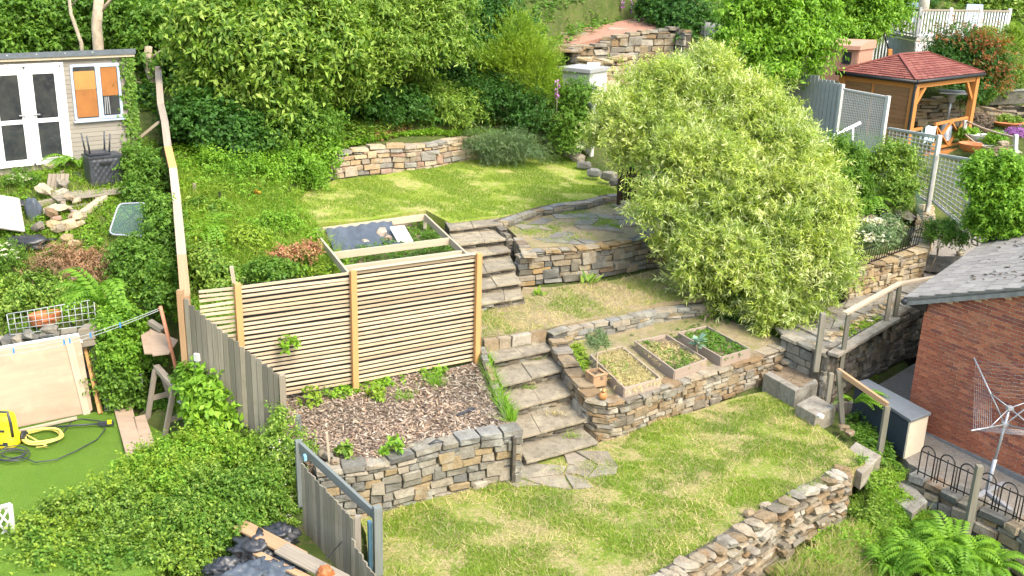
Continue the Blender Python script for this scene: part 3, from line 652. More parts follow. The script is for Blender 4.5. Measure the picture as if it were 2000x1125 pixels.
wall('dry_stone_wall', 'dark stone string wall beside the upper steps', wl([(979, 433), (992, 452), (1003, 466)], [2.14, 2.06, 1.99], [1.95, 1.8, 1.5]), -1, (.05, .09), (.15, .4), .14, STONE_DARK, None, seed=23, thick=.16)

def carve(poly, z, grow=.1):
    SHEETS.append(([(p.x, p.y) for p in poly], (lambda x, y, z=z: z + 0 * np.asarray(x, float)), 0.0, grow))
carve([VY(1110, 98, 32.3), VY(1190, 86, 33.3), VY(1192, 74, 33.9), VY(1325, 55, 35.3), Vector((8.2, 34.5, 0)), Vector((7.6, 30.4, 0)), Vector((2.2, 30.2, 0))], 3.75)
carve([VY(1770, 196, 36.1), VY(1850, 191, 36.3), VY(1930, 209, 36.1), VY(2060, 206, 35.1), Vector((18, 33, 0)), Vector((12, 33.2, 0))], 2.15)
carve(pp((238, 802, .6), (330, 856, .5), (385, 800, .6), (372, 752, .7), (270, 735, .7)), .55)
carve(pp((1028, 910, 0), (1172, 870, 0), (1150, 800, .4), (1000, 840, .4)), -.1)
carve(pp((1018, 850, .35), (1150, 800, .35), (1085, 670, 1.1), (945, 690, 1.1)), .1)
carve(pp((925, 600, 1.25), (1021, 585, 1.25), (1000, 490, 1.8), (905, 500, 1.8)), 1.0)
carve(pp((905, 500, 1.8), (1000, 490, 1.8), (975, 430, 2.1), (870, 440, 2.1)), 1.5)

# slate slabs: the pad at the foot of the steps and the terrace floor
def paving(name, label, poly, cell, zoff, mat, seed, drop=.08, th=.03, gap=.02):
    r = random.Random(seed); T = thing(name, label, 'paving', (poly[0].x, poly[0].y, poly[0].z))
    xs = [p.x for p in poly]; ys = [p.y for p in poly]; P2 = [(p.x, p.y) for p in poly]
    nx = int((max(xs) - min(xs)) / cell) + 2; ny = int((max(ys) - min(ys)) / cell) + 2
    pts = {(i, j): (min(xs) + (i - .5 + (.5 if j % 2 else 0) + r.uniform(-.28, .28)) * cell, min(ys) + (j - .5 + r.uniform(-.28, .28)) * cell) for i in range(nx + 1) for j in range(ny + 1)}
    for i in range(nx):
        for j in range(ny):
            q = [pts[i, j], pts[i + 1, j], pts[i + 1, j + 1], pts[i, j + 1]]
            c = (sum(p[0] for p in q) / 4, sum(p[1] for p in q) / 4)
            if not inpoly(np.array([c[0]]), np.array([c[1]]), P2)[0] or r.random() < drop: continue
            z = gz(*c) + zoff; tl = (r.uniform(-.02, .02), r.uniform(-.02, .02)); pl = []
            for p in q:
                v = Vector((c[0] - p[0], c[1] - p[1])); v = v.normalized() * gap
                x, y = p[0] + v.x, p[1] + v.y; pl.append(Vector((x, y, z + (x - c[0]) * tl[0] + (y - c[1]) * tl[1])))
            if r.random() < .5: pl.insert(1, pl[0].lerp(pl[1], .5) + Vector((r.uniform(-.04, .04), r.uniform(-.04, .04), 0)))
            slab('slab', pl, th + zoff, mat, T, bev=.01)
    return T
paving('paving', 'half-round pad of grey slates at the foot of lower steps', pp((1010, 925, 0), (1060, 905, 0), (1130, 890, 0), (1180, 905, 0), (1195, 935, 0), (1170, 960, 0), (1120, 972, 0), (1060, 975, 0), (1010, 960, 0)), .42, .025, SLATE, 31, 0)
paving('paving', 'crazy paving of grey slate slabs on the terrace by the willow', pp((1010, 440, 1.98), (1060, 424, 2), (1200, 392, 2), (1290, 405, 2), (1290, 460, 1.97), (1140, 476, 1.94), (1050, 480, 1.94)), .48, .02, SLATE, 33, .3, gap=.035)

# ================================================================== fences and timber in the main garden
Zv = Vector((0, 0, 1))
def up(v, z): return Vector((v[0], v[1], z))
FR_, FM, FL_, FLL = Vector((-.61, 17.02, 0)), Vector((-2.6, 15.82, 0)), Vector((-4.24, 14.93, 0)), Vector((-4.74, 14.66, 0))
T = thing('slatted_fence', 'pale timber fence of close horizontal slats between three orange posts', 'fence', up(FM, .84))
_n = Vector((1.2, -1.99, 0)).normalized()
for p, zb_, zt_ in ((FR_, .86, 2.93), (FM, .7, 2.93), (FL_, .7, 2.95)):
    beam('post', up(p, zb_) + _n * .035, up(p, zt_) + _n * .035, .085, .1, W_POST, T, upv=(1, .6, 0))
for a, b, w0 in ((FM, FR_, 0), (FL_, FM, 1), (FLL, FL_, 2)):
    n = 26; bow = [U(-.012, .012) for _ in range(n)]
    for i in range(n):
        z = .90 + (2.90 - .90) * (i + .5) / n + U(-.006, .006); dz = U(-.008, .008)
        beam('slat', up(a, z + dz) - _n * .03, up(b, z - dz) - _n * .03, .018, .043, W_SLAT, T)
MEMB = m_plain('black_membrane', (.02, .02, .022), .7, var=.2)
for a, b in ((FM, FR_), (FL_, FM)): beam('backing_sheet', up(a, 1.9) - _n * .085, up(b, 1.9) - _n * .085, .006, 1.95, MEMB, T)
for dx in (0.0,):
    beam('top_cap', up(FM, 2.915) - _n * .02, up(FR_, 2.915) - _n * .02, .07, .02, W_PALE, T)
o = beam('timber_offcut', VY(457, 553, 15.2), VY(452, 520, 15.2), .05, .05, W_PALE); tag(o, 'short upright pale timber stub behind the slatted fence', 'post')

# boundary fence of upright boards stepping down beside the mulch bed
BA, BB = Vector((-4.97, 14.62, 0)), Vector((-3.42, 13.98, 0)); _d = BB - BA
T = thing('board_fence', 'weathered grey fence of upright boards stepping down past the slatted fence', 'fence', up(BB, .7))
n = 17
for i in range(n):
    f = (i + .5) / n; p = BA.lerp(BB, f); zt_ = 2.80 + (1.84 - 2.80) * (f ** .92) + U(-.02, .02); zb_ = 1.5 + (.45 - 1.5) * f
    beam('board', up(p, zb_) + Vector((0, -.012 * (i % 2), 0)), up(p, zt_), _d.length / n * .88, .018, W_GREY2, T, upv=(-_d.y, _d.x, 0))
_pn = Vector((-_d.y, _d.x, 0)).normalized()
for f0 in (.25, .75): beam('rail', up(BA, 1.5 + 1.3 * f0) + _pn * .04, up(BB, .5 + 1.3 * f0) + _pn * .04, .04, .07, W_GREY, T)
beam('post', up(BB, .4) + _d.normalized() * .06, up(BB, 1.86) + _d.normalized() * .06, .08, .08, W_GREY, T, upv=(1, 0, 0))
beam('post', up(BA, 1.2) - _d.normalized() * .06, up(BA, 2.9) - _d.normalized() * .06, .09, .09, W_BROWN, T, upv=(1, 0, 0))
o = box('junction_box', VP(385, 705, up(BA, 0) - _pn * .04, _pn), .09, .05, .12, PAINTW, None, rz=-.4); tag(o, 'small white socket box screwed to the board fence', 'socket box')
_q = VP(385, 704, up(BA, 0) - _pn * .05, _pn); o = tube('cable', [_q, _q + Vector((-.03, -.03, -.12)), _q + Vector((-.06, -.03, -.25))], .008, GREYP, seg=6); tag(o, 'grey cable hanging from the white socket box', 'cable')

# tall boundary fence running uphill, seen along its top
TF = [VY(362, 578, 14.75), VY(355, 500, 16.0), VY(346, 400, 18.2), VY(338, 330, 19.8), VY(328, 288, 20.9), VY(322, 240, 22.2), VY(314, 205, 23.2), VY(309, 138, 25.2)]
T = thing('boundary_fence', 'tall timber fence running uphill, seen end-on along its stepped top', 'fence', up(TF[0], 1.6))
MW = [W_BROWN, W_PALE, W_PALE, W_POST, W_GREY, W_GREY, W_GREY]
for i in range(len(TF) - 1):
    a, b = TF[i], TF[i + 1]; mt = MW[i]
    beam('top_rail', a, b, .15, .06, mt, T)
    m = max(1, int((up(b, 0) - up(a, 0)).length / .16)); g = [gz(v.x, v.y) for v in (a, b)]
    for k in range(m):
        f = (k + .5) / m; p = a.lerp(b, f); beam('board', up(p, g[0] + (g[1] - g[0]) * f - .1), p - Zv * .03, .15, .025, W_GREY, T, upv=(b.y - a.y, a.x - b.x, 0))
beam('post', up(TF[0], 1.2) + Vector((0.02, -.06, 0)), TF[0] + Vector((.02, -.06, .03)), .12, .1, W_BROWN, T, upv=(0, 1, 0))
beam('post', up(TF[-1], 3.0), TF[-1] + Zv * .1, .12, .12, W_GREY, T, upv=(0, 1, 0))
o = beam('brace', VY(262, 278, 22.6), VY(311, 238, 22.6), .09, .06, W_PALE); tag(o, 'sloping pale timber propped against the tall boundary fence', 'timber')

# low fence at the edge of lower lawn, over the junk
LA, LB = V(588, 905, 1.18), V(692, 1018, .92); LA.z = LB.z = 0
T = thing('board_fence', 'low weathered fence of narrow upright boards at edge of lower lawn', 'fence', up(LB, 0))
_d = LB - LA; n = 14
for i in range(n):
    f = (i + .5) / n; p = LA.lerp(LB, f); zt_ = 1.2 + (.93 - 1.2) * f + U(-.02, .02)
    beam('board', up(p, -.25), up(p, zt_), _d.length / n * .86, .018, W_GREY2, T, upv=(-_d.y, _d.x, 0))
_pn = Vector((-_d.y, _d.x, 0)).normalized()
LC = LB + _d.normalized() * .55
for i in range(6):
    f = (i + .5) / 6; p = LB.lerp(LC, f) - _pn * .05; beam('board', up(p, -.3), up(p, .70 - .30 * f + U(-.03, .03)), .085, .018, W_GREY2, T, upv=(-_d.y, _d.x, 0))
beam('rail', up(LA, .85) + _pn * .03, up(LB, .62) + _pn * .03, .04, .07, W_GREY, T)
beam('post', up(LB, -.3) + _pn * .05, up(LB, .98) + _pn * .05, .07, .07, W_GREY, T, upv=(1, 0, 0))
pt = V(737, 992, 1.0)
T = thing('rail_fence', 'grey-green post and sloping handrail beside low board fence', 'fence', up(pt, 0))
BLUEP = m_plain('faded_blue_paint', (.16, .33, .46), .6); GG = m_wood('grey_green_rail', [(.14, .16, .155), (.17, .19, .18)], grain=.4)
beam('post', up(pt, -.2), up(pt, 1.02), .11, .11, GG, T, upv=(1, .4, 0))
_e = V(583, 868, 1.28)
beam('handrail', up(pt, .86) + Vector((-.02, .03, 0)), _e, .05, .13, GG, T)
beam('blue_post', up(pt, -.2) + Vector((-.12, .12, 0)), up(pt, .72) + Vector((-.12, .12, 0)), .08, .05, BLUEP, T, upv=(1, .4, 0))
beam('far_post', up(_e, .3), _e + Zv * .06, .09, .09, GG, T, upv=(1, .4, 0))
beam('far_post_cap', V(596, 898, 1.2), V(596, 898, 1.2) + Zv * .07, .09, .04, BLUEP, T, upv=(1, .4, 0))

# timber frame of the deep bed with a sheet hanging in it
T = thing('bed_frame', 'pale timber frame with cross bars over the deep bed behind slatted fence', 'bed frame', V(760, 475, 2.0))
zf_ = 2.36
c = {k: V(px, py, zf_) for k, px, py in (('fl', 612, 447), ('fr', 830, 418), ('nl', 682, 533), ('nr', 917, 499), ('al', 648, 493), ('ar', 879, 464), ('bl', 672, 519), ('br', 902, 489))}
for a, b, nm in (('fl', 'fr', 'frame_board'), ('nl', 'nr', 'frame_board'), ('fl', 'nl', 'frame_board'), ('fr', 'nr', 'frame_board'), ('al', 'ar', 'cross_bar'), ('bl', 'br', 'cross_bar')):
    beam(nm, c[a] - Zv * .07, c[b] - Zv * .07, .045, .14, W_PALE, T)
for k in ('fl', 'fr', 'nl', 'nr'): beam('leg', up(c[k], 1.7), c[k] - Zv * .005, .07, .07, W_PALE, T, upv=(1, 0, 0))
_top = [c['fl'].lerp(c['fr'], .1), c['fl'].lerp(c['fr'], .68)]; vs = []; fs = []; nx, ny = 24, 8
for j in range(ny):
    for i in range(nx):
        f = i / (nx - 1); g = j / (ny - 1); p = _top[0].lerp(_top[1], f) + Vector((.36, -.9, 0)).normalized() * (.04 + 1.05 * g)
        p.z = 2.36 - .03 - .30 * g ** .7 + .018 * math.sin(f * 38 + g * 2) * (1 - .4 * g) + .01 * math.sin(f * 11 + 4 * g); vs.append(p)
for j in range(ny - 1):
    for i in range(nx - 1): fs.append((j * nx + i, j * nx + i + 1, (j + 1) * nx + i + 1, (j + 1) * nx + i))
o = mobj('plastic_sheet', vs, fs, SHEET, smooth=True); tag(o, 'blue-grey plastic sheet hanging from the far board of bed frame', 'sheet')
o = beam('white_board', V(775, 442, 2.3), V(793, 474, 2.06), .34, .02, PAINTW); tag(o, 'white panel leaning in the deep bed beside the plastic sheet', 'panel')
for k, (px, py, s_, lb) in enumerate(((745, 466, .3, 'largest brown stone lying by the plastic sheet in the deep bed'), (758, 472, .2, 'pale stone beside the white panel in the deep bed'), (713, 478, .16, 'orange stone, leftmost in the deep bed'), (820, 432, .2, 'reddish stone in the far corner of the deep bed'))):
    p = V(px, py, 2.05); o = box('stone', p, s_, s_ * .8, s_ * .7, STONE_WARM, None, rz=U(0, 3), kind='rock', vi=k); tag(o, lb, 'stone', 'stones in the deep bed')

# raised planters
def planter(label, q, ht, soil, zb_=.72):
    T = thing('raised_planter', label, 'planter', V(*q[0], zb_), 'raised planters')
    P = [V(px, py, zb_ + ht) for px, py in q]
    for i in range(4):
        a, b = P[i], P[(i + 1) % 4]
        beam('side_board', a - Zv * (ht / 2 + .03), b - Zv * (ht / 2 + .03), .03, ht + .06, W_PLANTER, T)
    ctr = sum(P, Vector()) / 4
    slab('soil', [up(p.lerp(ctr, .03), zb_ + ht - .07) for p in P], .08, soil, T); return P
PL1 = planter('nearest raised planter, full of dry straw, beside the potted tree', [(1153, 692), (1215, 676), (1290, 738), (1220, 757)], .2, DRY)
PL2 = planter('middle raised planter of bare soil with a grey-green kale plant', [(1240, 666), (1301, 653), (1380, 701), (1318, 723)], .2, SOIL)
PL3 = planter('farthest raised planter, filled with green weeds, under the willow', [(1325, 649), (1380, 636), (1465, 681), (1409, 697)], .2, SOIL)
def pl_herb(label, P, n, h, mat, ll, lw, z, k=5, thr=None, cat='weeds', name='weeds', seed=3):
    q = areapts([(p.x, p.y) for p in P], n)
    if thr is not None: q = q[vnoise(q[:, 0], q[:, 1], .9, seed) > thr]
    D = RNG.normal(size=(len(q), 3)) * .6; D[:, 2] = 1
    o = npobj(name, twigs(np.stack([q[:, 0], q[:, 1], np.full(len(q), z)], 1), D, h * RNG.uniform(.4, 1.2, len(q)), k, ll, lw, .8, .25), mat, None, 'stuff'); tag(o, label, cat)
pl_herb('dry straw lying in the nearest planter', PL1, 900, .14, G_STRAW, .11, .009, .84, cat='straw', name='straw')
pl_herb('green weeds in the nearest planter', PL1, 160, .1, G_BRIGHT, .05, .025, .85, thr=.2)
pl_herb('dead stalks in the middle planter', PL2, 500, .12, G_STRAW, .10, .008, .84, cat='straw', name='straw', thr=-.2, seed=8)
pl_herb('green weeds in the middle planter', PL2, 260, .11, G_MID, .055, .025, .85, thr=.05)
pl_herb('thick green weeds in the farthest planter', PL3, 330, .11, G_MID, .06, .03, .85, thr=-.4)
p = V(1362, 690, .86); T = thing('kale_plant', 'blue-green kale with broad leaves in the middle planter', 'kale', p)
KALE = m_leaf('kale_leaf', [(.20, .33, .26), (.28, .42, .34), (.15, .27, .2)], trans=.2)
tube('stalk', [p, p + Vector((-.03, 0, .15)), p + Vector((-.02, .02, .26))], .018, BARK_PALE, T, 6)
_q = np.array([p + Vector((U(-.03, .03), U(-.03, .03), U(.15, .28))) for _ in range(22)]); _D = RNG.normal(size=(22, 3)); _D[:, 2] = np.abs(_D[:, 2]) * .5 + .1
_N = np.zeros((22, 3)); _N[:, 2] = 1; npobj('leaves', leaf_polys(_q, _D, _N, RNG.uniform(.14, .22, 22), RNG.uniform(.09, .13, 22), .1), KALE, T)

p = V(1163, 752, .73); T = thing('potted_tree', 'small clipped ball tree in a square wooden tub by lower steps', 'potted tree', p)
for i in range(4):
    a = math.pi / 2 * i + .5; o_ = Vector((math.cos(a), math.sin(a), 0)); s_ = Vector((-o_.y, o_.x, 0))
    beam('tub_side', p + o_ * .125 - s_ * .14 + Zv * .13, p + o_ * .125 + s_ * .14 + Zv * .13, .02, .22, W_BROWN, T)
    beam('tub_rim', p + o_ * .13 - s_ * .15 + Zv * .245, p + o_ * .13 + s_ * .15 + Zv * .245, .045, .02, W_BROWN, T)
slab('tub_base', [p + Vector((x, y, .04)) for x, y in ((-.1, -.1), (.1, -.1), (.1, .1), (-.1, .1))], .04, BLACKP, T)
slab('compost', [p + Vector((x * .12, y * .12, .21)) for x, y in ((-1, -1), (1, -1), (1, 1), (-1, 1))], .05, SOIL, T)
tube('trunk', [p + Zv * .2, p + Vector((.005, 0, .45)), p + Vector((-.01, 0, .68))], .014, BARK_PALE, T, 6)
crown(T, [(np.array(p + Vector((-.01, 0, .80))), np.array([.2, .2, .22]))], 3000, G_GREYG, .035, .014, 'crown', tl=.07, k=6, rc=.22)

def spin(fn, segs): return [fn(k / segs * 2 * math.pi) for k in range(segs)]
p = V(1177, 779, .76); T = thing('hen_ornament', 'small orange and cream hen ornament sitting on the curved wall', 'ornament', p)
HEN = m_plain('glazed_orange', (.42, .20, .07), .35, var=.4, scale=25); CREAM = m_plain('cream_glaze', (.75, .64, .42), .4, var=.1)
lathe('body', p, [(.03, 0), (.06, .01), (.075, .05), (.072, .085), (.055, .115), (.035, .135)], HEN, T, 14)
lathe('head', p + Vector((.01, -.015, .125)), [(.02, 0), (.04, .015), (.045, .04), (.035, .065), (.012, .08)], HEN, T, 12)
mobj('beak', [p + Vector(v) for v in ((.0, -.055, .165), (.02, -.055, .165), (.01, -.055, .18), (.01, -.085, .165))], [(0, 1, 3), (1, 2, 3), (2, 0, 3), (0, 2, 1)], CREAM, T)
mobj('tail', [p + Vector(v) for v in ((-.03, .05, .06), (.03, .05, .06), (.035, .10, .14), (-.035, .10, .14), (0, .06, .1))], [(0, 1, 4), (1, 2, 4), (2, 3, 4), (3, 0, 4), (0, 3, 2, 1)], CREAM, T)
mobj('comb', [p + Vector(v) for v in ((.005, -.03, .2), (.015, -.03, .2), (.01, -.035, .225), (.01, -.005, .215), (.01, .01, .2))], [(0, 1, 2), (1, 3, 2), (0, 2, 3), (1, 4, 3), (0, 3, 4), (0, 4, 1)], HEN, T)

# stakes and oddments in the mulch bed, loose stones
o = beam('stake', V(644, 905, .82), V(638, 838, .82).lerp(V(644, 905, .82), 1.0) + Vector((-.03, 0, .5)), .05, .025, W_PALE, upv=(1, 0, 0)); tag(o, 'pale wooden stake at the corner of the mulch bed', 'stake')
o = beam('stake', V(585, 860, .7), V(585, 860, .7) + Vector((-.01, 0, .42)), .1, .07, GG, upv=(1, 0, 0)); tag(o, 'thick grey post stub beside end of board fence', 'post')
o = beam('metal_bracket', V(893, 812, .88), V(925, 797, .9), .06, .03, BLACKP); tag(o, 'dark metal piece lying on the mulch', 'scrap')
o = tube('strap', [V(838, 870, .87), V(852, 862, .9), V(866, 866, .87)], .03, BAG, seg=6); tag(o, 'crumpled black strip at the mulch wall', 'scrap')
for k, (px, py, lb) in enumerate(((640, 895, 'pale stone at the foot of the wooden stake'), (655, 905, 'flat pale stone beside the stake on the mulch wall'), (628, 890, 'brown stone left of the wooden stake'))):
    o = box('stone', V(px, py, .83), .16, .12, .08, STONE_PALE, None, rz=U(0, 3), kind='rock', vi=k); tag(o, lb, 'stone', 'loose stones by the stake')
for k, (px, py) in enumerate(((1495, 995), (1462, 1010))):
    o = box('stone', V(px, py, .06), .17, .13, .11, STONE_PALE, None, rz=U(0, 3), kind='rock', vi=k); tag(o, ['grey rounded stone lying on lawn just inside the front wall', 'pale stone beside the grey one inside the front wall'][k], 'stone', 'loose stones inside front wall')
# mulch chips
_q = areapts([(v.x, v.y) for v in pp((555, 862, .8), (555, 775, .8), (690, 757, .83), (928, 712, .88), (943, 700, .9), (1003, 822, .86), (957, 842, .84), (817, 876, .84), (703, 902, .83), (610, 900, .8))], 15000)
_a = RNG.uniform(0, 6.28, 15000); _D = np.stack([np.cos(_a), np.sin(_a), RNG.normal(0, .35, 15000)], 1); _N = RNG.normal(0, .35, (15000, 3)); _N[:, 2] += 1
CHIP = m_leaf('bark_chip', [(.27, .20, .15), (.37, .30, .245), (.17, .12, .09), (.08, .06, .05), (.46, .40, .35), (.29, .18, .11)], trans=0.0, rough=.9)
o = npobj('bark_mulch', leaf_polys(np.stack([_q[:, 0], _q[:, 1], HZ(_q[:, 0], _q[:, 1]) + RNG.uniform(0, .025, 15000)], 1), _D, _N, RNG.uniform(.03, .13, 15000), RNG.uniform(.012, .034, 15000), .1), CHIP, None, 'stuff'); tag(o, 'loose brown bark chips covering the bed', 'bark mulch')
# ================================================================== the neighbour's garden on the left
from mathutils import noise as mnoise
def blob(name, c, r, mat, parent=None, seed=0, sub=3, amp=.25, sc=2.2, flatz=None):
    bm = bmesh.new(); bmesh.ops.create_icosphere(bm, subdivisions=sub, radius=1.0); c = Vector(c); vs = []
    bm.verts.ensure_lookup_table()
    for v in bm.verts:
        k = 1 + amp * mnoise.noise(v.co * sc + Vector((seed * 7.1, seed * 3.3, 0))) + amp * .5 * abs(mnoise.noise(v.co * sc * 2.7 + Vector((seed, 0, 5))))
        p = Vector((v.co.x * r[0] * k, v.co.y * r[1] * k, v.co.z * r[2] * k))
        if flatz is not None: p.z = max(p.z, -flatz)
        vs.append(c + p)
    fs = [tuple(v.index for v in f.verts) for f in bm.faces]; bm.free()
    return mobj(name, vs, fs, mat, parent, smooth=True)
SP0 = Vector((-9.42, 21.25, 3.4)); SD = Vector((.77, .64, 0)).normalized(); SN = Vector((SD.y, -SD.x, 0))
def suv(px, py): q = VP(px, py, SP0, SN) - SP0; return q.dot(SD), q.z
def sp(u, v, out=0.0): return SP0 + SD * u + Zv * v + SN * out
def spanel(name, u0, v0, u1, v1, out, th, mat, parent):
    o = beam(name, sp(u0, (v0 + v1) / 2, out), sp(u1, (v0 + v1) / 2, out), th, abs(v1 - v0), mat, parent)
    return o
UR = suv(258, 200)[0]; VT = suv(180, 107)[1]; UL = -3.6
T = thing('garden_shed', 'grey timber garden shed with white glazed double doors and flat roof', 'shed', sp(0, -.3))
mobj('wall_core', [sp(u, v - (.42 if (o_ < -1 and v > 0) else 0), o_) for o_ in (-.03, -2.4) for u, v in ((UL, -.4), (UR, -.4), (UR, VT - .005), (UL, VT - .005))], [(0, 1, 2, 3), (7, 6, 5, 4), (0, 3, 7, 4), (1, 5, 6, 2), (3, 2, 6, 7), (0, 4, 5, 1)], W_GREY, T)
nb = 27
for i in range(nb):
    v = -.35 + (VT + .33) * i / nb; dv = (VT + .33) / nb
    spanel('weatherboard', 0.02 + .0, v, UR + .0, v + dv * .93, .012, .03, W_SHED, T)
DT = suv(117, 127)[1]; DS = suv(67, 319)[0]; DB = suv(135, 315)[1]
for k, (a, b) in enumerate(((UL, -.0),)): spanel('header_board', UL, DT + .02, .02, VT, .012, .03, W_SHED, T)
dw = -DS
for k in (0, 1):                                              # two leaves of the white door
    u1 = -k * dw; u0 = u1 - dw
    D = spanel('door', u0 + .006, DB, u1 - .006, DT, .035, .05, WHITE, T)
    for py0, py1, nm in ((143, 229, 'pane'), (238, 306, 'pane')):
        v1 = suv(85, py0)[1]; v0 = suv(95, py1)[1]
        for (uu0, uu1, vv0, vv1) in ((u0 + .2 * dw, u1 - .2 * dw, v0, v1),):
            M = spanel(nm, uu0, vv0, uu1, vv1, .063, .012, DKGLASS, D)
            for (a, b, c_, d_) in ((uu0 - .03, uu1 + .03, vv1, vv1 + .03), (uu0 - .03, uu1 + .03, vv0 - .03, vv0), (uu0 - .03, uu0, vv0, vv1), (uu1, uu1 + .03, vv0, vv1)): spanel('bead', a, c_, b, d_, .066, .02, WHITE, D)
    hu = u1 - .08 if k else u0 + .08; hv = suv(65, 224)[1]
    spanel('door_handle', hu - (.0 if not k else .12), hv, hu + (.12 if not k else 0.0), hv + .025, .1, .02, STEEL, D)
    spanel('handle_plate', hu - .02, hv - .12, hu + .02, hv + .05, .07, .015, WHITE, D)
    for hz in (.2, .5, .85): spanel('hinge', u1 - .035 if not k else u0, DB + (DT - DB) * hz, u1 if not k else u0 + .035, DB + (DT - DB) * hz + .09, .07, .03, WHITE, D)
spanel('door_frame', .0, DB, .06, DT + .03, .04, .06, WHITE, T); spanel('door_frame', UL, DT + .003, .06, DT + .06, .045, .06, WHITE, T)
W0, WT = suv(134, 126); W1 = suv(240, 229)[0]; WB = suv(145, 236)[1]; wm = W0 + (W1 - W0) * .52
ORG1 = m_plain('orange_board', (.28, .115, .03), .6, var=.15, scale=5); ORG2 = m_plain('amber_board', (.36, .20, .06), .6, var=.12, scale=5)
F = spanel('window', W0, WB, W1, WT, .03, .05, BLUEG, T)
g = .05; sp_l = (W0 + g, wm - g * .6); sp_r = (wm + g * 1.5, W1 - g * 1.3); hh = WT - WB
spanel('pane', sp_l[0], WB + g, sp_l[1], WT - g, .057, .01, DKGLASS, F); spanel('pane', sp_r[0], WB + g * 1.5, sp_r[1], WT - g * 1.5, .057, .01, DKGLASS, F)
spanel('blind_board', sp_l[0] + .005, WB + g + .02, sp_l[1] - .01, WB + .55 * hh, .064, .006, ORG1, F); spanel('blind_board', sp_l[0] + .005, WB + .553 * hh, sp_l[1] - .01, WT - .12 * hh, .065, .006, ORG2, F)
spanel('blind_board', sp_r[0] + .005, WB + .42 * hh, sp_r[1] - .01, WT - g * 1.6, .064, .006, ORG1, F)
for k in range(3): beam('ladder_rail', sp(sp_r[0] + .03 + k * .05, WB + .1, .066), sp(sp_r[0] + .05 + k * .035, WB + .4 * hh, .066), .004, .018, STEEL, F)
for (a, b) in ((wm - g * .5, wm + g * .45),): spanel('window_mullion', a, WB + .01, b, WT - .01, .05, .04, BLUEG, F)
for (u0, u1, v0, v1) in ((wm + g * .5, W1 - .01, WT - g * 1.4, WT - .015), (wm + g * .5, W1 - .01, WB + .015, WB + g * 1.4), (wm + g * .5, wm + g * 1.4, WB + g * 1.4, WT - g * 1.4), (W1 - g * 1.2, W1 - .01, WB + g * 1.4, WT - g * 1.4)): spanel('sash', u0, v0, u1, v1, .065, .03, BLUEG, F)
spanel('window_sill', W0 - .03, WB - .035, W1 + .03, WB, .05, .1, BLUEG, F)
mobj('roof', [sp(u, v - (.42 if o_ < 0 else 0), o_) for o_ in (.14, -2.5) for u, v in ((UL, VT), (UR + .12, VT), (UR + .12, VT + .11), (UL, VT + .11))], [(0, 1, 2, 3), (7, 6, 5, 4), (0, 3, 7, 4), (1, 5, 6, 2), (3, 2, 6, 7), (0, 4, 5, 1)], DKGREY, T)
spanel('fascia', UL, VT - .06, UR + .1, VT - .003, .1, .03, W_PALE, T); spanel('corner_board', UR - .08, -.35, UR, VT - .06, .04, .03, W_SHED, T)
for k in range(8): box('roof_clip', sp(UL + .4 + k * .55, VT + .05, .143), .03, .01, .03, STEEL, T, rz=math.atan2(SD.y, SD.x))

# pallet deck with chest, upturned stool and leaning boards
PC = V(195, 372, 3.05); PX = SD; PY_ = SN
T = thing('pallet', 'weathered grey timber pallet in front of the shed', 'pallet', PC - Zv * .15)
for i in range(7): beam('deck_board', PC - PX * .95 + PY_ * (-.45 + i * .14), PC + PX * .55 + PY_ * (-.45 + i * .14), .11, .022, W_GREY, T)
for i in range(3): beam('bearer', PC + PX * (-.85 + .65 * i) - PY_ * .5 - Zv * .07, PC + PX * (-.85 + .65 * i) + PY_ * .46 - Zv * .07, .09, .1, W_GREY, T)
beam('bottom_board', PC - PX * .95 + PY_ * .42 - Zv * .14, PC + PX * .55 + PY_ * .42 - Zv * .14, .1, .02, W_GREY, T)
CB = V(204, 358, 3.1); T = thing('storage_chest', 'black quilted plastic storage chest on the pallet by the shed', 'chest', CB)
vs = []; fs = []; nx, ny = 29, 25; wd, ht_ = .64, .56
for j in range(ny):
    for i in range(nx):
        a, b = i / (nx - 1), j / (ny - 1); e = min(a, 1 - a, b, 1 - b)
        q = 0 if e < .08 else .022 * abs(math.sin(a * 3.14 * 6 + b * 3.14 * 4) * math.sin(a * 3.14 * 6 - b * 3.14 * 4)) ** .5
        vs.append(CB + PX * ((a - .5) * wd) + Zv * (b * ht_) + PY_ * (.2 + q))
for j in range(ny - 1):
    for i in range(nx - 1): fs.append((j * nx + i, j * nx + i + 1, (j + 1) * nx + i + 1, (j + 1) * nx + i))
mobj('quilted_front', vs, fs, BLACKP, T, smooth=True)
beam('body', CB - PX * wd / 2 + Zv * ht_ / 2, CB + PX * wd / 2 + Zv * ht_ / 2, .396, ht_, BLACKP, T)
beam('lid', CB - PX * (wd / 2 + .02) + Zv * (ht_ + .03), CB + PX * (wd / 2 + .02) + Zv * (ht_ + .03), .44, .05, BLACKP, T)
beam('handle', CB - PX * .12 + Zv * (ht_ - .1) + PY_ * .235, CB + PX * .1 + Zv * (ht_ - .1) + PY_ * .235, .03, .05, BLACKM, T)
SB = CB + Zv * (ht_ + .06) - PX * .08; T = thing('plastic_chair', 'upturned black chair with its legs in the air on the chest', 'chair', SB)
beam('seat', SB - PX * .22 + Zv * .03, SB + PX * .22 + Zv * .03, .36, .04, BLACKP, T)
for a, b in ((-1, -1), (-1, 1), (1, -1), (1, 1)): tube('leg', [SB + PX * (.19 * a) + PY_ * (.14 * b) + Zv * .02, SB + PX * (.23 * a) + PY_ * (.17 * b) + Zv * .42], .02, BLACKP, T, 8, taper=.014)
beam('backrest', SB - PY_ * .17 - PX * .2 + Zv * .0, SB - PY_ * .17 + PX * .2 + Zv * .0, .03, .1, BLACKP, T)
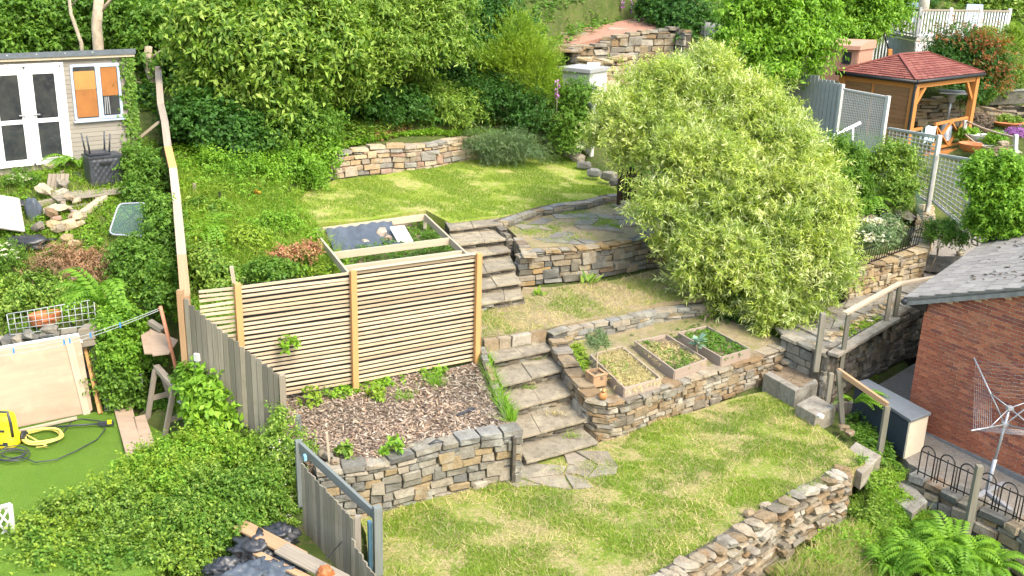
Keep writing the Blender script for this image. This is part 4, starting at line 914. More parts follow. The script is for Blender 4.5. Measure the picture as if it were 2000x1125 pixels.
for i in range(5):
    a = V(92 + i * 8.2, 380, 3.0); o = beam('board', a, a + Vector((.06, .12, .40)), .075, .022, W_GREY, upv=SN); tag(o, ['leftmost', 'second from left', 'middle', 'second from right', 'rightmost'][i] + ' grey board of the five leaning upright beside the pallet', 'board', 'grey boards leaning by the pallet')
o = blob('plastic_bag', V(152, 352, 3.1), (.2, .16, .16), BAG, seed=2, amp=.5); tag(o, 'crumpled dark plastic bag between the boards and chest', 'bag')
o = beam('white_board', V(14, 448, 2.75), VY(4, 382, 19.0), .62, .02, m_plain('grey_white_board', (.30, .285, .26), .7, var=.15, scale=4), upv=(SN.x, SN.y, .2)); tag(o, 'pale flat panel leaning at the left edge of the picture', 'panel')
o = blob('plastic_sheet', V(66, 418, 2.85), (.13, .1, .34), SHEET, seed=5, amp=.5, sc=1.6); tag(o, 'grey plastic sheet draped beside the pale panel', 'sheet')
o = beam('timber_beam', V(60, 402, 2.95), V(200, 372, 3.0), .12, .1, W_GREY); tag(o, 'long grey timber lying along the edge below pallet', 'timber')
o = beam('timber_beam', V(150, 425, 2.8), V(205, 385, 3.0), .14, .1, W_PALE); tag(o, 'pale fallen timber above the rubble heap', 'timber')
r_ = random.Random(5)
for k in range(30):
    px, py = r_.gauss(118, 24), r_.gauss(440, 20); s_ = r_.uniform(.12, .34)
    p = V(px, py, 2.7); p.z = gz(p.x, p.y) + r_.uniform(-.02, .14)
    o = box('rubble_stone', p, s_, s_ * r_.uniform(.6, .9), s_ * r_.uniform(.35, .6), r_.choice((STONE_TAN, STONE_WARM, STONE_PALE)), None, rz=r_.uniform(0, 3), kind='rock', vi=k % 10)
    o.rotation_euler.x += r_.uniform(-.5, .5); o.rotation_euler.y += r_.uniform(-.5, .5)
    tag(o, 'broken buff stone in the rubble heap below the pallet', 'stone', 'rubble stones')
for k, (px, py, r3, lb) in enumerate(((62, 497, (.38, .26, .12), 'crumpled black plastic sheet below the rubble heap'), (32, 462, (.32, .2, .06), 'dark flat sheet lying at the left of the rubble'))):
    p = V(px, py, 2.3); o = blob('black_sheet', (p.x, p.y, gz(p.x, p.y) + .05), r3, BAG, seed=8 + k, amp=.7, sc=2.8); tag(o, lb, 'sheet')
# glass table top
G1 = m_glass('table_glass', (.10, .17, .15), .32)
gq = [VY(232, 398, 18.9), VY(285, 396, 18.9), VY(299, 462, 18.3), VY(212, 458, 18.3)]; T = thing('glass_table', 'tilted glass table top with dark rim lying in the weeds', 'table', gq[3])
def rounded(q, f, m=5):
    out = []
    for i in range(len(q)):
        a, b, c_ = q[i - 1], q[i], q[(i + 1) % len(q)]; s_, e = b.lerp(a, f), b.lerp(c_, f)
        for k in range(m): t = k / (m - 1); out.append(s_.lerp(b, t).lerp(b.lerp(e, t), t))
    return out
rq = rounded(gq, .18); slab('glass', rq, .01, G1, T); tube('rim', rq, .018, STEEL, T, 6, closed=True); tube('under_bar', [gq[0] - Zv * .03, gq[2] - Zv * .03], .012, BLACKM, T, 6); tube('under_bar', [gq[1] - Zv * .03, gq[3] - Zv * .03], .012, BLACKM, T, 6)
# dead heap
p = V(150, 525, 2.25); p.z = gz(p.x, p.y); T = thing('dead_bush', 'heap of dead brown conifer cuttings below the rubble', 'dead bush', p)
crown(T, [(np.array(p + Vector((-.25, 0, .0))), np.array([.55, .4, .34])), (np.array(p + Vector((.3, .05, -.02))), np.array([.5, .4, .28]))], 9000, G_BROWN, .09, .014, 'foliage', tl=.22, k=10, rc=.35)
tube('stem', [p - Zv * .1, p + Zv * .2], .02, BARK, T, 6)
# wire grid, trough, retaining stones
def grid_panel(name, label, q, nx, ny, r, mat, cat='wire panel', fr=None):
    T = thing(name, label, cat, q[3]); fr = fr or r
    for i in range(nx + 1):
        f = i / nx; tube('wire', [q[0].lerp(q[1], f), q[3].lerp(q[2], f)], fr if i in (0, nx) else r, mat, T, 5)
    for j in range(ny + 1):
        f = j / ny; tube('wire', [q[0].lerp(q[3], f), q[1].lerp(q[2], f)], fr if j in (0, ny) else r, mat, T, 5)
    return T
WIRE = m_plain('pale_wire', (.33, .36, .36), .5, var=.1, bump=0)
grid_panel('wire_panel', 'pale wire grid panel standing on edge above the plywood', [VY(13, 614, 15.95), VY(183, 585, 16.5), VY(188, 634, 16.4), VY(20, 654, 15.9)], 13, 4, .006, WIRE, fr=.009)
for k, (q, lb) in enumerate((([(203, 768, 15.4), (232, 764, 15.4), (230, 800, 15.3), (205, 802, 15.3)], 'small wire grid beside the leaning orange post'), ([(255, 738, 15.6), (278, 730, 15.6), (278, 758, 15.5), (258, 760, 15.5)], 'small wire grid half hidden in weeds near the sawhorse'))):
    grid_panel('wire_panel', lb, [VY(*v) for v in q], 5, 5, .005, WIRE)
p = VY(90, 634, 16.3); T = thing('trough', 'oval terracotta trough behind the wire grid', 'trough', p)
TERRA = m_plain('terracotta', (.48, .17, .07), .7, var=.15)
vs = []; fs = []; prof = [(.70, 0), (.88, .03), (1, .20), (1.03, .21), (.95, .22), (.88, .1)]
for k_, z in prof:
    for a in range(20): t = a / 20 * 6.283; vs.append(p + SD * (math.cos(t) * .27 * k_) + SN * (math.sin(t) * .14 * k_) + Zv * z)
for j in range(len(prof) - 1):
    for a in range(20): b = (a + 1) % 20; fs.append((j * 20 + a, j * 20 + b, j * 20 + 20 + b, j * 20 + 20 + a))
fs.append(tuple(range(19, -1, -1))); fs.append(tuple(100 + a for a in range(20))); mobj('bowl', vs, fs, TERRA, T, smooth=True); beam('band', p + SN * .15 - SD * .1 + Zv * .13, p + SN * .15 + SD * .1 + Zv * .13, .02, .03, TERRA, T)
wall('dry_stone_wall', 'rough retaining wall of grey stones behind the plywood sheet', [(VY(-40, 676, 15.7).x, 15.7, .4, 1.5), (VY(90, 660, 15.9).x, 15.9, .4, 1.55), (VY(160, 650, 16.1).x, 16.1, .4, 1.6), (VY(230, 660, 16.0).x, 16.1, .5, 1.5)], 1, (.12, .2), (.2, .4), .26, STONE_GREY, (.1, (.2, .4), .3, .02), seed=41, jit=.04)
for k in range(3):
    o = beam('sleeper', VY(160, 668 - k * 12, 15.75), VY(192, 662 - k * 12, 15.75), .3, .1, W_GREY); tag(o, ['lowest grey timber block stacked behind the plywood corner', 'middle grey timber block stacked behind the plywood corner', 'topmost grey timber block stacked behind the plywood corner'][k], 'timber block', 'timber blocks behind plywood')
for k, (px, py) in enumerate(((55, 655), (38, 664), (98, 645))):
    o = box('stone', VY(px, py + 6, 15.8), .24, .18, .13, STONE_GREY, None, rz=U(0, 3), kind='rock', vi=k); tag(o, ['large grey stone below the middle of wire grid', 'grey stone nearest the left end of wire grid', 'grey stone below the terracotta trough'][k], 'stone', 'stones below the wire grid')
# plywood sheet, batten, planks
pb0, pb1 = V(-45, 852, .48), V(177, 806, .5); ptp = VY(160, 655, 15.62); dv = ptp - pb1; pn = (pb1 - pb0).cross(dv).normalized()
T = thing('plywood_sheet', 'large pale plywood sheet leaning against the retaining wall', 'plywood', pb1)
beam('sheet', pb0 + dv * .5 + Zv * .01, pb1 + dv * .5 + Zv * .01, .018, dv.length, W_PLY, T, upv=dv)
o = beam('plastic_strip', pb0 + dv * .965 - pn * .02 + Zv * .01, pb1 + dv * .965 - pn * .02 + Zv * .01, .01, dv.length * .13, m_plain('milky_plastic', (.62, .68, .72), .3, var=.1), None, upv=dv); tag(o, 'milky plastic strip folded along the top of plywood sheet', 'plastic strip')
sgn = -1 if pn.y > 0 else 1
o = beam('plank', VP(170, 812, pb1, pn) + pn * sgn * .025, VP(133, 664, pb1, pn) + pn * sgn * .025, .11, .02, W_PALE, upv=pn); tag(o, 'narrow pale plank propped upright against plywood sheet', 'plank')
o = beam('batten', V(38, 842, .52), V(150, 816, .54), .05, .04, W_PALE); tag(o, 'pale batten lying along the foot of plywood sheet', 'batten')
o = beam('timber_post', V(197, 808, .5), VY(168, 680, 15.75), .1, .05, W_POST, upv=(1, 0, 0)); tag(o, 'orange timber post leaning beside the plywood sheet', 'post')
for k, q in enumerate((((292, 640), (348, 664), (330, 690), (298, 694)), ((275, 655), (292, 645), (298, 690), (282, 690)))):
    o = slab('board', [VY(px, py, 15.9 - (py - 640) * .012) for px, py in q], .02, W_PLY); tag(o, ['larger weathered plywood offcut lying on slope by the tall fence', 'smaller plywood offcut beside the larger one by the tall fence'][k], 'board', 'plywood offcuts on the slope')
o = beam('timber_block', VY(292, 628, 15.9), VY(318, 645, 15.8), .1, .08, W_GREY); tag(o, 'short grey timber on the plywood offcuts', 'timber')
for k, q in enumerate((((222, 797), (257, 790), (278, 876), (247, 890)), ((260, 815), (283, 809), (303, 868), (279, 874)))):
    o = slab('plank', [V(px, py, .54) for px, py in q], .025, W_PLY); tag(o, ['wide pinkish plank lying on the artificial grass', 'shorter plank lying beside the wide one on artificial grass'][k], 'plank', 'planks on the artificial grass')
# clothes pole and line
pole0, pole1 = V(359, 780, .75), VY(313, 598, 15.4)
o = tube('clothes_pole', [pole0, pole1], .03, m_plain('pinkish_pole', (.50, .22, .13), .5, var=.15), seg=10); tag(o, 'leaning reddish-brown wooden clothes pole beside the sawhorse', 'pole')
PEG = m_plain('blue_plastic', (.05, .25, .6), .4)
for k in range(2):
    a = VY(-60, 690 + k * 12, 14.6); pts = [a.lerp(pole1 - Zv * (.03 + .03 * k), t) - Zv * (.16 * math.sin(t * 3.14)) for t in [i / 14 for i in range(15)]]
    o = tube('washing_line', pts, .006, WIRE, seg=5); tag(o, ['upper pale washing line tied to the reddish pole', 'lower pale washing line tied to the reddish pole'][k], 'washing line', 'washing lines')
    if k == 0:
        for t, lb in ((.22, 'blue peg on the washing line, farthest from the reddish pole'), (.48, 'blue peg on washing line above the plywood plank'), (.51, 'blue peg just right of the one above the plywood plank'), (.62, 'blue peg on washing line above the orange post'), (.78, 'blue peg on the washing line, nearest the reddish pole')):
            q = a.lerp(pole1 - Zv * .03, t) - Zv * (.16 * math.sin(t * 3.14)); o = beam('clothes_peg', q + Zv * .02, q - Zv * .07, .022, .018, PEG, upv=(1, 0, 0)); tag(o, lb, 'peg', 'blue clothes pegs')
# sawhorse
h0, h1 = VY(305, 716, 15.35), VY(346, 762, 14.75); T = thing('sawhorse', 'weathered wooden sawhorse at the edge of the artificial grass', 'sawhorse', up(h1, .5))
beam('top_beam', h0, h1, .1, .08, W_GREY, T); _s = (h1 - h0).cross(Zv).normalized()
for e in (h0.lerp(h1, .06), h0.lerp(h1, .94)):
    for s_ in (-1, 1):
        ft = e + _s * (.24 * s_); ft.z = .45; beam('leg', e - Zv * .02 + _s * .04 * s_, ft, .075, .05, W_GREY, T, upv=h1 - h0)
    beam('tie', e + _s * .16 - Zv * .5, e - _s * .16 - Zv * .5, .02, .09, W_GREY, T)
o = beam('white_board', h1 + Vector((.0, .05, -.25)), h1 + Vector((.22, .25, -.2)), .2, .02, PAINTW); tag(o, 'small white board lying under the end of sawhorse', 'board')
# pressure washer, hose, lance
YEL = m_plain('yellow_plastic', (.80, .62, .02), .35, var=.04, bump=0)
p = V(14, 868, .47); T = thing('pressure_washer', 'yellow and black pressure washer standing on the artificial grass', 'pressure washer', p)
vs = []; fs = []; pr = [(.19, .16, 0), (.21, .17, .05), (.20, .165, .16), (.165, .15, .2), (.16, .145, .42), (.145, .13, .50), (.10, .09, .54)]
for a, b, z in pr:
    for k in range(16):
        t = k / 16 * 6.283; cx, sy = math.cos(t), math.sin(t); e_ = lambda v: math.copysign(abs(v) ** .55, v); vs.append(p + Vector((e_(cx) * a, e_(sy) * b, z)))
for j in range(len(pr) - 1):
    for k in range(16): b = (k + 1) % 16; fs.append((j * 16 + k, j * 16 + b, j * 16 + 16 + b, j * 16 + 16 + k))
fs.append(tuple(range(15, -1, -1))); fs.append(tuple((len(pr) - 1) * 16 + k for k in range(16))); mobj('body', vs, fs, YEL, T, smooth=True)
tube('handle', [p + Vector((.17, -.12, .2)), p + Vector((.17, -.13, .42)), p + Vector((.13, -.1, .6)), p + Vector((-.13, -.1, .6)), p + Vector((-.17, -.13, .42)), p + Vector((-.17, -.12, .2))], .022, BLACKP, T, 8)
for s_ in (-1, 1): beam('wheel', p + Vector((.20 * s_, .1, .09)), p + Vector((.25 * s_, .1, .09)), .19, .19, BLACKP, T, kind='cyl')
beam('front_plate', p + Vector((-.1, -.165, .09)), p + Vector((.1, -.165, .09)), .02, .06, BLACKP, T); beam('name_plate', p + Vector((-.07, -.152, .3)), p + Vector((.07, -.152, .3)), .012, .035, BLACKP, T); beam('switch', p + Vector((-.02, -.18, .12)), p + Vector((.03, -.18, .12)), .03, .04, YEL, T)
def loops(c, rad, n, sq, jit, z):
    r = random.Random(int(c.x * 100)); out = []; m = 28 * n; ph = r.uniform(0, 6)
    for i in range(m + 1):
        a = i / 28 * 6.283 + ph; k = rad * (1 + jit * math.sin(i * .13 + ph)); out.append(c + Vector((math.cos(a) * k, math.sin(a) * k * sq, z + .012 * (i / 28) + .01 * math.sin(i * .7))))
    return out
c_ = V(84, 856, .5); o = tube('garden_hose', [c_ + (v - c_) for v in loops(c_, .28, 4, .85, .12, .02)] + [c_ + Vector((.2, -.3, .02)), c_ + Vector((.05, -.34, .02))], .014, m_plain('yellow_hose', (.72, .60, .15), .5), seg=6); tag(o, 'coil of yellow garden hose on the artificial grass', 'hose')
c_ = V(25, 893, .48); o = tube('power_cable', loops(c_, .2, 5, .8, .3, .02), .008, BLACKP, seg=5); tag(o, 'tangle of black cable in front of the pressure washer', 'cable')
q = [V(40, 892, .5), V(70, 903, .5), V(110, 898, .5), V(150, 880, .5), V(190, 858, .5), V(206, 838, .52), V(195, 822, .53), V(160, 818, .5), V(140, 822, .5), V(120, 850, .5), V(105, 872, .5)]
o = tube('pressure_hose', [q[i].lerp(q[i + 1], t) for i in range(len(q) - 1) for t in (0, .33, .66)], .009, BLACKP, seg=6); tag(o, 'thin black pressure hose looping across the artificial grass', 'hose')
la, lb_ = V(100, 834, .54), V(222, 826, .54); T = thing('spray_lance', 'black spray lance with yellow trigger lying on artificial grass', 'spray lance', lb_ - Zv * .03)
tube('barrel', [la, la.lerp(lb_, .75)], .016, BLACKP, T, 8); beam('grip', la.lerp(lb_, .75), lb_, .05, .07, BLACKP, T); beam('trigger', la.lerp(lb_, .9) + Zv * .02, la.lerp(lb_, .97) + Zv * .02, .054, .05, YEL, T)
# trellis at the lower left corner, red ornament behind
q = [VY(-45, 1003, 11.9), VY(20, 985, 11.9), VY(33, 1096, 11.75), VY(-40, 1120, 11.75)]; T = thing('trellis', 'white diagonal lattice trellis at lower left corner', 'trellis', q[3])
for i in range(4): beam('frame', q[i], q[(i + 1) % 4], .045, .045, GREYL, T, upv=(0, 1, 0))
for s_ in (0, 1):
    for k in range(-8, 9):
        L_ = []
        for t in [i / 60 for i in range(61)]:
            x = t; y = (k / 8 * 1.7 + (t if s_ else 1 - t) * .85)
            if 0 <= y <= 1: L_.append(q[0].lerp(q[1], x).lerp(q[3].lerp(q[2], x), y))
        if len(L_) > 4: beam('lath', L_[0] + Vector((0, .012 * s_, 0)), L_[-1] + Vector((0, .012 * s_, 0)), .03, .01, GREYL, T, upv=(0, 1, 0))
p = VY(12, 1072, 12.15); T = thing('ornament', 'small red and white ornament behind the white trellis', 'ornament', p)
RED = m_plain('red_paint', (.6, .05, .03), .5); lathe('body', p, [(.045, 0), (.06, .03), (.055, .09), (.03, .13)], RED, T, 12); lathe('head', p + Zv * .12, [(.015, 0), (.035, .02), (.035, .05), (.012, .07)], CREAM, T, 10); lathe('hat', p + Zv * .165, [(.04, 0), (.03, .03), (.004, .09)], RED, T, 10)
# junk behind the low fence
for k, (a, b, wd_, mt, lb) in enumerate(((V(468, 1024, .5), V(590, 1088, .45), .22, W_BROWN, 'wide brown board across the junk heap by low fence'), (V(548, 1070, .52), V(672, 1135, .45), .24, W_GREY, 'pale grey board lying over the brown one on junk heap'), (V(448, 1128, .3), VY(466, 1068, 11.9), .1, W_PALE, 'short pale board standing up among the black bags'), (V(480, 1070, .4), V(612, 1135, .4), .1, W_BROWN, 'dark timber under the boards on the junk heap'))):
    o = beam('board', a, b, wd_, .03, mt, upv=(0, 0, 1) if k != 2 else (1, -1, 0)); tag(o, lb, 'board', 'boards on the junk heap')
for k, (px, py, r3, mt, lb) in enumerate(((440, 1118, (.22, .2, .15), BAG, 'shiny black rubbish bag at the foot of the large shrub'), (500, 1075, (.28, .25, .2), BAG, 'black rubbish bag under the brown board'), (545, 1050, (.22, .2, .16), BAG, 'black rubbish bag against the low board fence'), (535, 1120, (.36, .26, .13), SHEET, 'grey plastic sheeting heaped below the boards'), (480, 1130, (.3, .25, .16), SHEET, 'grey sheet nearest the picture bottom in junk heap'))):
    o = blob('rubbish_bag', V(px, py, .3), r3, mt, seed=20 + k, amp=.6, sc=3.6, sub=4); tag(o, lb, 'bag')
p = V(636, 1120, .5); o = blob('orange_plastic', p, (.1, .08, .1), m_plain('orange_plastic', (.36, .12, .04), .5), seed=31, amp=.5); tag(o, 'orange plastic scrap on the grey board', 'scrap')
o = tube('metal_rod', [V(636, 1092, .6), VY(675, 1050, 11.9)], .008, BLACKM, seg=5); tag(o, 'thin dark rod leaning on the low board fence', 'rod')
# ================================================================== the brick house
HC = V(1768, 835, -.25); HG = Vector((.55, -.835, 0)).normalized(); HE = Vector((.62, .785, 0)).normalized(); HN = Vector((HG.y, -HG.x, 0))
if HN.dot(CAM - HC) < 0: HN = -HN
def hv(px, py, out=0.0): q = VP(px, py, HC + HN * out, HN) - HC; return q.dot(HG), q.z
def hp(u, v, out=0.0): return HC + HG * u + Zv * v + HN * out
u0, v0 = hv(1799, 590); u1, v1 = hv(2000, 573)
PITCH_ = (v1 - v0) / (u1 - u0); VE = v0 - PITCH_ * u0          # roof line over the gable: v = VE + PITCH_ * u
HW = 4.2
T = thing('brick_house', 'red brick house gable with grey tiled roof at the right edge', 'house', HC)
mobj('wall', [hp(0, -.3), hp(HW, -.3), hp(HW, VE + PITCH_ * HW), hp(0, VE), hp(0, -.3) + HE * 5.5, hp(HW, -.3) + HE * 5.5, hp(HW, VE + PITCH_ * HW) + HE * 5.5, hp(0, VE) + HE * 5.5], [(0, 1, 2, 3), (7, 6, 5, 4), (0, 3, 7, 4), (1, 5, 6, 2), (3, 2, 6, 7), (0, 4, 5, 1)], m_plain('mortar', (.72, .56, .43), .9, var=.15, scale=20, bump=.5), T)
mobj('plinth', [hp(-.03, -.3, o_) if False else hp(u, v, o_) for o_ in (.05, -.02) for u, v in ((-.04, -.3), (HW, -.3), (HW, .10), (-.04, .10))], [(0, 1, 2, 3), (7, 6, 5, 4), (0, 3, 7, 4), (1, 5, 6, 2), (3, 2, 6, 7), (0, 4, 5, 1)], m_plain('grey_plinth', (.16, .165, .17), .8, var=.2), T)
BRICK = m_stone('red_brick', [(.46, .16, .09), (.36, .115, .07), (.53, .20, .11), (.31, .10, .07), (.49, .17, .09), (.26, .09, .07), (.42, .14, .08)], dirt=(.20, .085, .06), amt=.5, lichen=(.37, .18, .12), bump=.4)
ch_, bl_ = .0665, .205; cand = []
row = 0; v = .11
while v < VE + PITCH_ * HW:
    u = -(bl_ / 2 if row % 2 else 0)
    while u < HW - .02:
        a, b = max(u, 0), min(u + bl_, HW)
        if b - a > .04 and v + ch_ < VE + PITCH_ * ((a + b) / 2) - .01: cand.append((a, b, v))
        u += bl_
    v += ch_; row += 1
cand.sort(key=lambda c: (hp((c[0] + c[1]) / 2, c[2]) - CAM).length)
vis = [c for c in cand if proj(hp(c[0], c[2]))[0] < 2003]; hid = [c for c in cand if proj(hp(c[0], c[2]))[0] >= 2003]
def brickM(c):
    a, b, v = c; g = .014; M = Matrix((HG * (b - a - g), HN * .03, Zv * (ch_ - g))).transposed().to_4x4()
    if M.determinant() < 0: M = Matrix((HG * (a - b + g), HN * .03, Zv * (ch_ - g))).transposed().to_4x4()
    M.translation = hp((a + b) / 2, v + ch_ / 2, .004 + U(-.002, .002)); return M
for k, c in enumerate(vis[:300]): inst('brick', shaped('brick', k % 6, BRICK), brickM(c), T)
rest = vis[300:] + hid; _bx = [Vector((x, y, z)) for x in (-.5, .5) for y in (-.5, .5) for z in (-.5, .5)]; BF = [(0, 1, 3, 2), (4, 6, 7, 5), (0, 4, 5, 1), (2, 3, 7, 6), (0, 2, 6, 4), (1, 5, 7, 3)]
def joined(name, Ms, mat, parent, kind='stuff'):
    vs = []; fs = []
    for M in Ms:
        n = len(vs); vs += [M @ p for p in _bx]; fs += [tuple(n + i for i in f) for f in BF]
    return mobj(name, vs, fs, mat, parent, kind=kind)
BRICK2 = m_leaf('red_brick_far', [(.36, .12, .07), (.29, .09, .055), (.43, .15, .085), (.25, .085, .06)], trans=0, rough=.9)
if rest: joined('brickwork', [brickM(c) for c in rest], BRICK2, T)
# roof: plane through the eave (along HE) and the slope over the gable
def rp(u, e, up_=0.0): return hp(u, VE + PITCH_ * u + .10 + up_, .12) + HE * e
UO = -.32
RT = m_stone('concrete_tile', [(.27, .255, .235), (.31, .295, .275), (.25, .235, .22), (.29, .275, .25)], dirt=(.17, .16, .14), amt=.4, lichen=(.36, .35, .32), bump=.3)
RF = mobj('roof', [rp(UO, 0, -.05), rp(HW, 0, -.05), rp(HW, 5.7, -.05), rp(UO, 5.7, -.05), rp(UO, 0, -.02), rp(HW, 0, -.02), rp(HW, 5.7, -.02), rp(UO, 5.7, -.02)], [(3, 2, 1, 0), (4, 5, 6, 7), (0, 1, 5, 4), (1, 2, 6, 5), (2, 3, 7, 6), (3, 0, 4, 7)], RT, T)
tu, te = .3, .36; sl_ = math.sqrt(1 + PITCH_ ** 2)
for i in range(11):
    for j in range(16):
        a = UO - .02 + i * tu; e = -.02 + j * te; lift = .02 + .0
        q = [rp(a - .03, e + .008, .045), rp(a - .03, e + te - .008, .045), rp(a + tu + .0, e + te - .008, .014), rp(a + tu + .0, e + .008, .014)]
        vs = q + [p - Zv * .022 for p in q]; mobj('tile', vs, [(3, 2, 1, 0), (4, 5, 6, 7), (0, 1, 5, 4), (1, 2, 6, 5), (2, 3, 7, 6), (3, 0, 4, 7)], RT, RF)
mobj('verge_mortar', [rp(UO, -.0, -.13), rp(HW, -.0, -.13), rp(HW, -.0, .01), rp(UO, -.0, .01), rp(UO, .1, -.13), rp(HW, .1, -.13), rp(HW, .1, .01), rp(UO, .1, .01)], [(0, 1, 2, 3), (7, 6, 5, 4), (0, 3, 7, 4), (1, 5, 6, 2), (3, 2, 6, 7), (0, 4, 5, 1)], m_plain('verge_cement', (.22, .22, .21), .9, var=.25), T)
e0, e1 = hv(1781, 590)[0], hv(1817, 590)[0]; bt = hv(1800, 603)[1]
mobj('eave_box', [hp(u, v, .08) + HE * e for e in (0, 5.4) for u, v in ((e0, bt), (e1, bt), (e1, VE + .03), (e0, VE - .02))], [(0, 1, 2, 3), (7, 6, 5, 4), (0, 3, 7, 4), (1, 5, 6, 2), (3, 2, 6, 7), (0, 4, 5, 1)], BLACKM, T)
tube('gutter', [rp(UO - .03, -.03, -.05), rp(UO - .03, 5.6, -.05)], .055, BLACKP, T, 8)
_q = RNG.uniform(0, 1, (260, 2)); pos = np.array([rp(UO + .5 + 2.6 * a ** .8, .2 + 5 * b, .05) for a, b in _q]); pos = pos[(vnoise(pos[:, 0], pos[:, 1], .5, 4) > -.15)]
_a = RNG.uniform(0, 6.28, len(pos)); _D = np.stack([np.cos(_a), np.sin(_a), np.zeros(len(pos))], 1); _N = np.zeros((len(pos), 3)); _N[:, 2] = 1
o = npobj('moss', leaf_polys(pos, _D, _N, RNG.uniform(.04, .16, len(pos)), RNG.uniform(.03, .07, len(pos)), .25), m_leaf('dark_moss', [(.05, .035, .02), (.09, .06, .04), (.03, .025, .015)], trans=0), RF, 'stuff')

# ================================================================== walkway, its walls and handrails
wall('dry_stone_wall', 'dark rubble wall under the walkway facing the brick house', wl([(1616, 692), (1680, 655), (1740, 620), (1797, 592), (1850, 568)], [1.0, 1.04, 1.08, 1.14, 1.18], [-.1, -.1, -.1, -.1, -.1]), 1, (.06, .15), (.12, .36), .25, STONE_DARK, None, seed=51, jit=.04, tilt=.1)
wall('dry_stone_wall', 'lichened end wall of the walkway behind the concrete steps', wl([(1526, 652), (1570, 672), (1616, 692)], [1.0, 1.0, 1.0], [.42, .4, .1]), 1, (.12, .2), (.2, .4), .25, STONE_GREY, (.07, (.3, .5), .3, .02), seed=53)
T = thing('walkway_edging', 'pale concrete kerb with black trim along the walkway edge', 'kerb', V(1616, 690, 1.0))
ke = [V(1617, 690, 1.03), V(1680, 653, 1.07), V(1740, 618, 1.11)]
for i in range(2):
    a, b = ke[i], ke[i + 1]; d = (b - a).normalized(); s_ = d.cross(Zv); s_ = s_ if s_.dot(HE) > 0 else -s_
    beam('kerb', a - s_ * .1, b - s_ * .1, .22, .06, CONC, T); beam('trim', a + s_ * .025 - Zv * .01, b + s_ * .025 - Zv * .01, .02, .07, BLACKM, T)
T2 = PVW = paving('paving', 'large concrete flags on the raised walkway', pp((1538, 648, .98), (1608, 676, .98), (1800, 580, 1.12), (1830, 558, 1.16), (1790, 550, 1.16), (1660, 592, 1.04)), .62, .02, CONC, 55, .06)
for k in range(46):
    t = random.random(); q = V(1622, 676, 1.0).lerp(V(1790, 585, 1.12), t) + Vector((-.2 + U(-.12, .1), .1 + U(-.1, .1), 0)); q.z = gz(q.x, q.y) + .01
    o = box('flat_stone', q, U(.1, .22), U(.06, .12), U(.02, .05), STONE_TAN, PVW, rz=U(0, 3), kind='rock', vi=k % 8)
T = thing('handrail', 'grey timber handrail on posts along the walkway', 'handrail', V(1642, 720, .7))
B0 = V(1642, 722, .66); C0_ = V(1726, 660, .76); D0 = V(1743, 649, .8)
B1, C1, D1 = [up(p, zat(p.x, p.y, y)) for p, y in ((B0, 611), (C0_, 567), (D0, 556))]
for a, b in ((B0, B1), (C0_, C1), (D0, D1)): beam('post', a, b, .075, .075, W_GREY2, T, upv=(1, 0, 0))
R0 = B1 + (B1 - C1).normalized() * .18 + Zv * .03; R1 = D1 + Zv * .03; R2 = VY(1830, 541, R1.y + 1.2)
beam('rail', R0, R1, .10, .05, W_PALE, T); beam('rail', R1, R2, .10, .05, W_PALE, T)
p = V(1593, 725, .62); o = beam('post', p, up(p, zat(p.x, p.y, 612)), .1, .1, W_GREY2, upv=(1, 0, 0)); tag(o, 'tall grey timber post at the corner of walkway end wall', 'post')
T = thing('handrail', 'lower timber handrail sloping down beside the dark storage box', 'handrail', V(1645, 826, .1))
E0 = V(1645, 828, .1); E1 = up(E0 + Vector((-.2, 0, 0)), zat(E0.x - .2, E0.y, 723)); F0 = V(1719, 880, -.05); F1 = up(F0, zat(F0.x, F0.y, 793)); S0 = V(1616, 786, .25)
beam('post', E0, E1, .1, .08, W_GREY2, T, upv=(1, 0, 0)); beam('post', F0 - Zv * .1, F1, .09, .09, W_GREY2, T, upv=(1, 0, 0)); beam('post', S0, up(S0, zat(S0.x, S0.y, 729)), .08, .08, W_GREY2, T, upv=(1, 0, 0))
beam('rail', E1 + Vector((0, .05, -.02)), F1 + Zv * .02, .06, .09, W_BROWN, T)
# concrete steps and slabs at the lawn's corner
def block(label, q, h, mat=CONC, name='concrete_step', cat='step', grp='concrete steps', z=None):
    o = slab(name, [V(px, py, z) for px, py in q], h, mat, bev=.02); tag(o, label, cat, grp); return o
block('long concrete kerb in front of the small soil bed', [(1492, 729), (1502, 724), (1562, 757), (1554, 764)], .45, z=.48)
block('short concrete kerb at the side of the small soil bed', [(1554, 764), (1562, 757), (1592, 739), (1598, 746)], .45, z=.478)
o = slab('soil_bed', [V(px, py, .44) for px, py in ((1500, 728), (1540, 700), (1600, 715), (1596, 745), (1555, 760))], .3, SOIL); tag(o, 'small bed of brown soil inside the concrete kerb', 'soil bed')
block('lower concrete step below the small soil bed', [(1555, 789), (1590, 770), (1632, 794), (1593, 811)], .35, z=.36)
block('broad concrete slab at the end of lower lawn', [(1640, 893), (1672, 862), (1722, 889), (1684, 925)], .3, z=.1)
block('flat concrete slab lying in the weeds below the black railings', [(1733, 934), (1775, 938), (1812, 978), (1782, 1002), (1745, 975)], .2, z=-.35)
o = box('stone', V(1601, 818, .35), .12, .1, .1, PAINTW, None, kind='rock', vi=3); tag(o, 'white rounded stone on the corner of lower concrete step', 'stone')
for k, (px, py) in enumerate(((1532, 712), (1520, 722), (1542, 708), (1648, 840), (1660, 850))):
    o = box('stone', V(px, py, .46 if k < 3 else .1), .18, .14, .09, STONE_PALE, None, rz=U(0, 3), kind='rock', vi=k); tag(o, ['topmost pale stone in small pile in the soil bed', 'lower pale stone in small pile in the soil bed', 'back stone of small pile in the soil bed', 'flat stone by the leaning handrail post', 'flat stone nearest the storage box'][k], 'stone', 'stones round the concrete steps')
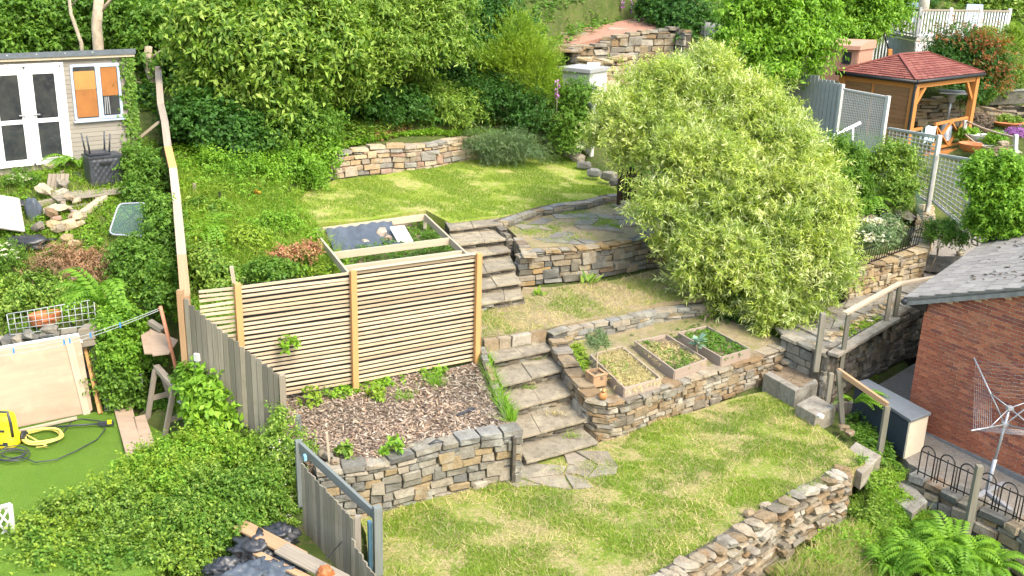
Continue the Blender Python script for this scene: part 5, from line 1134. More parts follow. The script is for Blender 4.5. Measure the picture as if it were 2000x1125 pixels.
# storage box
Db = V(1759, 898, -.2); zl = zat(Db.x, Db.y, 822); lq = [V(px, py, zl) for px, py in ((1669, 750), (1696, 743), (1814, 806), (1777, 821))]
T = thing('storage_box', 'dark storage box with grey lid and beige end beside the brick house', 'storage box', Db)
NAVY = m_plain('dark_blue_plastic', (.025, .035, .055), .45, var=.15, spec=.4); LID = m_plain('grey_lid', (.13, .145, .16), .5, var=.1); BEI = m_plain('beige_plastic', (.56, .49, .38), .55, var=.06)
ctr = sum(lq, Vector()) / 4; bq = [p.lerp(ctr, .03) for p in lq]
mobj('body', [up(p, -.2) for p in bq] + [up(p, zl - .03) for p in bq], [(0, 1, 2, 3), (7, 6, 5, 4), (0, 4, 5, 1), (1, 5, 6, 2), (3, 7, 4, 0), (2, 6, 7, 3)], NAVY, T)
a, b = bq[3], bq[2]; d = (a - ctr); d.z = 0; nn = Vector(((b - a).y, -(b - a).x, 0)).normalized(); nn = nn if nn.dot(CAM - a) > 0 else -nn
mobj('end_panel', [up(a, -.2) + nn * .03, up(b, -.2) + nn * .03, up(b, zl - .03) + nn * .03, up(a, zl - .03) + nn * .03, up(a, -.2), up(b, -.2), up(b, zl - .03), up(a, zl - .03)], [(0, 1, 2, 3), (7, 6, 5, 4), (0, 3, 7, 4), (1, 5, 6, 2), (3, 2, 6, 7), (0, 4, 5, 1)], BEI, T)
slab('lid', [p + (p - ctr).normalized() * .04 + Zv * .02 for p in lq], .05, LID, T, bev=.015)
a, b = bq[0], bq[3]; nn2 = Vector(((b - a).y, -(b - a).x, 0)).normalized(); nn2 = nn2 if nn2.dot(CAM - a) > 0 else -nn2
for k in range(6):
    z = -.1 + (zl + .02) * k / 6; beam('side_panel', up(a.lerp(b, .02), z + .05) + nn2 * .008, up(a.lerp(b, .98), z + .05) + nn2 * .008, .015, (zl + .1) / 6 * .88, NAVY, T)
# low wall with hooped railings
LW = [(V(px, py, z).x, V(px, py, z).y, -.95, z) for px, py, z in ((1775, 925, -.15), (1830, 950, -.16), (1885, 982, -.18), (1945, 1010, -.2), (2040, 1062, -.22))]
wall('dry_stone_wall', 'rugged low stone wall under the black hooped railings', LW, 1, (.08, .18), (.18, .45), .34, STONE, (.12, (.25, .55), .42, .03), seed=61, jit=.06, tilt=.1)
p = V(1889, 1035, -.45); o = beam('post', p - Zv * .2, up(p, zat(p.x, p.y, 909)), .1, .1, W_GREY2, upv=(1, 0, 0)); tag(o, 'grey timber post standing at the low wall among ferns', 'post')
a, b = V(1792, 926, -.12), V(2050, 1048, -.18); T = thing('hooped_railing', 'black iron railing with hooped tops on the low wall', 'railing', a); L_ = (b - a).length; d = (b - a) / L_; hw = .245; hgap = .1; s = .0; hgt = .56
while s < L_ - .1:
    pts = []
    for k in range(9):
        t = math.pi * k / 8; pts.append(a + d * (s + hw / 2 - math.cos(t) * hw / 2) + Zv * (hgt - hw / 2 + math.sin(t) * hw / 2))
    tube('hoop', [a + d * s] + pts + [a + d * (s + hw)], .012, BLACKM, T, 6); tube('bar', [a + d * (s + hw / 2), a + d * (s + hw / 2) + Zv * (hgt - .08)], .010, BLACKM, T, 6); tube('bar', [a + d * (s + hw + hgap / 2), a + d * (s + hw + hgap / 2) + Zv * (hgt - .12)], .010, BLACKM, T, 6); s += hw + hgap
for z in (.06, hgt - .13): beam('rail', a + Zv * z, b + Zv * z, .01, .02, BLACKM, T)
# rotary airer
B_ = V(1925, 964, -.25); H_ = VY(1963, 829, B_.y + .05); K_ = VY(1972, 797, B_.y + .08); T = thing('rotary_airer', 'grey rotary clothes airer with folded-out arms by the brick wall', 'clothes airer', B_)
tube('pole', [B_, B_.lerp(H_, .5)], .034, STEEL, T, 10); tube('inner_pole', [B_.lerp(H_, .45), K_], .022, STEEL, T, 10)
for px, py in ((1896, 981), (1974, 999), (1962, 946)): beam('foot', B_ + Zv * .05, V(px, py, -.24) + Zv * .02, .07, .05, STEEL, T)
for p in (H_, K_): box('hub', p - Zv * .03, .09, .09, .06, STEEL, T)
tips = [VY(1902, 698, B_.y + .95), VY(1897, 841, B_.y - .55), VY(2110, 862, B_.y - .9), VY(2110, 715, B_.y + .55)]
for t_ in tips:
    tube('arm', [H_, t_], .013, STEEL, T, 6); tube('strut', [K_, H_.lerp(t_, .45)], .010, STEEL, T, 6)
for i in range(4):
    for k in range(10):
        f = .42 + .058 * k; tube('line', [H_.lerp(tips[i], f), H_.lerp(tips[(i + 1) % 4], f)], .0018, STEEL, T, 4)

# ================================================================== tan wall with iron railings, rockery behind
tw = []
for px, py, y in ((1657, 588, 534), (1700, 572, 517), (1750, 556, 502), (1803, 540, 485)):
    p = V(px, py, 1.04 + .14 * (px - 1657) / 146); tw.append((p.x, p.y, p.z - .05, zat(p.x, p.y, y)))
wall('dry_stone_wall', 'tan rubble wall with flat coping beside the walkway', tw, 1, (.07, .14), (.14, .36), .26, STONE_TAN, (.06, (.3, .55), .42, .03), seed=71, jit=.03, tilt=.06)
p = tw[-1]; q = V(1822, 400, 2.1)
wall('dry_stone_wall', 'stone wall end climbing from the tan wall to white trellis', [(p[0], p[1], 1.1, p[3]), ((p[0] + q.x) / 2 + .1, (p[1] + q.y) / 2, 1.3, p[3] + .2), (q.x, q.y, 1.5, 2.1)], 1, (.10, .18), (.18, .4), .26, STONE_TAN, (.07, (.2, .4), .4, .02), seed=73, jit=.03)
T = thing('iron_railing', 'leaning black iron railing on the tan wall', 'railing', Vector(tw[0][:3])); n = 30
for grp in ((0, .47), (.5, .88)):
    A0 = VP(1660 + grp[0] * 150, 530 - grp[0] * 58, Vector((tw[0][0], tw[0][1], 0)) + Vector((-.12, .1, 0)), Vector((-.6, .8, 0))); A1 = VP(1660 + grp[1] * 150, 530 - grp[1] * 58, Vector((tw[0][0], tw[0][1], 0)) + Vector((-.12, .1, 0)), Vector((-.6, .8, 0)))
    tv = Vector((.10, .12, .52))
    m = int(n * (grp[1] - grp[0]))
    for i in range(m + 1):
        q = A0.lerp(A1, i / m); tube('bar', [q, q + tv * U(.96, 1.06)], .009, BLACKM, T, 5)
    for f in (.06, .72): beam('rail', A0 + tv * f, A1 + tv * f, .012, .028, BLACKM, T)
rk = random.Random(9)
for k, (px, py, sx, sz, mt, lb) in enumerate(((1765, 428, .6, .16, STONE_GREY, 'large flat grey rock at the top of the rockery'), (1728, 415, .4, .15, STONE_TAN, 'tan rock in rockery left of large flat grey rock'), (1700, 432, .3, .15, STONE_TAN, 'tan rock beside the fern in the rockery'), (1752, 448, .4, .12, STONE_TAN, 'low tan rock below the large flat grey rock'), (1668, 430, .4, .2, STONE_TAN, 'tan rock between the willow and the rockery fern'), (1640, 405, .35, .2, STONE_TAN, 'orange rock just showing beside the willow'), (1830, 528, .9, .3, STONE_DARK, 'big dark boulder at the edge of the gravel yard'), (1862, 520, .6, .22, STONE_DARK, 'dark boulder beside the larger one in gravel yard'), (1874, 500, .2, .14, STONE_PALE, 'small pale rock on the gravel yard'), (1856, 456, .3, .2, STONE_WARM, 'brown rock under the shrubs by the gravel yard'), (1812, 462, .3, .2, STONE_PALE, 'pale block on the end of tan wall'))):
    p = V(px, py, 1.7 if k < 6 else 1.3)
    for _i in range(5): p = V(px, py, gz(p.x, p.y)) if k != 10 else V(px, py, 1.75)
    o = box('rock', p, sx, sx * .7, sz, mt, None, rz=rk.uniform(0, 3), kind='rock', vi=k); tag(o, lb, 'rock')
q = [VY(1898, 447, 22.0), VY(1932, 462, 21.7), VY(1932, 490, 21.6), VY(1898, 476, 21.9)]; T = thing('trellis', 'broken cream trellis piece lying beyond the house roof', 'trellis', q[3])
for i in range(4): f = i / 3; beam('lath', q[0].lerp(q[1], f), q[3].lerp(q[2], f), .03, .02, W_PALE, T, upv=(0, 1, 0)); beam('lath', q[0].lerp(q[3], f), q[1].lerp(q[2], f), .03, .02, W_PALE, T, upv=(0, 1, 0))
GMESH = m_plain('green_wire', (.10, .17, .12), .5, bump=0)
grid_panel('wire_panel', 'dark green wire panel at the top of rockery steps', [VY(1789, 372, 23.4), VY(1804, 395, 22.7), VY(1802, 432, 22.5), VY(1790, 412, 23.2)], 6, 9, .006, GMESH)
# ================================================================== gardens above, on the right
def lattice(label, q, nx, ny, lw, mat=GREYL, post=True, grp='lattice panels'):
    T = thing('lattice_fence', label, 'lattice', q[3], grp); nrm = (q[1] - q[0]).cross(q[3] - q[0]).normalized()
    for i in range(nx): f = (i + .5) / nx; beam('lath', q[0].lerp(q[1], f), q[3].lerp(q[2], f), lw, .012, mat, T, upv=nrm)
    for j in range(ny): f = (j + .5) / ny; beam('lath', q[0].lerp(q[3], f) + nrm * .014, q[1].lerp(q[2], f) + nrm * .014, lw, .012, mat, T, upv=nrm)
    beam('top_rail', q[0], q[1], .06, .05, mat, T); beam('bottom_rail', q[3], q[2], .05, .05, mat, T)
    if post: beam('post', up(q[2], q[2].z - .3), q[1] + Zv * .04, .1, .1, mat, T, upv=nrm)
    return T
def vq(px0, py0, y0, px1, py1, y1, pb0, pb1):
    a, b = VY(px0, py0, y0), VY(px1, py1, y1); return [a, b, up(b, zat(b.x, b.y, pb1)), up(a, zat(a.x, a.y, pb0))]
lattice('fine pale lattice panel between grey board fence and gazebo', vq(1648, 174, 29, 1735, 190, 27.6, 290, 300), 26, 24, .026)
lattice('open lattice panel below the front of gazebo', vq(1735, 250, 27.4, 1835, 267, 24.6, 340, 395), 13, 15, .03)
lattice('lowest lattice panel, half hidden by the bright green bush', vq(1836, 302, 24.5, 1912, 314, 22.6, 392, 450), 9, 12, .032)
q = vq(1488, 150, 33, 1646, 164, 29.2, 270, 285); T = thing('board_fence', 'tall grey fence of ribbed vertical boards below the laurel', 'fence', q[3]); n = 22; nr = (q[1] - q[0]).cross(Zv).normalized()
for i in range(n):
    f = (i + .5) / n; t = q[0].lerp(q[1], f); b = q[3].lerp(q[2], f); t = t + Zv * (.18 if .45 < f < .72 else (0 if f > .9 else .08)); beam('board', b, t, (q[1] - q[0]).length / n * .86, .025, GREYP, T, upv=nr)
beam('backing', q[0].lerp(q[3], .5) - nr * .03 if nr.y < 0 else q[0].lerp(q[3], .5) + nr * .03, q[1].lerp(q[2], .5) - nr * .03 if nr.y < 0 else q[1].lerp(q[2], .5) + nr * .03, .02, (q[0] - q[3]).length * .92, GREYP, T)
beam('post', up(q[2], q[2].z - .3), q[1], .1, .1, GREYL, T, upv=nr)
T = thing('handrail', 'white metal handrail in front of the fine lattice panel', 'handrail', VY(1664, 288, 27)); tube('rail', [VY(1560, 300, 26.2), VY(1622, 268, 26.6), VY(1680, 240, 27)], .045, WHITE, T, 8); tube('post', [VY(1664, 290, 26.9), VY(1666, 248, 26.9)], .03, WHITE, T, 8)
# gazebo
EN, EL, ER = V(1791, 157, 4.6), V(1633, 139, 4.6), V(1923, 142, 4.6); dx = (ER - EN); dy = (EL - EN); dx.z = dy.z = 0; EF = ER + dy
T = thing('gazebo', 'timber gazebo with red hipped roof and cross-braced rail', 'gazebo', up(EN, 2.2))
_h = EN + dy / 2 + dx * .42; rh = zat(_h.x, _h.y, 106) - 4.6; k_ = dy.length / 2; r0 = EN + dy / 2 + dx.normalized() * k_ * .95 + Zv * rh; r1 = ER + dy / 2 - dx.normalized() * k_ * .95 + Zv * rh
ROOFM = m_stone('red_felt', [(.22, .075, .06), (.26, .095, .075), (.20, .065, .055)], dirt=(.15, .06, .055), amt=.25, lichen=(.28, .13, .10), bump=.3)
for nm, a, b, c, d in (('roof_side', EN, ER, r1, r0), ('roof_side', EF, EL, r0, r1), ('roof_end', EL, EN, r0, r0), ('roof_end', ER, EF, r1, r1)):
    S_ = mobj(nm, [a, b, c, d] if c != d else [a, b, c], [(0, 1, 2, 3)] if c != d else [(0, 1, 2)], ROOFM, T)
    nrm = (b - a).cross(c - a).normalized(); m = 11
    for i in range(m):                                        # overlapping rows of felt shingles, cut into tabs
        f0, f1 = i / m, (i + 1.08) / m; p0, p1 = a.lerp(d, f0), b.lerp(c, f0); q0, q1 = a.lerp(d, min(f1, 1)), b.lerp(c, min(f1, 1)); w_ = (p1 - p0).length
        if w_ < .08: continue
        tb = max(1, int(w_ / .34))
        for t in range(tb):
            g0, g1 = t / tb + .004, (t + 1) / tb - .004; o = nrm * (.028 + U(0, .006))
            vs = [p0.lerp(p1, g0) + o, p0.lerp(p1, g1) + o, q0.lerp(q1, g1) + nrm * .008, q0.lerp(q1, g0) + nrm * .008]; vs += [v - nrm * .012 for v in vs]
            mo = mobj('shingle', vs, [(0, 1, 2, 3), (7, 6, 5, 4), (0, 4, 5, 1), (1, 5, 6, 2), (2, 6, 7, 3), (3, 7, 4, 0)], ROOFM, S_)
for a, b in ((EN, r0), (ER, r1), (EL, r0), (EF, r1), (r0, r1)): beam('hip_cap', a + Zv * .035, b + Zv * .035, .12, .03, ROOFM, T)
for a, b in ((EL, EN), (EN, ER), (ER, EF)): tube('gutter', [a - Zv * .05, b - Zv * .05], .06, BLACKM, T, 8)
cc = (EN + EF) / 2; cn = {k: p.lerp(cc, .11) for k, p in (('n', EN), ('l', EL), ('r', ER), ('f', EF))}; FZ = 2.28
for k in 'nlrf': beam('post', up(cn[k], FZ - .1), up(cn[k], 4.55), .2, .2, W_GAZ, T, upv=dx)
for a, b in (('n', 'r'), ('n', 'l'), ('l', 'f'), ('f', 'r')): beam('top_beam', up(cn[a], 4.42), up(cn[b], 4.42), .12, .16, W_GAZ, T)
for a, b in (('n', 'r'), ('r', 'n')): d = (cn[b] - cn[a]).normalized(); beam('knee_brace', up(cn[a], 3.75) + d * .05, up(cn[a], 4.36) + d * .58, .09, .1, W_GAZ, T)
n = 15; no = (dy.cross(Zv)).normalized(); no = no if no.dot(CAM - EN) > 0 else -no
for i in range(n): z = FZ + (4.36 - FZ) * (i + .5) / n; beam('cladding_board', up(cn['n'], z) + no * .03, up(cn['l'], z) + no * .03, .025, (4.36 - FZ) / n * .94, W_GAZB, T)
q = cn['n'].lerp(cn['l'], .55); beam('batten', up(q, FZ) + no * .06, up(q, 4.4) + no * .06, .1, .04, W_GAZ, T, upv=dy)
for i in range(9): z = FZ + (4.36 - FZ) * (i + .5) / 9; beam('back_board', up(cn['l'], z), up(cn['l'].lerp(cn['f'], .35), z), .025, .22, W_GAZB, T)
slab('floor', [up(cn[k] + (cn[k] - cc) * .06, FZ) for k in 'nrfl'], .06, W_GAZB, T); fo = dx.cross(Zv).normalized(); fo = fo if fo.dot(CAM - EN) > 0 else -fo
beam('floor_edge', up(cn['n'], FZ - .1) + fo * .16, up(cn['r'], FZ - .1) + fo * .16 + dx.normalized() * .1, .05, .2, W_GAZ, T)
for i in range(16): q = cn['n'].lerp(cn['r'], .35 + .04 * i); beam('skirt_slat', up(q, FZ - .5) + fo * .1, up(q, FZ - .2) + fo * .1, .06, .02, W_GAZB, T, upv=fo)
ra, rb = cn['n'].lerp(cn['r'], .02), cn['r'].lerp(cn['n'], .03); gm = ra.lerp(rb, .42)
beam('hand_rail', up(gm, FZ + .86), up(rb, FZ + .9), .08, .08, W_GAZ, T); beam('hand_rail', up(ra, FZ + .8), up(ra.lerp(rb, .2), FZ + .8), .08, .08, W_GAZ, T)
mm = gm.lerp(rb, .5)
for a, b in ((up(gm, FZ + .85), up(mm, FZ + .1)), (up(mm, FZ + .85), up(gm, FZ + .1)), (up(mm, FZ + .85), up(rb, FZ + .1)), (up(rb, FZ + .85), up(mm, FZ + .1)), (up(gm, FZ + .85), up(gm.lerp(mm, .5), FZ + .05))): beam('cross_brace', a, b, .05, .09, W_GAZ, T, upv=fo)
beam('bottom_rail', up(gm, FZ + .1), up(rb, FZ + .1), .06, .08, W_GAZ, T)
dp = cn['n'] + no * .12 + fo * .05; tube('downpipe', [up(EN.lerp(cn['n'], .3), 4.5), up(EN.lerp(cn['n'], .3), 4.42), up(dp, 4.25), up(dp, FZ + .0)], .045, BLACKP, T, 8)
# in and around the gazebo
p = up(cc + (ER - EN) * .02 + dy * .05, FZ); p = up(VY(1843, 282, 33.6), FZ); T = thing('patio_heater', 'steel patio heater with square hood inside the gazebo', 'patio heater', p)
HH = zat(p.x, p.y, 178) - p.z
lathe('base', p, [(.24, 0), (.24, .06), (.2, .1), (.17, .6), (.06, .66)], STEEL, T, 14); tube('pole', [p + Zv * .6, p + Zv * (HH - .25)], .04, STEEL, T, 10); lathe('burner', p + Zv * (HH - .38), [(.06, 0), (.13, .04), (.13, .22), (.2, .26)], STEEL, T, 14)
slab('hood', [p + Vector((x, y, HH)) for x, y in ((-.52, -.3), (.3, -.5), (.55, .3), (-.3, .5))], .05, STEEL, T, bev=.04)
CL = m_plain('pale_blue_towel', (.45, .62, .68), .9, var=.15, scale=14, bump=.6); vs = []; fs = []; a = up(ra.lerp(rb, .2), FZ + .86); nx, ny = 14, 12; dd = dx.normalized()
for j in range(ny):
    for i in range(nx):
        u, v = i / (nx - 1), j / (ny - 1); h = (v - .45) * .9; vs.append(a + dd * (u * .62) + fo * (.06 + (.06 if h > 0 else -.06) + .03 * math.sin(u * 15)) + Zv * (-abs(h) + .03 * math.sin(u * 6)))
for j in range(ny - 1):
    for i in range(nx - 1): fs.append((j * nx + i, j * nx + i + 1, (j + 1) * nx + i + 1, (j + 1) * nx + i))
o = mobj('towel', vs, fs, CL, smooth=True); tag(o, 'pale blue towel hanging over the gazebo rail', 'towel')
def pot(label, p, r, h, mat, grp=None, cat='pot', soil=True):
    T = thing('pot', label, cat, p, grp); lathe('bowl', p, [(r * .5, 0), (r * .85, h * .4), (r, h * .9), (r * 1.06, h), (r * .94, h), (r * .88, h * .85)], mat, T, 16); lathe('soil', p + Zv * h * .72, [(r * .8, 0), (r * .86, .05 * h)], SOIL, T, 12)
pot('large terracotta bowl beside the corner post of gazebo', VY(1893, 296, 31.3), .34, .26, TERRA, 'pots by the gazebo')
pot('white bowl behind the terracotta bowl', VY(1905, 276, 32.2), .26, .22, PAINTW, 'pots by the gazebo'); pot('shallow white dish right of the terracotta bowl', VY(1918, 287, 31.6), .32, .1, PAINTW, 'pots by the gazebo'); pot('small white pot farthest from the gazebo', VY(1927, 275, 32.2), .2, .2, PAINTW, 'pots by the gazebo'); pot('long terracotta dish by the purple flowers', VY(1966, 246, 34), .5, .14, TERRA, 'pots by the gazebo')
for k, (px, py, y, s_) in enumerate(((1955, 300, 30, .4), (1940, 312, 29.5, .35), (1978, 305, 30, .4), (1960, 285, 31, .3))):
    o = box('rock', VY(px, py, y), s_, s_ * .7, s_ * .5, STONE_PALE, None, rz=k, kind='rock', vi=k); tag(o, ['pale rock beside the white rope post', 'pale rock nearest the bright green bush', 'pale rock at right edge below purple flowers', 'small pale rock above the others by rope'][k], 'rock', 'rocks below the gazebo')
for k, (px, y0, y1, yy, lb) in enumerate(((1985, 330, 263, 29.5, 'thick white post of the rope fence at right edge'), (1886, 262, 235, 32.5, 'thin post of rope fence beside the gazebo'))):
    a = VY(px - 4, y0, yy); b = VY(px, y1, yy); o = beam('post', a, b, .1, .1, PAINTW, upv=(1, 0, 0)); tag(o, lb, 'post')
ROPE = m_plain('rope', (.42, .34, .24), .9)
for k, (a, b, sg) in enumerate(((VY(1888, 237, 32.5), VY(1983, 268, 29.5), .05), (VY(1884, 262, 32.3), VY(1978, 284, 29.6), .25))):
    o = tube('rope', [a.lerp(b, t / 10) - Zv * sg * math.sin(t / 10 * 3.14) for t in range(11)], .03, ROPE, seg=6); tag(o, ['upper rope of the fence right of gazebo', 'lower sagging rope of the fence right of gazebo'][k], 'rope', 'fence ropes')
T = thing('garden_wall', 'low pale rendered wall behind the rope fence', 'wall', VY(1925, 207, 36.5)); T['kind'] = 'thing'
a, b = VY(1925, 193, 36.5), VY(2060, 185, 35.5); beam('wall_block', a, b, .25, .45, CONC, T); beam('wall_cap', a + Zv * .24, b + Zv * .24, .3, .05, GREYL, T)
wall('dry_stone_wall', 'rockery wall of flat brown stones behind the gazebo rail', [(VY(px, py, y).x, y, VY(px, py, y).z - .9, VY(px, py, y).z) for px, py, y in ((1780, 195, 36.2), (1850, 190, 36.4), (1930, 208, 36.2), (2060, 205, 35.2))], 1, (.08, .18), (.3, .8), .4, STONE_WARM, None, seed=81, jit=.12, tilt=.1)
# deck with white balustrade
Dc, Dl, Dr = VY(1790, 73, 37), VY(1733, 70, 39.5), VY(1965, 64, 38.2); Dl.z = Dr.z = Dc.z
T = thing('deck', 'raised deck with white balustrade above the red-leaved bush', 'deck', up(Dc, Dc.z - 1.2))
bk = Dl - Dc; slab('deck_floor', [Dc, Dr, Dr + bk, Dl], .12, GREYL, T)
for a, b, n in ((Dc, Dr, 30), (Dc, Dl, 9)):
    for i in range(n + 1): p = a.lerp(b, i / n); beam('baluster', p, p + Zv * .9, .05, .05, WHITE, T, upv=(1, 0, 0)) if i % 10 else beam('newel_post', p, p + Zv * 1.02, .1, .1, WHITE, T, upv=(1, 0, 0))
    beam('top_rail', a + Zv * .93, b + Zv * .93, .09, .06, W_GREY, T); beam('bottom_rail', a + Zv * .08, b + Zv * .08, .05, .05, WHITE, T)
for a, b, mt, n in ((Dl, Dc, GREYL, 7), (Dc, Dr, WHITE, 12)):
    for i in range(n): p0, p1 = a.lerp(b, (i + .02) / n), a.lerp(b, (i + .98) / n); beam('skirt_panel', p0 - Zv * .75, p1 - Zv * .75, .04, 1.2, mt, T)
p = VY(1800, 40, 38.2); p.z = Dc.z; T = thing('parasol', 'folded cream and grey parasol standing on the deck', 'parasol', p); tube('pole', [p, p + Zv * 2.2], .04, BLACKM, T, 8); lathe('canopy', p + Zv * .75, [(.03, 0), (.2, .1), (.17, .7), (.1, 1.4), (.02, 1.6)], m_plain('cream_cloth', (.55, .50, .42), .9), T, 10); lathe('base', p, [(.3, 0), (.3, .08), (.05, .12)], BLACKP, T, 12)
for k, (px, lb) in enumerate(((1778, 'blue-grey deck chair left of the folded parasol'), (1905, 'blue-grey deck chair right of the folded parasol'))):
    p = VY(px, 40, 38.8); p.z = Dc.z; T = thing('deck_chair', lb, 'chair', p, 'deck chairs'); ch = m_plain('blue_grey_mesh', (.18, .26, .30), .7) if k == 0 else BLUEG
    beam('seat', p + Vector((-.3, 0, .42)), p + Vector((.3, 0, .42)), .5, .05, ch, T); beam('backrest', p + Vector((-.3, .25, .75)), p + Vector((.3, .25, .75)), .05, .7, ch, T)
    for x in (-.27, .27):
        for y in (-.22, .22): beam('leg', p + Vector((x, y, 0)), p + Vector((x, y, .42)), .04, .04, STEEL, T, upv=(1, 0, 0))
T = thing('stair_rail', 'short white stair balustrade below the deck', 'stairs', VY(1715, 122, 36.5)); a, b = VY(1698, 118, 36.5), VY(1733, 124, 36.2)
for i in range(7): f = i / 6; p = a.lerp(b, f); beam('baluster', p, p + Zv * (.45 + .6 * math.sin(f * 3.14)), .05, .04, WHITE, T, upv=(1, 0, 0))
beam('rail', a + Zv * .45, a.lerp(b, .5) + Zv * 1.05, .06, .06, BLACKM, T); beam('rail', a.lerp(b, .5) + Zv * 1.05, b + Zv * .45, .06, .06, BLACKM, T)
o = beam('post', VY(1737, 120, 36), VY(1738, 96, 36), .14, .14, W_GAZ, upv=(1, 0, 0)); tag(o, 'orange timber post behind the gazebo roof', 'post')
# pink-brown shed
a, b = VY(1598, 138, 34.2), VY(1672, 142, 33.4); hh_ = zat(a.x, a.y, 92) - a.z; dd = b - a; nn = Vector((dd.y, -dd.x, 0)).normalized(); T = thing('small_shed', 'small pinkish-brown shed between the laurels', 'shed', a); PINK = m_plain('pinkish_brown', (.44, .24, .17), .6, var=.06)
n = 12
for i in range(n): p = a.lerp(b, (i + .5) / n); beam('board', p - Zv * .3, p + Zv * hh_, dd.length / n * .93, .04, PINK, T, upv=nn)
for i in range(6): p = b - nn * (i + .5) * .2; beam('side_board', p - Zv * .3, p + Zv * hh_, .19, .04, PINK, T, upv=dd)
mobj('roof', [p + Zv * (hh_ + z) + nn * o_ for p in (a - dd * .06, b + dd * .06) for o_, z in ((.12, -.04), (.1, .08), (-.4, .2), (-1.2, .22), (-1.25, -.04))], [(0, 1, 2, 3, 4), (9, 8, 7, 6, 5), (0, 5, 6, 1), (1, 6, 7, 2), (2, 7, 8, 3), (3, 8, 9, 4), (4, 9, 5, 0)], PINK, T)
p = a.lerp(b, .72) + nn * .03; beam('window', p + Zv * hh_ * .35, p + Zv * hh_ * .85, .28, .03, DKGLASS, T, upv=nn)

# ================================================================== above the upper lawn
p0, p1 = VY(1097, 195, 30.5), VY(1150, 185, 30.0); ht_ = zat(p0.x, p0.y, 137) - p0.z; dd = p1 - p0; dd.z = 0; nn = Vector((dd.y, -dd.x, 0)).normalized(); T = thing('small_shed', 'small white shed with grey roof at the top of lawn', 'shed', p0)
for i in range(9): z = p0.z + ht_ * (i + .5) / 9; beam('wall_board', up(p0, z), up(p1, z), .04, ht_ / 9 * .94, PAINTW, T); beam('wall_board', up(p1, z) , up(p1, z) - nn * 1.0, .04, ht_ / 9 * .94, PAINTW, T)
beam('core', up(p0, p0.z + ht_ * .5) - nn * .53, up(p1, p0.z + ht_ * .5) - nn * .53 - dd * .03, 1.0, ht_, GREYL, T)
slab('roof', [up(q, p0.z + ht_ + .1) for q in (p0 - dd * .1 + nn * .12, p1 + dd * .08 + nn * .12, p1 + dd * .08 - nn * 1.1, p0 - dd * .1 - nn * 1.1)], .1, GREYP, T)
p = VY(1160, 156, 31.5); T = thing('slatted_chair', 'white slatted garden chair leaning by the far stone wall', 'chair', p)
for i in range(6): beam('back_slat', p + Vector((-.17 + i * .068, 0, .02)), p + Vector((-.2 + i * .068, .12, .48)), .045, .015, WHITE, T, upv=(0, 1, 0))
beam('top_rail', p + Vector((-.22, .12, .48)), p + Vector((.18, .12, .48)), .03, .05, WHITE, T); beam('seat', p + Vector((-.2, -.12, .02)), p + Vector((.2, -.12, .02)), .26, .03, WHITE, T)
for x in (-.18, .18): beam('leg', p + Vector((x, -.2, -.3)), p + Vector((x, -.2, .02)), .03, .03, WHITE, T, upv=(1, 0, 0))
fw = [(VY(px, py, y).x, y, zb_, VY(px, py, y).z) for px, py, y, zb_ in ((1118, 96, 32.4, 3.9), (1190, 84, 33.4, 3.9), (1192, 72, 34.0, 3.9), (1255, 62, 34.8, 3.9), (1320, 53, 35.4, 3.9), (1338, 60, 35.0, 3.9))]
wall('dry_stone_wall', 'long far wall of pale squared stones below red gravel', fw, 1, (.13, .22), (.25, .65), .26, STONE_PALE, (.1, (.3, .6), .3, .02), seed=91)
fw = [(VY(px, py, y).x, y, VY(px, py, y).z - .9, VY(px, py, y).z) for px, py, y in ((1125, 110, 31.9), (1170, 120, 31.8), (1215, 112, 32.2), (1240, 108, 33.0))]
wall('dry_stone_wall', 'lower far wall with planted step behind the white chair', fw, 1, (.12, .2), (.2, .5), .3, STONE_TAN, (.1, (.25, .5), .5, .05), seed=93, jit=.05)
for k, (px, py, y) in enumerate(((1118, 66, 35.3), (1150, 58, 36.4), (1180, 54, 37), (1218, 57, 36.2), (1250, 44, 37.6), (1105, 98, 32.5), (1120, 90, 33))):
    p = VY(px, py, y); o = slab('flagstone', [p + Vector((x + U(-.08, .08), y2 + U(-.08, .08), .04)) for x, y2 in ((-.5, -.35), (.5, -.3), (.5, .4), (-.45, .4))], .07, STONE_PALE, bev=.02); tag(o, ['leftmost flagstone along the back of red gravel', 'second flagstone from left along red gravel', 'third flagstone from left along red gravel', 'flagstone lying inside the red gravel', 'rightmost flagstone at back of the red gravel', 'lower flagstone at the left end of far wall', 'upper flagstone at the left end of far wall'][k], 'flagstone', 'flagstones round the red gravel')
q = vq(1142, 198, 28.3, 1160, 205, 27.9, 292, 300); lattice('narrow lattice between round hedge and the willow', q, 3, 14, .03)
q = vq(1123, 275, 27.6, 1142, 262, 27.8, 285, 290); lattice('short lattice offcut at the foot of the round hedge', q, 3, 3, .03, post=False)
q = vq(1372, 42, 36, 1412, 48, 35.2, 118, 122); T = thing('board_fence', 'smooth grey fence panel behind the ivy-covered bush', 'fence', q[3])
for i in range(6): f = (i + .5) / 6; beam('board', q[3].lerp(q[2], f), q[0].lerp(q[1], f), .17, .03, GREYP, T, upv=(0, 1, 0))
a, b = VY(1214, 392, 24.3), VY(1248, 388, 24.6); T = thing('picket_gate', 'dark brown picket gate beside the willow', 'gate', a); DKW = m_wood('dark_stain', [(.035, .022, .015), (.05, .03, .02)])
for i in range(6): p = a.lerp(b, i / 5); beam('picket', p, p + Zv * (.78 + .05 * math.sin(i)), .06, .02, DKW, T, upv=(0, 1, 0))
for z in (.2, .6): beam('rail', a + Zv * z, b + Zv * z, .03, .07, DKW, T)
beam('gate_post', a - Vector((.07, 0, .1)), a + Vector((-.07, 0, .9)), .1, .1, DKW, T, upv=(1, 0, 0))
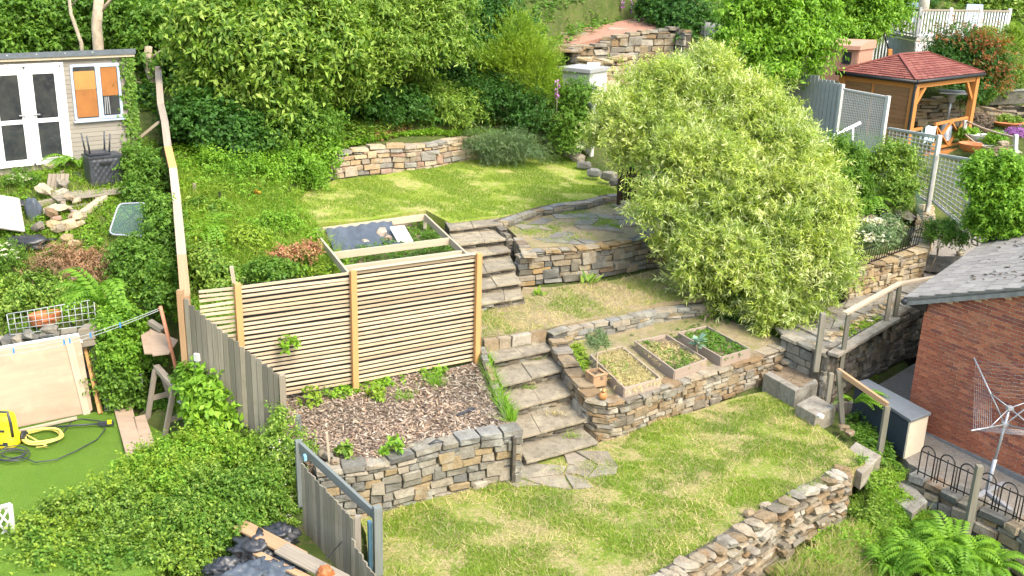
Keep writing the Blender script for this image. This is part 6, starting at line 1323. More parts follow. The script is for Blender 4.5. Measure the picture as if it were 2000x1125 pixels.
for k, (px, py, s_) in enumerate(((1100, 295, .45), (1112, 310, .4), (1128, 318, .4), (1092, 300, .35), (1140, 330, .35), (1160, 345, .35), (1188, 352, .4), (1200, 362, .3))):
    p = V(px, py, 2.35); o = box('edging_stone', p, s_, s_ * .6, s_ * .6, STONE_GREY, None, rz=U(-.4, .4), kind='rock', vi=k); tag(o, 'mossy grey edging stone right of upper lawn, ' + ['beside the round hedge', 'second from the round hedge', 'third from the round hedge', 'smallest at the far end', 'fourth from the picket gate', 'third from the picket gate', 'second from the picket gate', 'nearest the picket gate'][k], 'stone', 'edging stones by the upper lawn')
for k, (px, py, h, mt, lb) in enumerate(((432, 425, .32, BLACKM, 'short black stake in the long grass by upper lawn'), (384, 424, .35, W_GREY, 'thin grey stake in the long grass by tall fence'))):
    p = V(px, py, 2.35); p.z = gz(p.x, p.y); o = beam('stake', p, p + Zv * h, .07, .05, mt, upv=(1, 0, 0)); tag(o, lb, 'stake')
# ================================================================== the ground sheet, after everything that cuts into it
_gx = np.concatenate([np.arange(-140, -16, 4.0), np.arange(-16, 22, .2), np.arange(22, 142, 4.0)])
_gy = np.concatenate([np.arange(-40, 6, 2.0), np.arange(6, 42, .2), np.arange(42, 70, 1.0), np.arange(70, 150, 5.0)])
ground = grid_mesh('ground', *np.meshgrid(_gx, _gy), GRASSY)
ground['label'] = 'hillside ground under the gardens'


# ================================================================== vegetation
def gp(px, py, z=2.0, it=6):
    """point of the ground that shows at a pixel"""
    p = V(px, py, z)
    for _ in range(it): p = V(px, py, gz(p.x, p.y))
    return p
def gbase(x, y): return Vector((x, y, gz(x, y)))
# the silvery willow
wb = [bl(*b) for b in ((1370, 165, 23.2, 80, 65), (1290, 200, 22.8, 105, 75), (1215, 250, 22.2, 68, 75), (1440, 230, 22.6, 100, 85), (1330, 290, 21.9, 115, 85), (1500, 290, 22, 85, 85), (1252, 300, 21.8, 55, 42), (1560, 330, 21.4, 70, 75), (1420, 360, 21.1, 110, 85), (1305, 405, 20.9, 78, 52), (1530, 420, 20.7, 95, 85), (1610, 430, 20.4, 50, 80), (1380, 470, 20.5, 95, 65), (1480, 520, 20.1, 95, 75), (1590, 530, 19.8, 72, 80), (1350, 530, 20.4, 62, 48), (1530, 610, 19.6, 75, 60), (1425, 600, 20.2, 40, 40))]
base = gbase(3.9, 20.9); T = thing('willow_tree', 'large rounded willow with silvery lime leaves in the middle', 'tree', base)
crown(T, wb, 170000, G_WILLOW, .125, .022, 'crown', k=12, tl=.34, spread=.6, droop=.08, rc=.17, inner=.12, up=.45, cl=34)
npobj('bright_shoots', crown_polys([(c_, r_ * 1.04) for c_, r_ in wb], 34000, .13, .02, k=10, tl=.3, spread=.45, droop=.1, rc=.12, inner=0, up=.8, cl=40), m_leaf('pale_young_leaf', [(.52, .62, .22), (.64, .70, .36), (.74, .76, .50)], trans=.3), T)
limbs(T, base, wb[::3], .12, BARK, lean=.35)
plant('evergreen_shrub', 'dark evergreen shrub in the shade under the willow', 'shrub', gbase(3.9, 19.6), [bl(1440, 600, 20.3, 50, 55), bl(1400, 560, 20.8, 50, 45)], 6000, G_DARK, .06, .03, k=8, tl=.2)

# woods behind the upper lawn
def tree(label, base, blobs, n, mat, ll, lw, r=.12, bark=BARK, name='tree', grp='trees behind the gardens', **kw):
    return plant(name, label, 'tree', base, [bl(*b) for b in blobs], n, mat, ll, lw, grp, r, True, bark, **kw)
tree('broad tree with pale drooping leaves beside the tall boundary fence', gbase(-6.2, 26), [(410, 60, 25.2, 85, 75), (500, 95, 24.8, 85, 70), (580, 40, 25.6, 85, 65), (440, 165, 24.9, 75, 65), (540, 180, 24.8, 75, 55), (640, 95, 25.6, 70, 65)], 36000, G_LIGHT, .17, .072, k=8, tl=.55, droop=.4, rc=.17, inner=.1, cl=24)
tree('leafy tree rising behind the middle of the rear wall', gbase(-3, 28.5), [(700, 45, 27.5, 85, 65), (800, 30, 28, 85, 60), (760, 110, 27.2, 85, 55), (860, 85, 28, 60, 60), (670, 150, 26.8, 75, 50), (880, 20, 28.5, 45, 45)], 46000, G_LIGHT, .13, .042, k=9, tl=.5, droop=.3, rc=.17, inner=.1, cl=24)
tree('dark leafy tree standing behind the grey shed', gbase(-9.6, 26.6), [(30, 40, 28, 90, 65), (120, 60, 28.2, 85, 55), (220, 45, 28, 80, 65), (300, 95, 27.5, 65, 80), (60, 90, 27.5, 80, 35)], 40000, G_MID, .13, .075, k=8, tl=.4, rc=.2, cl=20)
for k, (a, b, yy, r0, r1, lb) in enumerate((((188, 190), (196, -30), 26.2, .16, .12, 'straight pale tree trunk rising behind the shed roof'), ((163, 130), (132, -30), 26.5, .06, .04, 'thin bent pale trunk left of the straight one'), ((296, 190), (290, 90), 26.8, .12, .1, 'short bare trunk in shade beside the tall fence'), ((906, 90), (898, -30), 31, .1, .08, 'bare trunk above the golden conifer'))):
    p, q = VY(*a, yy), VY(*b, yy); T = thing('bare_tree', lb, 'tree', p, 'bare trunks in the wood'); tube('trunk', [p - Zv, p.lerp(q, .3) + Vector((.06, 0, 0)), p.lerp(q, .65) + Vector((-.06, 0, 0)), q], r0, BARK_PALE, T, 8, taper=r1); tube('branch', [p.lerp(q, .75), q + Vector((.6, .1, .1))], r1 * .45, BARK_PALE, T, 6, taper=.02)
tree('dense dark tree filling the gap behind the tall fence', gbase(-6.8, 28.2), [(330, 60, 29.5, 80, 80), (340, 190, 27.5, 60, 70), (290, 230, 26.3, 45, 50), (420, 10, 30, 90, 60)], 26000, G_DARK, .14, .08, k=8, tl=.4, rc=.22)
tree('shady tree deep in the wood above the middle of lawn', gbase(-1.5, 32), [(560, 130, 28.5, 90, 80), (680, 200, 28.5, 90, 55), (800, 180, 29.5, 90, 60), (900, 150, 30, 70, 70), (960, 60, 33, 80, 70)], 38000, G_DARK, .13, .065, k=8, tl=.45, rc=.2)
for k, (bls, bp, n, mt, lb) in enumerate((
    ([(385, 240, 23.8, 55, 50), (450, 270, 23.8, 65, 50)], (-6.9, 24.2), 17000, G_DARK, 'bramble thicket at the foot of the pale drooping tree'),
    ([(530, 265, 24.4, 65, 50), (600, 250, 25, 60, 50)], (-5.4, 25.2), 17000, G_MID, 'leafy thicket left of the rear stone wall'),
    ([(410, 345, 22.4, 60, 40), (490, 345, 22.7, 55, 35), (570, 330, 23.6, 55, 35)], (-5.8, 23), 17000, G_BRIGHT, 'low bright green thicket above the long grass'),
    ([(620, 300, 24.8, 35, 40), (595, 345, 24.0, 35, 25)], (-4.8, 24.8), 8000, G_BRIGHT, 'bright bush against the left end of rear wall'),
    ([(690, 205, 26.8, 70, 32), (780, 205, 27.4, 70, 30)], (-3.4, 27), 12000, G_DARK, 'dark green bush on the bank above the rear wall'),
    ([(880, 215, 28, 60, 35), (830, 190, 28.3, 60, 40)], (-1.6, 28.8), 13000, G_LIGHT, 'pale bush on the bank left of golden conifer'))):
    plant('bush', lb, 'bush', gbase(*bp), [bl(*b) for b in bls], n, mt, [.11, .075, .06, .09, .1, .12][k], [.07, .05, .035, .055, .05, .03][k], 'bushes along the rear bank', .03, k=8, tl=.34, rc=.24, droop=.25)
plant('golden_conifer', 'golden-green conifer with feathery upright sprays', 'conifer', gbase(.5, 29.6), [bl(1005, 90, 29.6, 45, 50), bl(1040, 140, 29, 52, 50), bl(980, 140, 29.2, 45, 45), bl(1060, 190, 28.6, 40, 35)], 30000, G_LIME, .10, .018, None, .08, k=12, tl=.45, up=.7, spread=.35, droop=.05, rc=.26)
plant('evergreen_shrub', 'dark evergreen shrub below the golden conifer', 'shrub', gbase(.3, 28.4), [bl(985, 205, 28.4, 55, 40), bl(1045, 225, 28.2, 45, 40), bl(940, 190, 28.8, 45, 45)], 15000, G_DARK, .08, .035, k=8, tl=.3, rc=.3)
plant('round_hedge', 'rounded green hedge plant beside the white shed', 'hedge', gbase(1.9, 28.4), [bl(1130, 200, 28.4, 42, 38), bl(1120, 250, 28, 38, 40), bl(1105, 275, 27.8, 22, 25)], 15000, G_MID, .07, .04, k=8, tl=.2, rc=.28)
plant('juniper', 'grey-green juniper spilling over the right end of rear wall', 'juniper', gbase(-.4, 27.6), [bl(985, 285, 27.3, 55, 30), bl(940, 290, 27.2, 30, 25), bl(1030, 300, 27.2, 35, 22)], 14000, G_GREYG, .10, .012, k=10, tl=.35, droop=.3, spread=.5, rc=.34)
plant('ivy_bush', 'dark ivy-clad bush right of the red gravel', 'bush', gbase(6.2, 36.6), [bl(1330, 45, 36.6, 55, 55), bl(1345, 85, 36.2, 22, 38), bl(1290, 15, 37.5, 45, 35)], 18000, G_DARK, .11, .07, k=8, tl=.3, rc=.28)
tree('tall laurel with glossy drooping leaves in front of grey fence', gbase(8.1, 31.6), [(1490, 40, 31.8, 85, 60), (1450, 90, 31.4, 45, 55), (1540, 90, 31.4, 65, 50), (1570, 30, 32.2, 55, 50), (1500, 130, 31, 45, 32)], 32000, G_BRIGHT, .17, .06, k=8, tl=.45, droop=.4, rc=.28)
tree('dense laurel hedge behind the pinkish shed', gbase(12.3, 37), [(1690, 30, 37, 60, 55), (1660, 75, 36.4, 35, 35), (1730, 20, 37.5, 40, 50), (1640, 20, 37.5, 40, 50)], 26000, G_BRIGHT, .15, .06, k=9, tl=.4, rc=.26, up=.6)
plant('red_tipped_bush', 'large dark bush with red young leaves behind the gazebo', 'bush', gbase(15.3, 35.6), [bl(1870, 105, 36, 60, 45), bl(1915, 130, 35.6, 50, 50), bl(1840, 140, 35.4, 35, 40), bl(1895, 175, 35, 40, 30)], 24000, G_DARK, .11, .05, k=8, tl=.35, rc=.28)
crown(bpy.data.objects['red_tipped_bush'], [bl(1880, 95, 35.8, 62, 45), bl(1925, 125, 35.2, 48, 50), bl(1945, 150, 35, 25, 30)], 5200, G_RED, .11, .045, 'red_foliage', k=7, tl=.3, rc=.3, inner=.05)
plant('topiary_dome', 'small yellow-green clipped dome below the deck', 'topiary', gbase(17.4, 37.6), [bl(1925, 75, 37.5, 26, 24)], 8000, G_LIME, .05, .03, k=7, tl=.12, rc=.2)
plant('topiary_dome', 'large yellow-green clipped dome at the right edge', 'topiary', gbase(18.6, 37), [bl(1982, 85, 37, 34, 38)], 11000, G_LIME, .05, .03, k=7, tl=.12, rc=.2)
plant('shrub', 'loose grey-green shrub below the large clipped dome', 'shrub', gbase(18.2, 36.6), [bl(1970, 150, 36.6, 45, 38), bl(1940, 175, 36.3, 25, 25)], 9000, G_LIGHT, .08, .035, k=8, tl=.3)
for k, (b, mt, n, lb) in enumerate((([(1765, 20, 44, 60, 40), (1690, -10, 46, 60, 40)], G_DARK, 14000, 'dark trees behind the left part of the deck'), ([(1880, 0, 45, 80, 30), (1960, 10, 44, 60, 35)], G_LIGHT, 16000, 'light green trees behind the right part of the deck'), ([(1240, 5, 41, 90, 40), (1130, 5, 40.5, 90, 40), (1050, 20, 38, 50, 40)], G_MID, 24000, 'undergrowth bush above the red gravel'), ([(1400, -10, 43, 80, 40)], G_DARK, 9000, 'dark bush above the grey fence panel'))):
    c0 = b[0]; p = VY(c0[0], c0[1], c0[2]); plant('bush', lb, 'bush', gbase(p.x, p.y), [bl(*q) for q in b], n, mt, .14, .07, 'bushes at the top of the hill', .05, k=8, tl=.45, rc=.35)
# shrubs round the lattice and rockery
plant('shrub', 'glossy laurel shrub between willow and the fine lattice', 'shrub', gbase(7.4, 24.6), [bl(1640, 315, 24.6, 48, 42), bl(1650, 370, 24, 38, 35)], 14000, G_MID, .085, .04, k=8, tl=.25)
plant('shrub', 'yellow-tipped shrub in front of the open lattice', 'shrub', gbase(9.2, 24.4), [bl(1740, 325, 24.8, 42, 38), bl(1755, 380, 24.2, 34, 28)], 13000, G_LIGHT, .10, .032, k=9, tl=.3)
plant('shrub', 'bright green bush hiding the lowest lattice', 'shrub', gbase(10.8, 21.6), [bl(1950, 370, 21.8, 55, 62), bl(1975, 430, 21.4, 45, 48), bl(1920, 335, 22.0, 28, 28), bl(1935, 425, 21.6, 32, 40)], 26000, G_BRIGHT, .085, .05, k=8, tl=.25)
plant('shrub', 'low fern-like shrub below the lowest lattice', 'shrub', gbase(9.4, 22.2), [bl(1838, 452, 22.4, 26, 20), bl(1862, 466, 22.2, 18, 12)], 6000, G_MID, .06, .025, k=8, tl=.25)
p = gp(1690, 304, 2.3); T = thing('iris_clump', 'clump of upright strap leaves beside the fine lattice', 'iris', p); n = 240; q = RNG.normal(0, .22, (n, 2)); npobj('leaves', blades(p.x + q[:, 0], p.y + q[:, 1], np.full(n, p.z), RNG.uniform(.5, 1.0, n), .025, .28), G_BRIGHT, T)
p = gp(1712, 462, 2.2); T = thing('white_rose', 'white flowering shrub behind the iron railing', 'flowering shrub', p); crown(T, [bl(1700, 462, 20.4, 45, 18), bl(1735, 445, 20.8, 25, 18)], 5000, G_GREYG, .06, .03, k=7, tl=.2)
def flowers(parent, blobs, n, mat, s, k=6, nm='flowers'):
    out = []
    for c, r in blobs:
        u = unit(RNG.normal(size=(n, 3))); u[:, 2] = np.abs(u[:, 2]); u[:, 1] = -np.abs(u[:, 1]); P = np.repeat(c + r * u * RNG.uniform(.85, 1.08, (n, 1)), k, 0)
        D = RNG.normal(size=(n * k, 3)); D[:, 2] = np.abs(D[:, 2]) * .4; N = np.zeros((n * k, 3)); N[:, 2] = 1; N += RNG.normal(0, .3, N.shape); out.append(leaf_polys(P, D, N, s * RNG.uniform(.7, 1.2, n * k), s * RNG.uniform(.6, .9, n * k), .15))
    return npobj(nm, np.concatenate(out), mat, parent, 'stuff')
flowers(T, [bl(1695, 465, 20.3, 42, 16), bl(1730, 440, 20.8, 24, 14), bl(1705, 440, 20.8, 25, 16)], 45, G_WHITE, .07, 9)
fern('bright fern growing in the rockery beside the willow', gp(1688, 428, 2.2), 26, .75, G_FERN, rise=1.2)
T = thing('heather', 'purple-brown heather mound right of the gazebo', 'heather', gp(1915, 245, 2.6)); crown(T, [bl(1915, 238, 34, 26, 14)], 4000, m_leaf('heather', [(.16, .10, .10), (.24, .16, .15), (.14, .15, .07)], trans=.1), .05, .02, k=8, tl=.15)
T = thing('lavender', 'purple flowering patch at the right edge', 'flowers', VY(1985, 262, 33)); crown(T, [bl(1988, 262, 33, 30, 9)], 2500, G_PURPLE, .05, .025, k=7, tl=.15)
for k, (b, lb) in enumerate((((1970, 238, 34.2, 24, 9), 'bright green mound in the long terracotta dish'), ((1890, 262, 32.6, 20, 10), 'green mound between rope fence and white bowl'), ((1945, 272, 31.6, 18, 12), 'green mound right of the small white pot'), ((1915, 190, 36, 22, 18), 'yellow-green shrub behind the gazebo post'), ((1975, 325, 28, 35, 22), 'green plants at the foot of the thick white post'))):
    c = bl(*b); T = thing('mound_plant', lb, 'plant', c[0], 'mound plants by the rope fence'); crown(T, [c], 3000, G_LIGHT if k in (0, 3) else G_BRIGHT, .06, .035, k=7, tl=.15)

# lower left shrubs
for k, (b, bp, n, mt, lb) in enumerate((
    ([(320, 925, 13.3, 75, 42), (405, 900, 13.6, 70, 40), (480, 915, 13.4, 50, 42), (350, 965, 13, 90, 50)], (-4.6, 13.4), 60000, G_BRIGHT, 'broad small-leaved shrub under the board fence'),
    ([(430, 985, 12.8, 85, 52), (500, 970, 12.8, 50, 52), (370, 1040, 12.3, 90, 60), (455, 1045, 12.2, 45, 45)], (-3.9, 12.4), 56000, G_MID, 'lush green shrub behind the black rubbish bags'),
    ([(120, 1040, 12.2, 72, 55), (215, 1000, 12.4, 75, 50), (250, 1065, 12, 90, 58), (100, 1105, 11.6, 90, 42), (330, 1112, 11.6, 85, 40), (40, 1085, 11.8, 60, 40), (20, 1135, 11.3, 80, 30), (190, 1135, 11.3, 90, 30)], (-5.6, 12), 78000, G_LIGHT, 'wide green shrub filling the lower left corner'))):
    T = plant('shrub', lb, 'shrub', gbase(*bp), [bl(*q) for q in b], int(n * .8), mt, .05, .032, 'large shrubs at lower left', .04, k=9, tl=.26, rc=.15, cl=44, inner=.12)
    npobj('young_shoots', crown_polys([(c_ + np.array([0, 0, .04]), r_ * 1.05) for c_, r_ in [bl(*q) for q in b]], 9000, .055, .03, k=10, tl=.3, spread=.6, droop=.05, rc=.10, inner=0, up=.9, cl=22), G_LIME if k != 1 else G_LIGHT, T)
plant('shrub', 'large-leaved shrub against the board fence', 'shrub', V(405, 840, .7), [bl(405, 760, 14.5, 38, 42), bl(415, 805, 14.3, 35, 35), bl(375, 745, 14.7, 18, 25)], 2600, G_BRIGHT, .13, .075, None, .02, k=6, tl=.22, rc=.3)
c = [bl(545, 900, 13.3, 30, 45), bl(545, 970, 13, 32, 45), bl(575, 870, 13.4, 22, 22), bl(555, 1020, 12.8, 22, 30), bl(545, 840, 13.7, 14, 40)]
T = plant('climber', 'pale-flowered climber spilling over the end of low fence', 'climber', gbase(-3.2, 12.9), c, 9000, G_LIGHT, .055, .032, None, .015, k=8, tl=.22, rc=.36); flowers(T, c[:2] + c[3:4], 70, G_WHITE, .022, 5)
for k, (b, mt, n, lb) in enumerate((([(235, 640, 16.0, 38, 38), (240, 690, 15.8, 38, 32)], G_BRIGHT, 9000, 'bushy weeds between plywood and offcuts'), ([(235, 745, 15.6, 34, 28), (235, 785, 15.5, 25, 14), (275, 705, 15.9, 25, 16)], G_MID, 8000, 'green weeds behind the sawhorse'), ([(318, 425, 18.4, 24, 36), (325, 475, 17.8, 26, 42)], G_MID, 12000, 'bramble bush beside the glass table top'), ([(295, 535, 17, 42, 42), (330, 575, 16.4, 28, 42), (260, 505, 17.3, 35, 30)], G_MID, 13000, 'dark bramble against the tall fence'), ([(70, 565, 16.9, 60, 26), (20, 590, 16.6, 40, 26)], G_LIGHT, 9000, 'pale green shrub above the wire grid'), ([(268, 325, 21.0, 28, 34), (295, 345, 20.6, 30, 40), (280, 380, 20, 28, 26)], G_MID, 11000, 'bramble between the chest and the tall fence'), ([(372, 735, 14.8, 14, 24)], G_MID, 2000, 'weeds at the foot of board fence by the pole'))):
    c0 = b[0]; p = VY(c0[0], c0[1] + c0[4], c0[2]); plant('bush', lb, 'bush', gbase(p.x, p.y), [bl(*q) for q in b], n, mt, .065, .04, 'weedy bushes on left slope', .015, k=8, tl=.22, rc=.34, droop=.2)
fern('feathery fern beside the dead brown heap', gp(205, 605, 1.9), 22, .7, G_FERN, 'ferns on the left slope', rise=1.0)
fern('fern arching in front of the shed door', gp(150, 325, 3.3), 18, .7, G_FERN, 'ferns on the left slope', rise=.7)
fern('pale fern in the long grass by the tall fence', gp(400, 480, 2.1), 20, .75, G_FERN, 'ferns on the left slope', rise=1.1)
fern('fern frond hanging beside the dark storage box', V(1665, 790, .35), 9, .6, G_FERN, rise=.7, a0=-2.6, a1=.4)
for k, (px, py, n, L, lb) in enumerate(((1790, 1110, 30, .72, 'large bright fern left of the fern group at lower right'), (1860, 1105, 34, .78, 'largest fern in the middle of the lower right group'), (1915, 1128, 28, .7, 'bright fern nearest the right edge'), (1830, 1145, 26, .7, 'fern at the bottom edge of the lower right group'), (1735, 1122, 20, .5, 'smaller fern at left of the lower right group'))):
    fern(lb, V(px, py, -.75), n, L, G_FERN, 'ferns at lower right', rise=1.15, pairs=20, wid=.17)
for k, (px, py, lb) in enumerate(((1150, 555, 'hart\'s tongue plant at the foot of curved wall'), (1052, 575, 'yellow-green plant near the foot of upper steps'))):
    p = gp(px, py, 1.28); T = thing('plant', lb, 'plant', p); q = np.repeat(np.array([p]), 14, 0) + RNG.normal(0, .05, (14, 3)) * np.array([1, 1, 0]); D = RNG.normal(size=(14, 3)); D[:, 2] = np.abs(D[:, 2]) + .6; N = np.zeros((14, 3)); N[:, 1] = -.6; N[:, 2] = .8; npobj('leaves', leaf_polys(q, D, N, RNG.uniform(.2, .4, 14) * (1 if k == 0 else .55), RNG.uniform(.06, .09, 14), .1), G_LIGHT if k == 0 else G_LIME, T)
# ivy on the shed corner
n = 900; u = UR - np.abs(RNG.normal(0, .14, n)) + .06; v = RNG.uniform(.1, VT - .05, n); P = np.array([sp(a, b, .06 + .03 * random.random()) for a, b in zip(u, v)]); D = RNG.normal(0, .5, (n, 3)); D[:, 2] -= .7; N = np.tile(np.array(SN + Zv * .3), (n, 1)) + RNG.normal(0, .3, (n, 3))
o = npobj('ivy', leaf_polys(P, D, N, RNG.uniform(.05, .1, n), RNG.uniform(.04, .08, n)), G_MID, None, loc=sp(UR, -.2)); tag(o, 'ivy climbing the right-hand corner of the grey shed', 'ivy')

# ground cover that nobody could count
herbs('undergrowth', 'leafy undergrowth covering the wooded hillside', [(-20, 25.8), (-9, 25.2), (-5.4, 24.2), (-4.6, 25.6), (-1, 28.4), (1.8, 29.5), (1.5, 33), (4, 39), (9, 38), (14, 42), (24, 43), (24, 50), (-22, 50), (-24, 30)], 15000, .8, G_MID, .15, .08, 7, cat='undergrowth')
herbs('undergrowth', 'low plants between the laurel and the rockery', [(2.5, 25.5), (3.5, 29.5), (7.5, 31), (10, 28), (9.5, 25), (8.3, 23.2), (6.4, 21), (5.8, 22)], 2600, .3, G_MID, .09, .045, 7, cat='undergrowth')
herbs('bank_plants', 'mixed flowering plants on the bank above rear wall', [(-4.6, 25.4), (-1.4, 28.4), (1.2, 29), (1.4, 30), (-1, 30), (-4.5, 28.2), (-5.6, 26)], 3200, .5, G_LIGHT, .10, .03, 8, thr=-.8)
herbs('red_sedum', 'reddish sedum patches on top of the rear wall', [(-3.6, 26.0), (-2.9, 26.7), (-2.5, 27.3), (-2.2, 27.5), (-2.6, 28), (-3.8, 26.8)], 420, .25, m_leaf('sedum', [(.38, .16, .09), (.45, .24, .13), (.28, .2, .08)], trans=.1), .06, .03, 8, thr=-.1, cat='sedum', lift=.0)
herbs('weeds', 'rank weeds between the tall fence and upper lawn', [(v.x, v.y) for v in pp((365, 560, 1.9), (350, 430, 2.4), (340, 340, 2.7), (470, 350, 2.6), (590, 370, 2.4), (570, 415, 2.3), (625, 450, 2.1), (680, 535, 1.9), (700, 560, 1.7), (460, 590, 1.6))], 6500, .42, G_BRIGHT, .095, .05, 7, thr=-.5)
grass('long_grass', 'long uncut grass between the tall fence and upper lawn', [(v.x, v.y) for v in pp((365, 560, 1.9), (350, 430, 2.4), (350, 370, 2.7), (470, 360, 2.6), (590, 375, 2.4), (575, 420, 2.3), (625, 450, 2.1), (680, 535, 1.9), (700, 560, 1.7), (460, 590, 1.6))], 14000, .38, G_GRASS, .008, .4)
herbs('bank_weeds', 'tall yellow-green weeds scattered through the long grass', [(v.x, v.y) for v in pp((375, 560, 1.9), (360, 430, 2.4), (360, 380, 2.7), (590, 380, 2.4), (575, 420, 2.3), (640, 470, 2.1), (690, 550, 1.9), (470, 585, 1.7))], 1300, .6, G_LIME, .12, .03, 8, spread=.7, thr=.0, seed=71)
herbs('bank_weeds', 'broad-leaved weeds scattered through the long grass', [(v.x, v.y) for v in pp((375, 560, 1.9), (360, 430, 2.4), (360, 380, 2.7), (590, 380, 2.4), (575, 420, 2.3), (640, 470, 2.1), (690, 550, 1.9), (470, 585, 1.7))], 900, .35, G_LIGHT, .13, .09, 5, spread=.85, thr=.1, seed=77)
herbs('weeds', 'weeds behind and under the sawhorse', [(v.x, v.y) for v in pp((245, 790, .6), (380, 800, .6), (372, 740, 1.0), (340, 690, 1.4), (250, 690, 1.3))], 700, .22, G_MID, .07, .045, 6)
for k, (px, py, z, lb) in enumerate(((1085, 808, .40, 'straw tuft on the second lower step'), (1030, 757, .59, 'green tuft on the third lower step'), (1120, 852, .20, 'green tuft at the back of the lowest step'), (1150, 780, .40, 'green weeds against the wall beside lower steps'), (1136, 770, .4, 'tall weeds by the wall above second lower step'), (1042, 700, .79, 'small tuft on the fourth lower step'), (925, 580, 1.4, 'small tuft beside the upper steps'), (1090, 965, .03, 'tuft between the slates of the round pad'), (1100, 925, .03, 'tuft in the joint of the round pad'))):
    p = V(px, py, z); T = thing('grass_tuft', lb, 'grass tuft', p, 'tufts on the steps'); q = RNG.normal(0, .06, (70, 2)) * np.array([1.6, .5]); npobj('blades', blades(p.x + q[:, 0], p.y + q[:, 1], np.full(70, p.z - .01), RNG.uniform(.04, .14, 70) * (1.6 if k in (3, 4) else 1), .006, .7), G_STRAW if k == 0 else G_GRASS, T)
for k, (b, mt, n, s_, lb) in enumerate((([(400, 515, 17.6, 34, 24), (425, 545, 17, 30, 18)], G_LIGHT, 5000, .075, 'pale bramble clump beside the tall fence near slatted fence'), ([(480, 470, 18.9, 36, 18)], G_LIME, 3500, .07, 'yellow-green clump in the middle of the long grass'), ([(395, 425, 20.2, 30, 24)], G_MID, 4200, .08, 'dark leafy clump beside the tall fence above pale fern'), ([(545, 440, 19.9, 32, 14)], G_BRIGHT, 3000, .06, 'leafy clump between long grass and upper lawn'), ([(530, 530, 17.5, 40, 14)], G_MID, 3600, .07, 'low weedy clump behind the middle of slatted fence'), ([(385, 375, 21.6, 26, 20)], G_BRIGHT, 3600, .085, 'bright leafy clump under the bramble thicket'))):
    c0 = b[0]; p = VY(c0[0], c0[1] + c0[4], c0[2]); plant('bush', lb, 'bush', gbase(p.x, p.y), [bl(*q) for q in b], n, mt, s_, s_ * .55, 'weedy clumps on the bank', .012, k=7, tl=.24, rc=.26, droop=.2)
herbs('bank_plants', 'leafy plants along the top of rear wall', [(v.x, v.y) for v in pp((645, 292, 3.0), (760, 274, 3.1), (960, 262, 3.05), (1000, 240, 3.3), (840, 245, 3.4), (650, 268, 3.3))], 1500, .3, G_BRIGHT, .08, .035, 7, seed=61)
herbs('weeds', 'weeds filling the strip behind the slatted fence', [(-5.4, 15.0), (-4.5, 15.05), (-2.8, 16.1), (-3.1, 17.1), (-5.9, 17.0)], 1000, .3, G_BRIGHT, .08, .045, 7, seed=91)
grass('long_grass', 'grass in the strip behind the slatted fence', [(-5.4, 15.0), (-4.5, 15.05), (-2.8, 16.1), (-3.1, 17.1), (-5.9, 17.0)], 4000, .3, G_GRASS, .008, .45)
T = thing('red_leaved_plant', 'reddish-leaved plant in the long grass beside bed frame', 'plant', gp(585, 510, 1.95)); crown(T, [bl(560, 500, 18.2, 26, 14), bl(600, 490, 18.4, 20, 12)], 2200, m_leaf('russet', [(.36, .13, .09), (.42, .22, .12), (.24, .22, .07)], trans=.2), .07, .03, k=7, tl=.18)
for k, b in enumerate(((447, 352, 22.2, 9, 7), (500, 378, 21.6, 9, 7))):
    c = bl(*b); T = thing('poppy_plant', ['orange flowers in the long grass nearest the thicket', 'orange flowers in the long grass nearest upper lawn'][k], 'flowers', c[0], 'orange flowers'); crown(T, [c], 200, G_MID, .06, .02, k=6, tl=.15); flowers(T, [c], 6, G_ORANGE, .07, 6)
lp = [(v.x, v.y) for v in pp((270, 580, 1.9), (345, 560, 2.0), (330, 420, 2.5), (310, 320, 2.9), (240, 290, 3.3), (140, 325, 3.3), (-40, 345, 3.3), (-60, 600, 1.8), (10, 660, 1.6), (180, 640, 1.6), (240, 700, 1.2), (330, 760, .8), (365, 720, 1.2), (350, 640, 1.5))]
herbs('weeds', 'weeds and brambles covering the neglected left slope', lp, 3000, .2, G_BRIGHT, .07, .04, 7, thr=-.2)
grass('rough_grass', 'rough grass among the rubble on left slope', lp, 9000, .2, G_GRASS, .006, .4)
for k, (b, n, lb) in enumerate((((15, 505, 17.4, 26, 32), 26, 'white daisies at the left edge below the pale panel'), ((40, 350, 20, 28, 10), 24, 'white daisies in front of the shed doors'))):
    c = bl(*b); T = thing('daisies', lb, 'flowers', c[0], 'daisy clumps'); crown(T, [c], 1500, G_MID, .06, .02, k=7, tl=.2); flowers(T, [c], n, G_WHITE, .05, 8)
herbs('weeds', 'weeds fringing the artificial grass under the shrubs', [(v.x, v.y) for v in pp((330, 850, .48), (430, 830, .7), (560, 870, .7), (600, 1000, .2), (480, 1060, .1), (300, 1125, .2), (60, 1125, .3), (60, 1010, .35), (300, 930, .4))], 1800, .25, G_MID, .06, .035, 7)
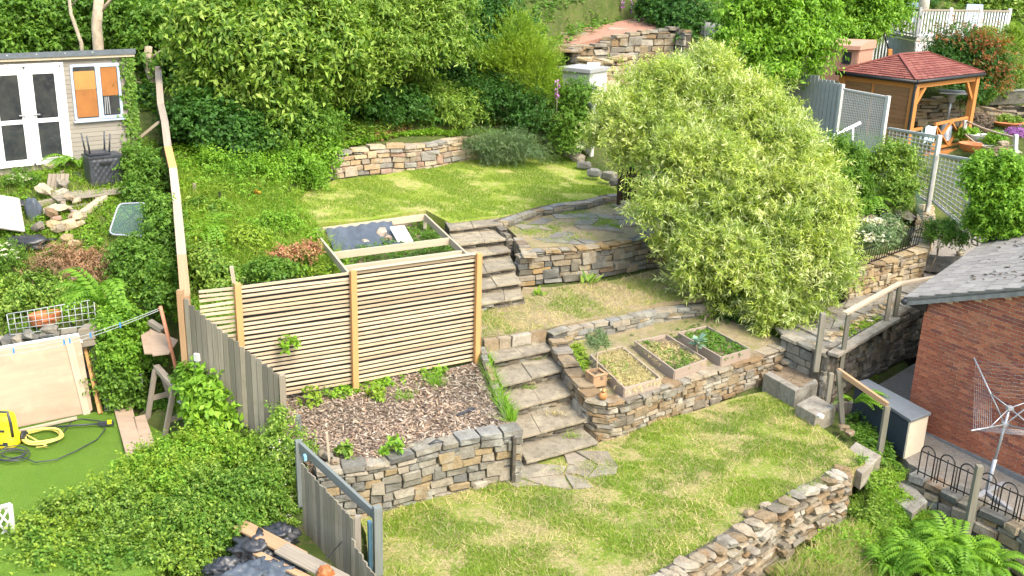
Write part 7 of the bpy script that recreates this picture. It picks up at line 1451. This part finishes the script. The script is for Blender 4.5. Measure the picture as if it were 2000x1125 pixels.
# weeds in the mulch bed and terraces
herbs('weeds', 'green weeds along the foot of slatted fence', [(v.x, v.y) for v in pp((590, 780, .8), (690, 755, .83), (860, 722, .86), (868, 735, .86), (700, 770, .83), (640, 790, .82))], 260, .22, G_BRIGHT, .075, .045, 6, thr=-.2, seed=33)
grass('grass_strip', 'bright grass strip between mulch and the lower steps', [(v.x, v.y) for v in pp((938, 700, .9), (950, 700, .9), (985, 780, .88), (1008, 826, .86), (992, 828, .86), (960, 760, .88))], 1500, .2, G_BRIGHT, .008, .5)
for k, (px, py, nb, h, lb) in enumerate(((850, 750, 160, .24, 'tuft of grass in the mulch near the slatted fence'), (790, 778, 90, .2, 'loose tuft of grass in the middle of mulch'))):
    p = gp(px, py, .86); T = thing('grass_tuft', lb, 'grass tuft', p, 'tufts in the mulch'); q = RNG.normal(0, .09, (nb, 2)); npobj('blades', blades(p.x + q[:, 0], p.y + q[:, 1], np.full(nb, p.z), RNG.uniform(.5, 1.2, nb) * h, .006, .6), G_BRIGHT, T)
for k, (px, py, s_, mt, lb) in enumerate(((765, 884, .12, G_BRIGHT, 'leafy plant growing at the edge of the mulch wall'), (737, 778, .1, G_LIME, 'yellow-green weed in the mulch'), (605, 790, .14, G_LIME, 'yellow-green weed by the left end of the slatted fence'), (560, 680, .1, G_BRIGHT, 'sprig poking through the slatted fence'), (672, 893, .1, G_LIGHT, 'wispy weed beside the wooden stake'))):
    p = gp(px, py, .85) if k != 3 else VP(560, 680, FM, _n if False else Vector((1.2, -1.99, 0))) + Vector((.05, -.08, 0)); T = thing('weed_plant', lb, 'weed', p, 'single weeds in the mulch bed'); crown(T, [(np.array(p + Zv * s_ * .7), np.array([s_, s_, s_ * .8]))], 120, mt, .09, .055, k=6, tl=.12)
for nm, lb, poly, n, h, thr in (('grass', 'patchy grass on the lower lawn', pp((735, 980, 0), (1030, 930, 0), (1200, 900, 0), (1240, 840, .04), (1500, 762, .2), (1560, 785, .2), (1690, 905, .12), (1640, 930, .12), (1480, 1016, .06), (1330, 1115, 0), (1280, 1180, 0), (725, 1180, 0)), 110000, .055, .03), ('grass', 'short grass on the upper lawn', pp((565, 405, 2.3), (620, 432, 2.2), (730, 426, 2.18), (832, 408, 2.18), (880, 432, 2.14), (982, 422, 2.14), (1147, 388, 2.18), (1205, 374, 2.2), (1150, 335, 2.3), (1100, 302, 2.42), (905, 314, 2.45), (655, 352, 2.44)), 80000, .05, -.25), ('grass', 'thin grass on the middle terrace', pp((942, 655, 1.14), (1065, 636, 1.14), (1280, 600, 1.06), (1380, 588, 1.08), (1300, 525, 1.3), (1080, 566, 1.26), (940, 602, 1.22)), 16000, .05, .25), ('grass', 'grass between the slate slabs', pp((990, 440, 1.98), (1060, 424, 2), (1200, 395, 2), (1215, 460, 1.96), (1080, 474, 1.95), (1015, 470, 1.95)), 12000, .05, .2)):
    grass(nm, lb, [(v.x, v.y) for v in poly], n, h, G_GRASS, .008, .55, thr, sc=.6)
grass('straw', 'dry straw lying on the lower lawn', [(v.x, v.y) for v in pp((735, 985, 0), (1030, 935, 0), (1240, 842, .04), (1500, 765, .2), (1690, 905, .12), (1480, 1016, .06), (1330, 1115, 0), (725, 1180, 0))], 16000, .07, G_STRAW, .006, 1.3, -.2, seed=51)
grass('straw', 'dry straw on the middle terrace', [(v.x, v.y) for v in pp((942, 655, 1.14), (1065, 636, 1.14), (1280, 600, 1.06), (1380, 588, 1.08), (1300, 525, 1.3), (1080, 566, 1.26), (940, 602, 1.22))], 5000, .07, G_STRAW, .006, 1.3)
herbs('weeds', 'yellow-green weeds beside the potted tree', [(v.x, v.y) for v in pp((1092, 690, .78), (1135, 672, .8), (1150, 700, .76), (1150, 750, .74), (1128, 735, .76))], 260, .2, G_LIME, .06, .03, 6, seed=35)
herbs('weeds', 'low weeds between the raised planters', [(v.x, v.y) for v in pp((1150, 672, .8), (1380, 612, .82), (1470, 650, .78), (1520, 675, .75), (1420, 640, .8), (1230, 680, .78))], 420, .08, G_MID, .045, .025, 5, thr=.1)
herbs('weeds', 'green weeds below the front lawn wall', [(v.x, v.y) for v in pp((1675, 935, -.2), (1760, 930, -.3), (1800, 1010, -.6), (1880, 1050, -.7), (1960, 1130, -.9), (1560, 1140, -.9), (1600, 1050, -.8), (1660, 1000, -.6))], 2600, .22, G_BRIGHT, .06, .035, 7, thr=-.9)
grass('long_grass', 'long grass below the front lawn wall', [(v.x, v.y) for v in pp((1675, 935, -.2), (1760, 930, -.3), (1800, 1010, -.6), (1880, 1050, -.7), (1700, 1180, -.9), (1420, 1180, -1), (1560, 1060, -.9), (1660, 1000, -.6))], 7000, .2, G_GRASS, .007, .5)
grass('straw', 'dry straw below the front lawn wall', [(v.x, v.y) for v in pp((1600, 1040, -.8), (1700, 1060, -.7), (1700, 1180, -.9), (1420, 1180, -1), (1540, 1080, -.9))], 5000, .16, G_STRAW, .006, .8)
herbs('weeds', 'pale leafy weeds beside the concrete slab', [(v.x, v.y) for v in pp((1675, 940, -.2), (1760, 930, -.3), (1790, 1010, -.6), (1720, 1060, -.7), (1660, 1010, -.6))], 1100, .22, G_LIGHT, .06, .035, 7, seed=95)
herbs('weeds', 'weeds growing round the dark storage box', [(v.x, v.y) for v in pp((1650, 815, .1), (1690, 800, 0), (1760, 880, -.1), (1770, 920, -.2), (1720, 900, 0), (1680, 860, .1))], 380, .3, G_MID, .08, .03, 7)
herbs('weeds', 'creeping weeds at the back of the walkway', [(v.x, v.y) for v in pp((1640, 600, 1.5), (1720, 575, 1.55), (1735, 585, 1.55), (1650, 618, 1.5))], 160, .1, G_LIME, .06, .035, 6)
herbs('weeds', 'weeds inside the timber bed frame', [(v.x, v.y) for v in pp((660, 495, 2), (780, 470, 2), (800, 440, 2), (835, 428, 2), (868, 462, 2), (900, 488, 2), (680, 525, 2))], 800, .3, G_MID, .06, .035, 7)
for k, (px, py) in enumerate(((1105, 12), (1215, 2), (1232, 10), (1088, 178))):
    p = VY(px, py + 14, 38 if k < 3 else 27.4); T = thing('foxglove', ['purple foxglove spike at the top left of the red gravel', 'purple foxglove spike above middle of the red gravel', 'purple foxglove spike right of the middle one above red gravel', 'single foxglove below the golden conifer'][k], 'foxglove', p, 'foxglove spikes'); tube('stem', [p - Zv * .4, p + Zv * .5], .012, BARK_PALE, T, 5)
    n = 40; t = RNG.uniform(0, .5, n); P = np.array(p) + np.stack([RNG.normal(0, .02, n), RNG.normal(0, .02, n), t], 1); D = RNG.normal(size=(n, 3)); D[:, 2] = -.5; N = np.zeros((n, 3)); N[:, 2] = 1; npobj('flowers', leaf_polys(P, D, N, np.full(n, .08), np.full(n, .055), .3), G_PURPLE, T)
herbs('undergrowth', 'low plants on the slope right of the gazebo', [(17.5, 27), (26, 27), (28, 40), (20, 40), (18.5, 34)], 2200, .3, G_MID, .10, .05, 7, cat='undergrowth')
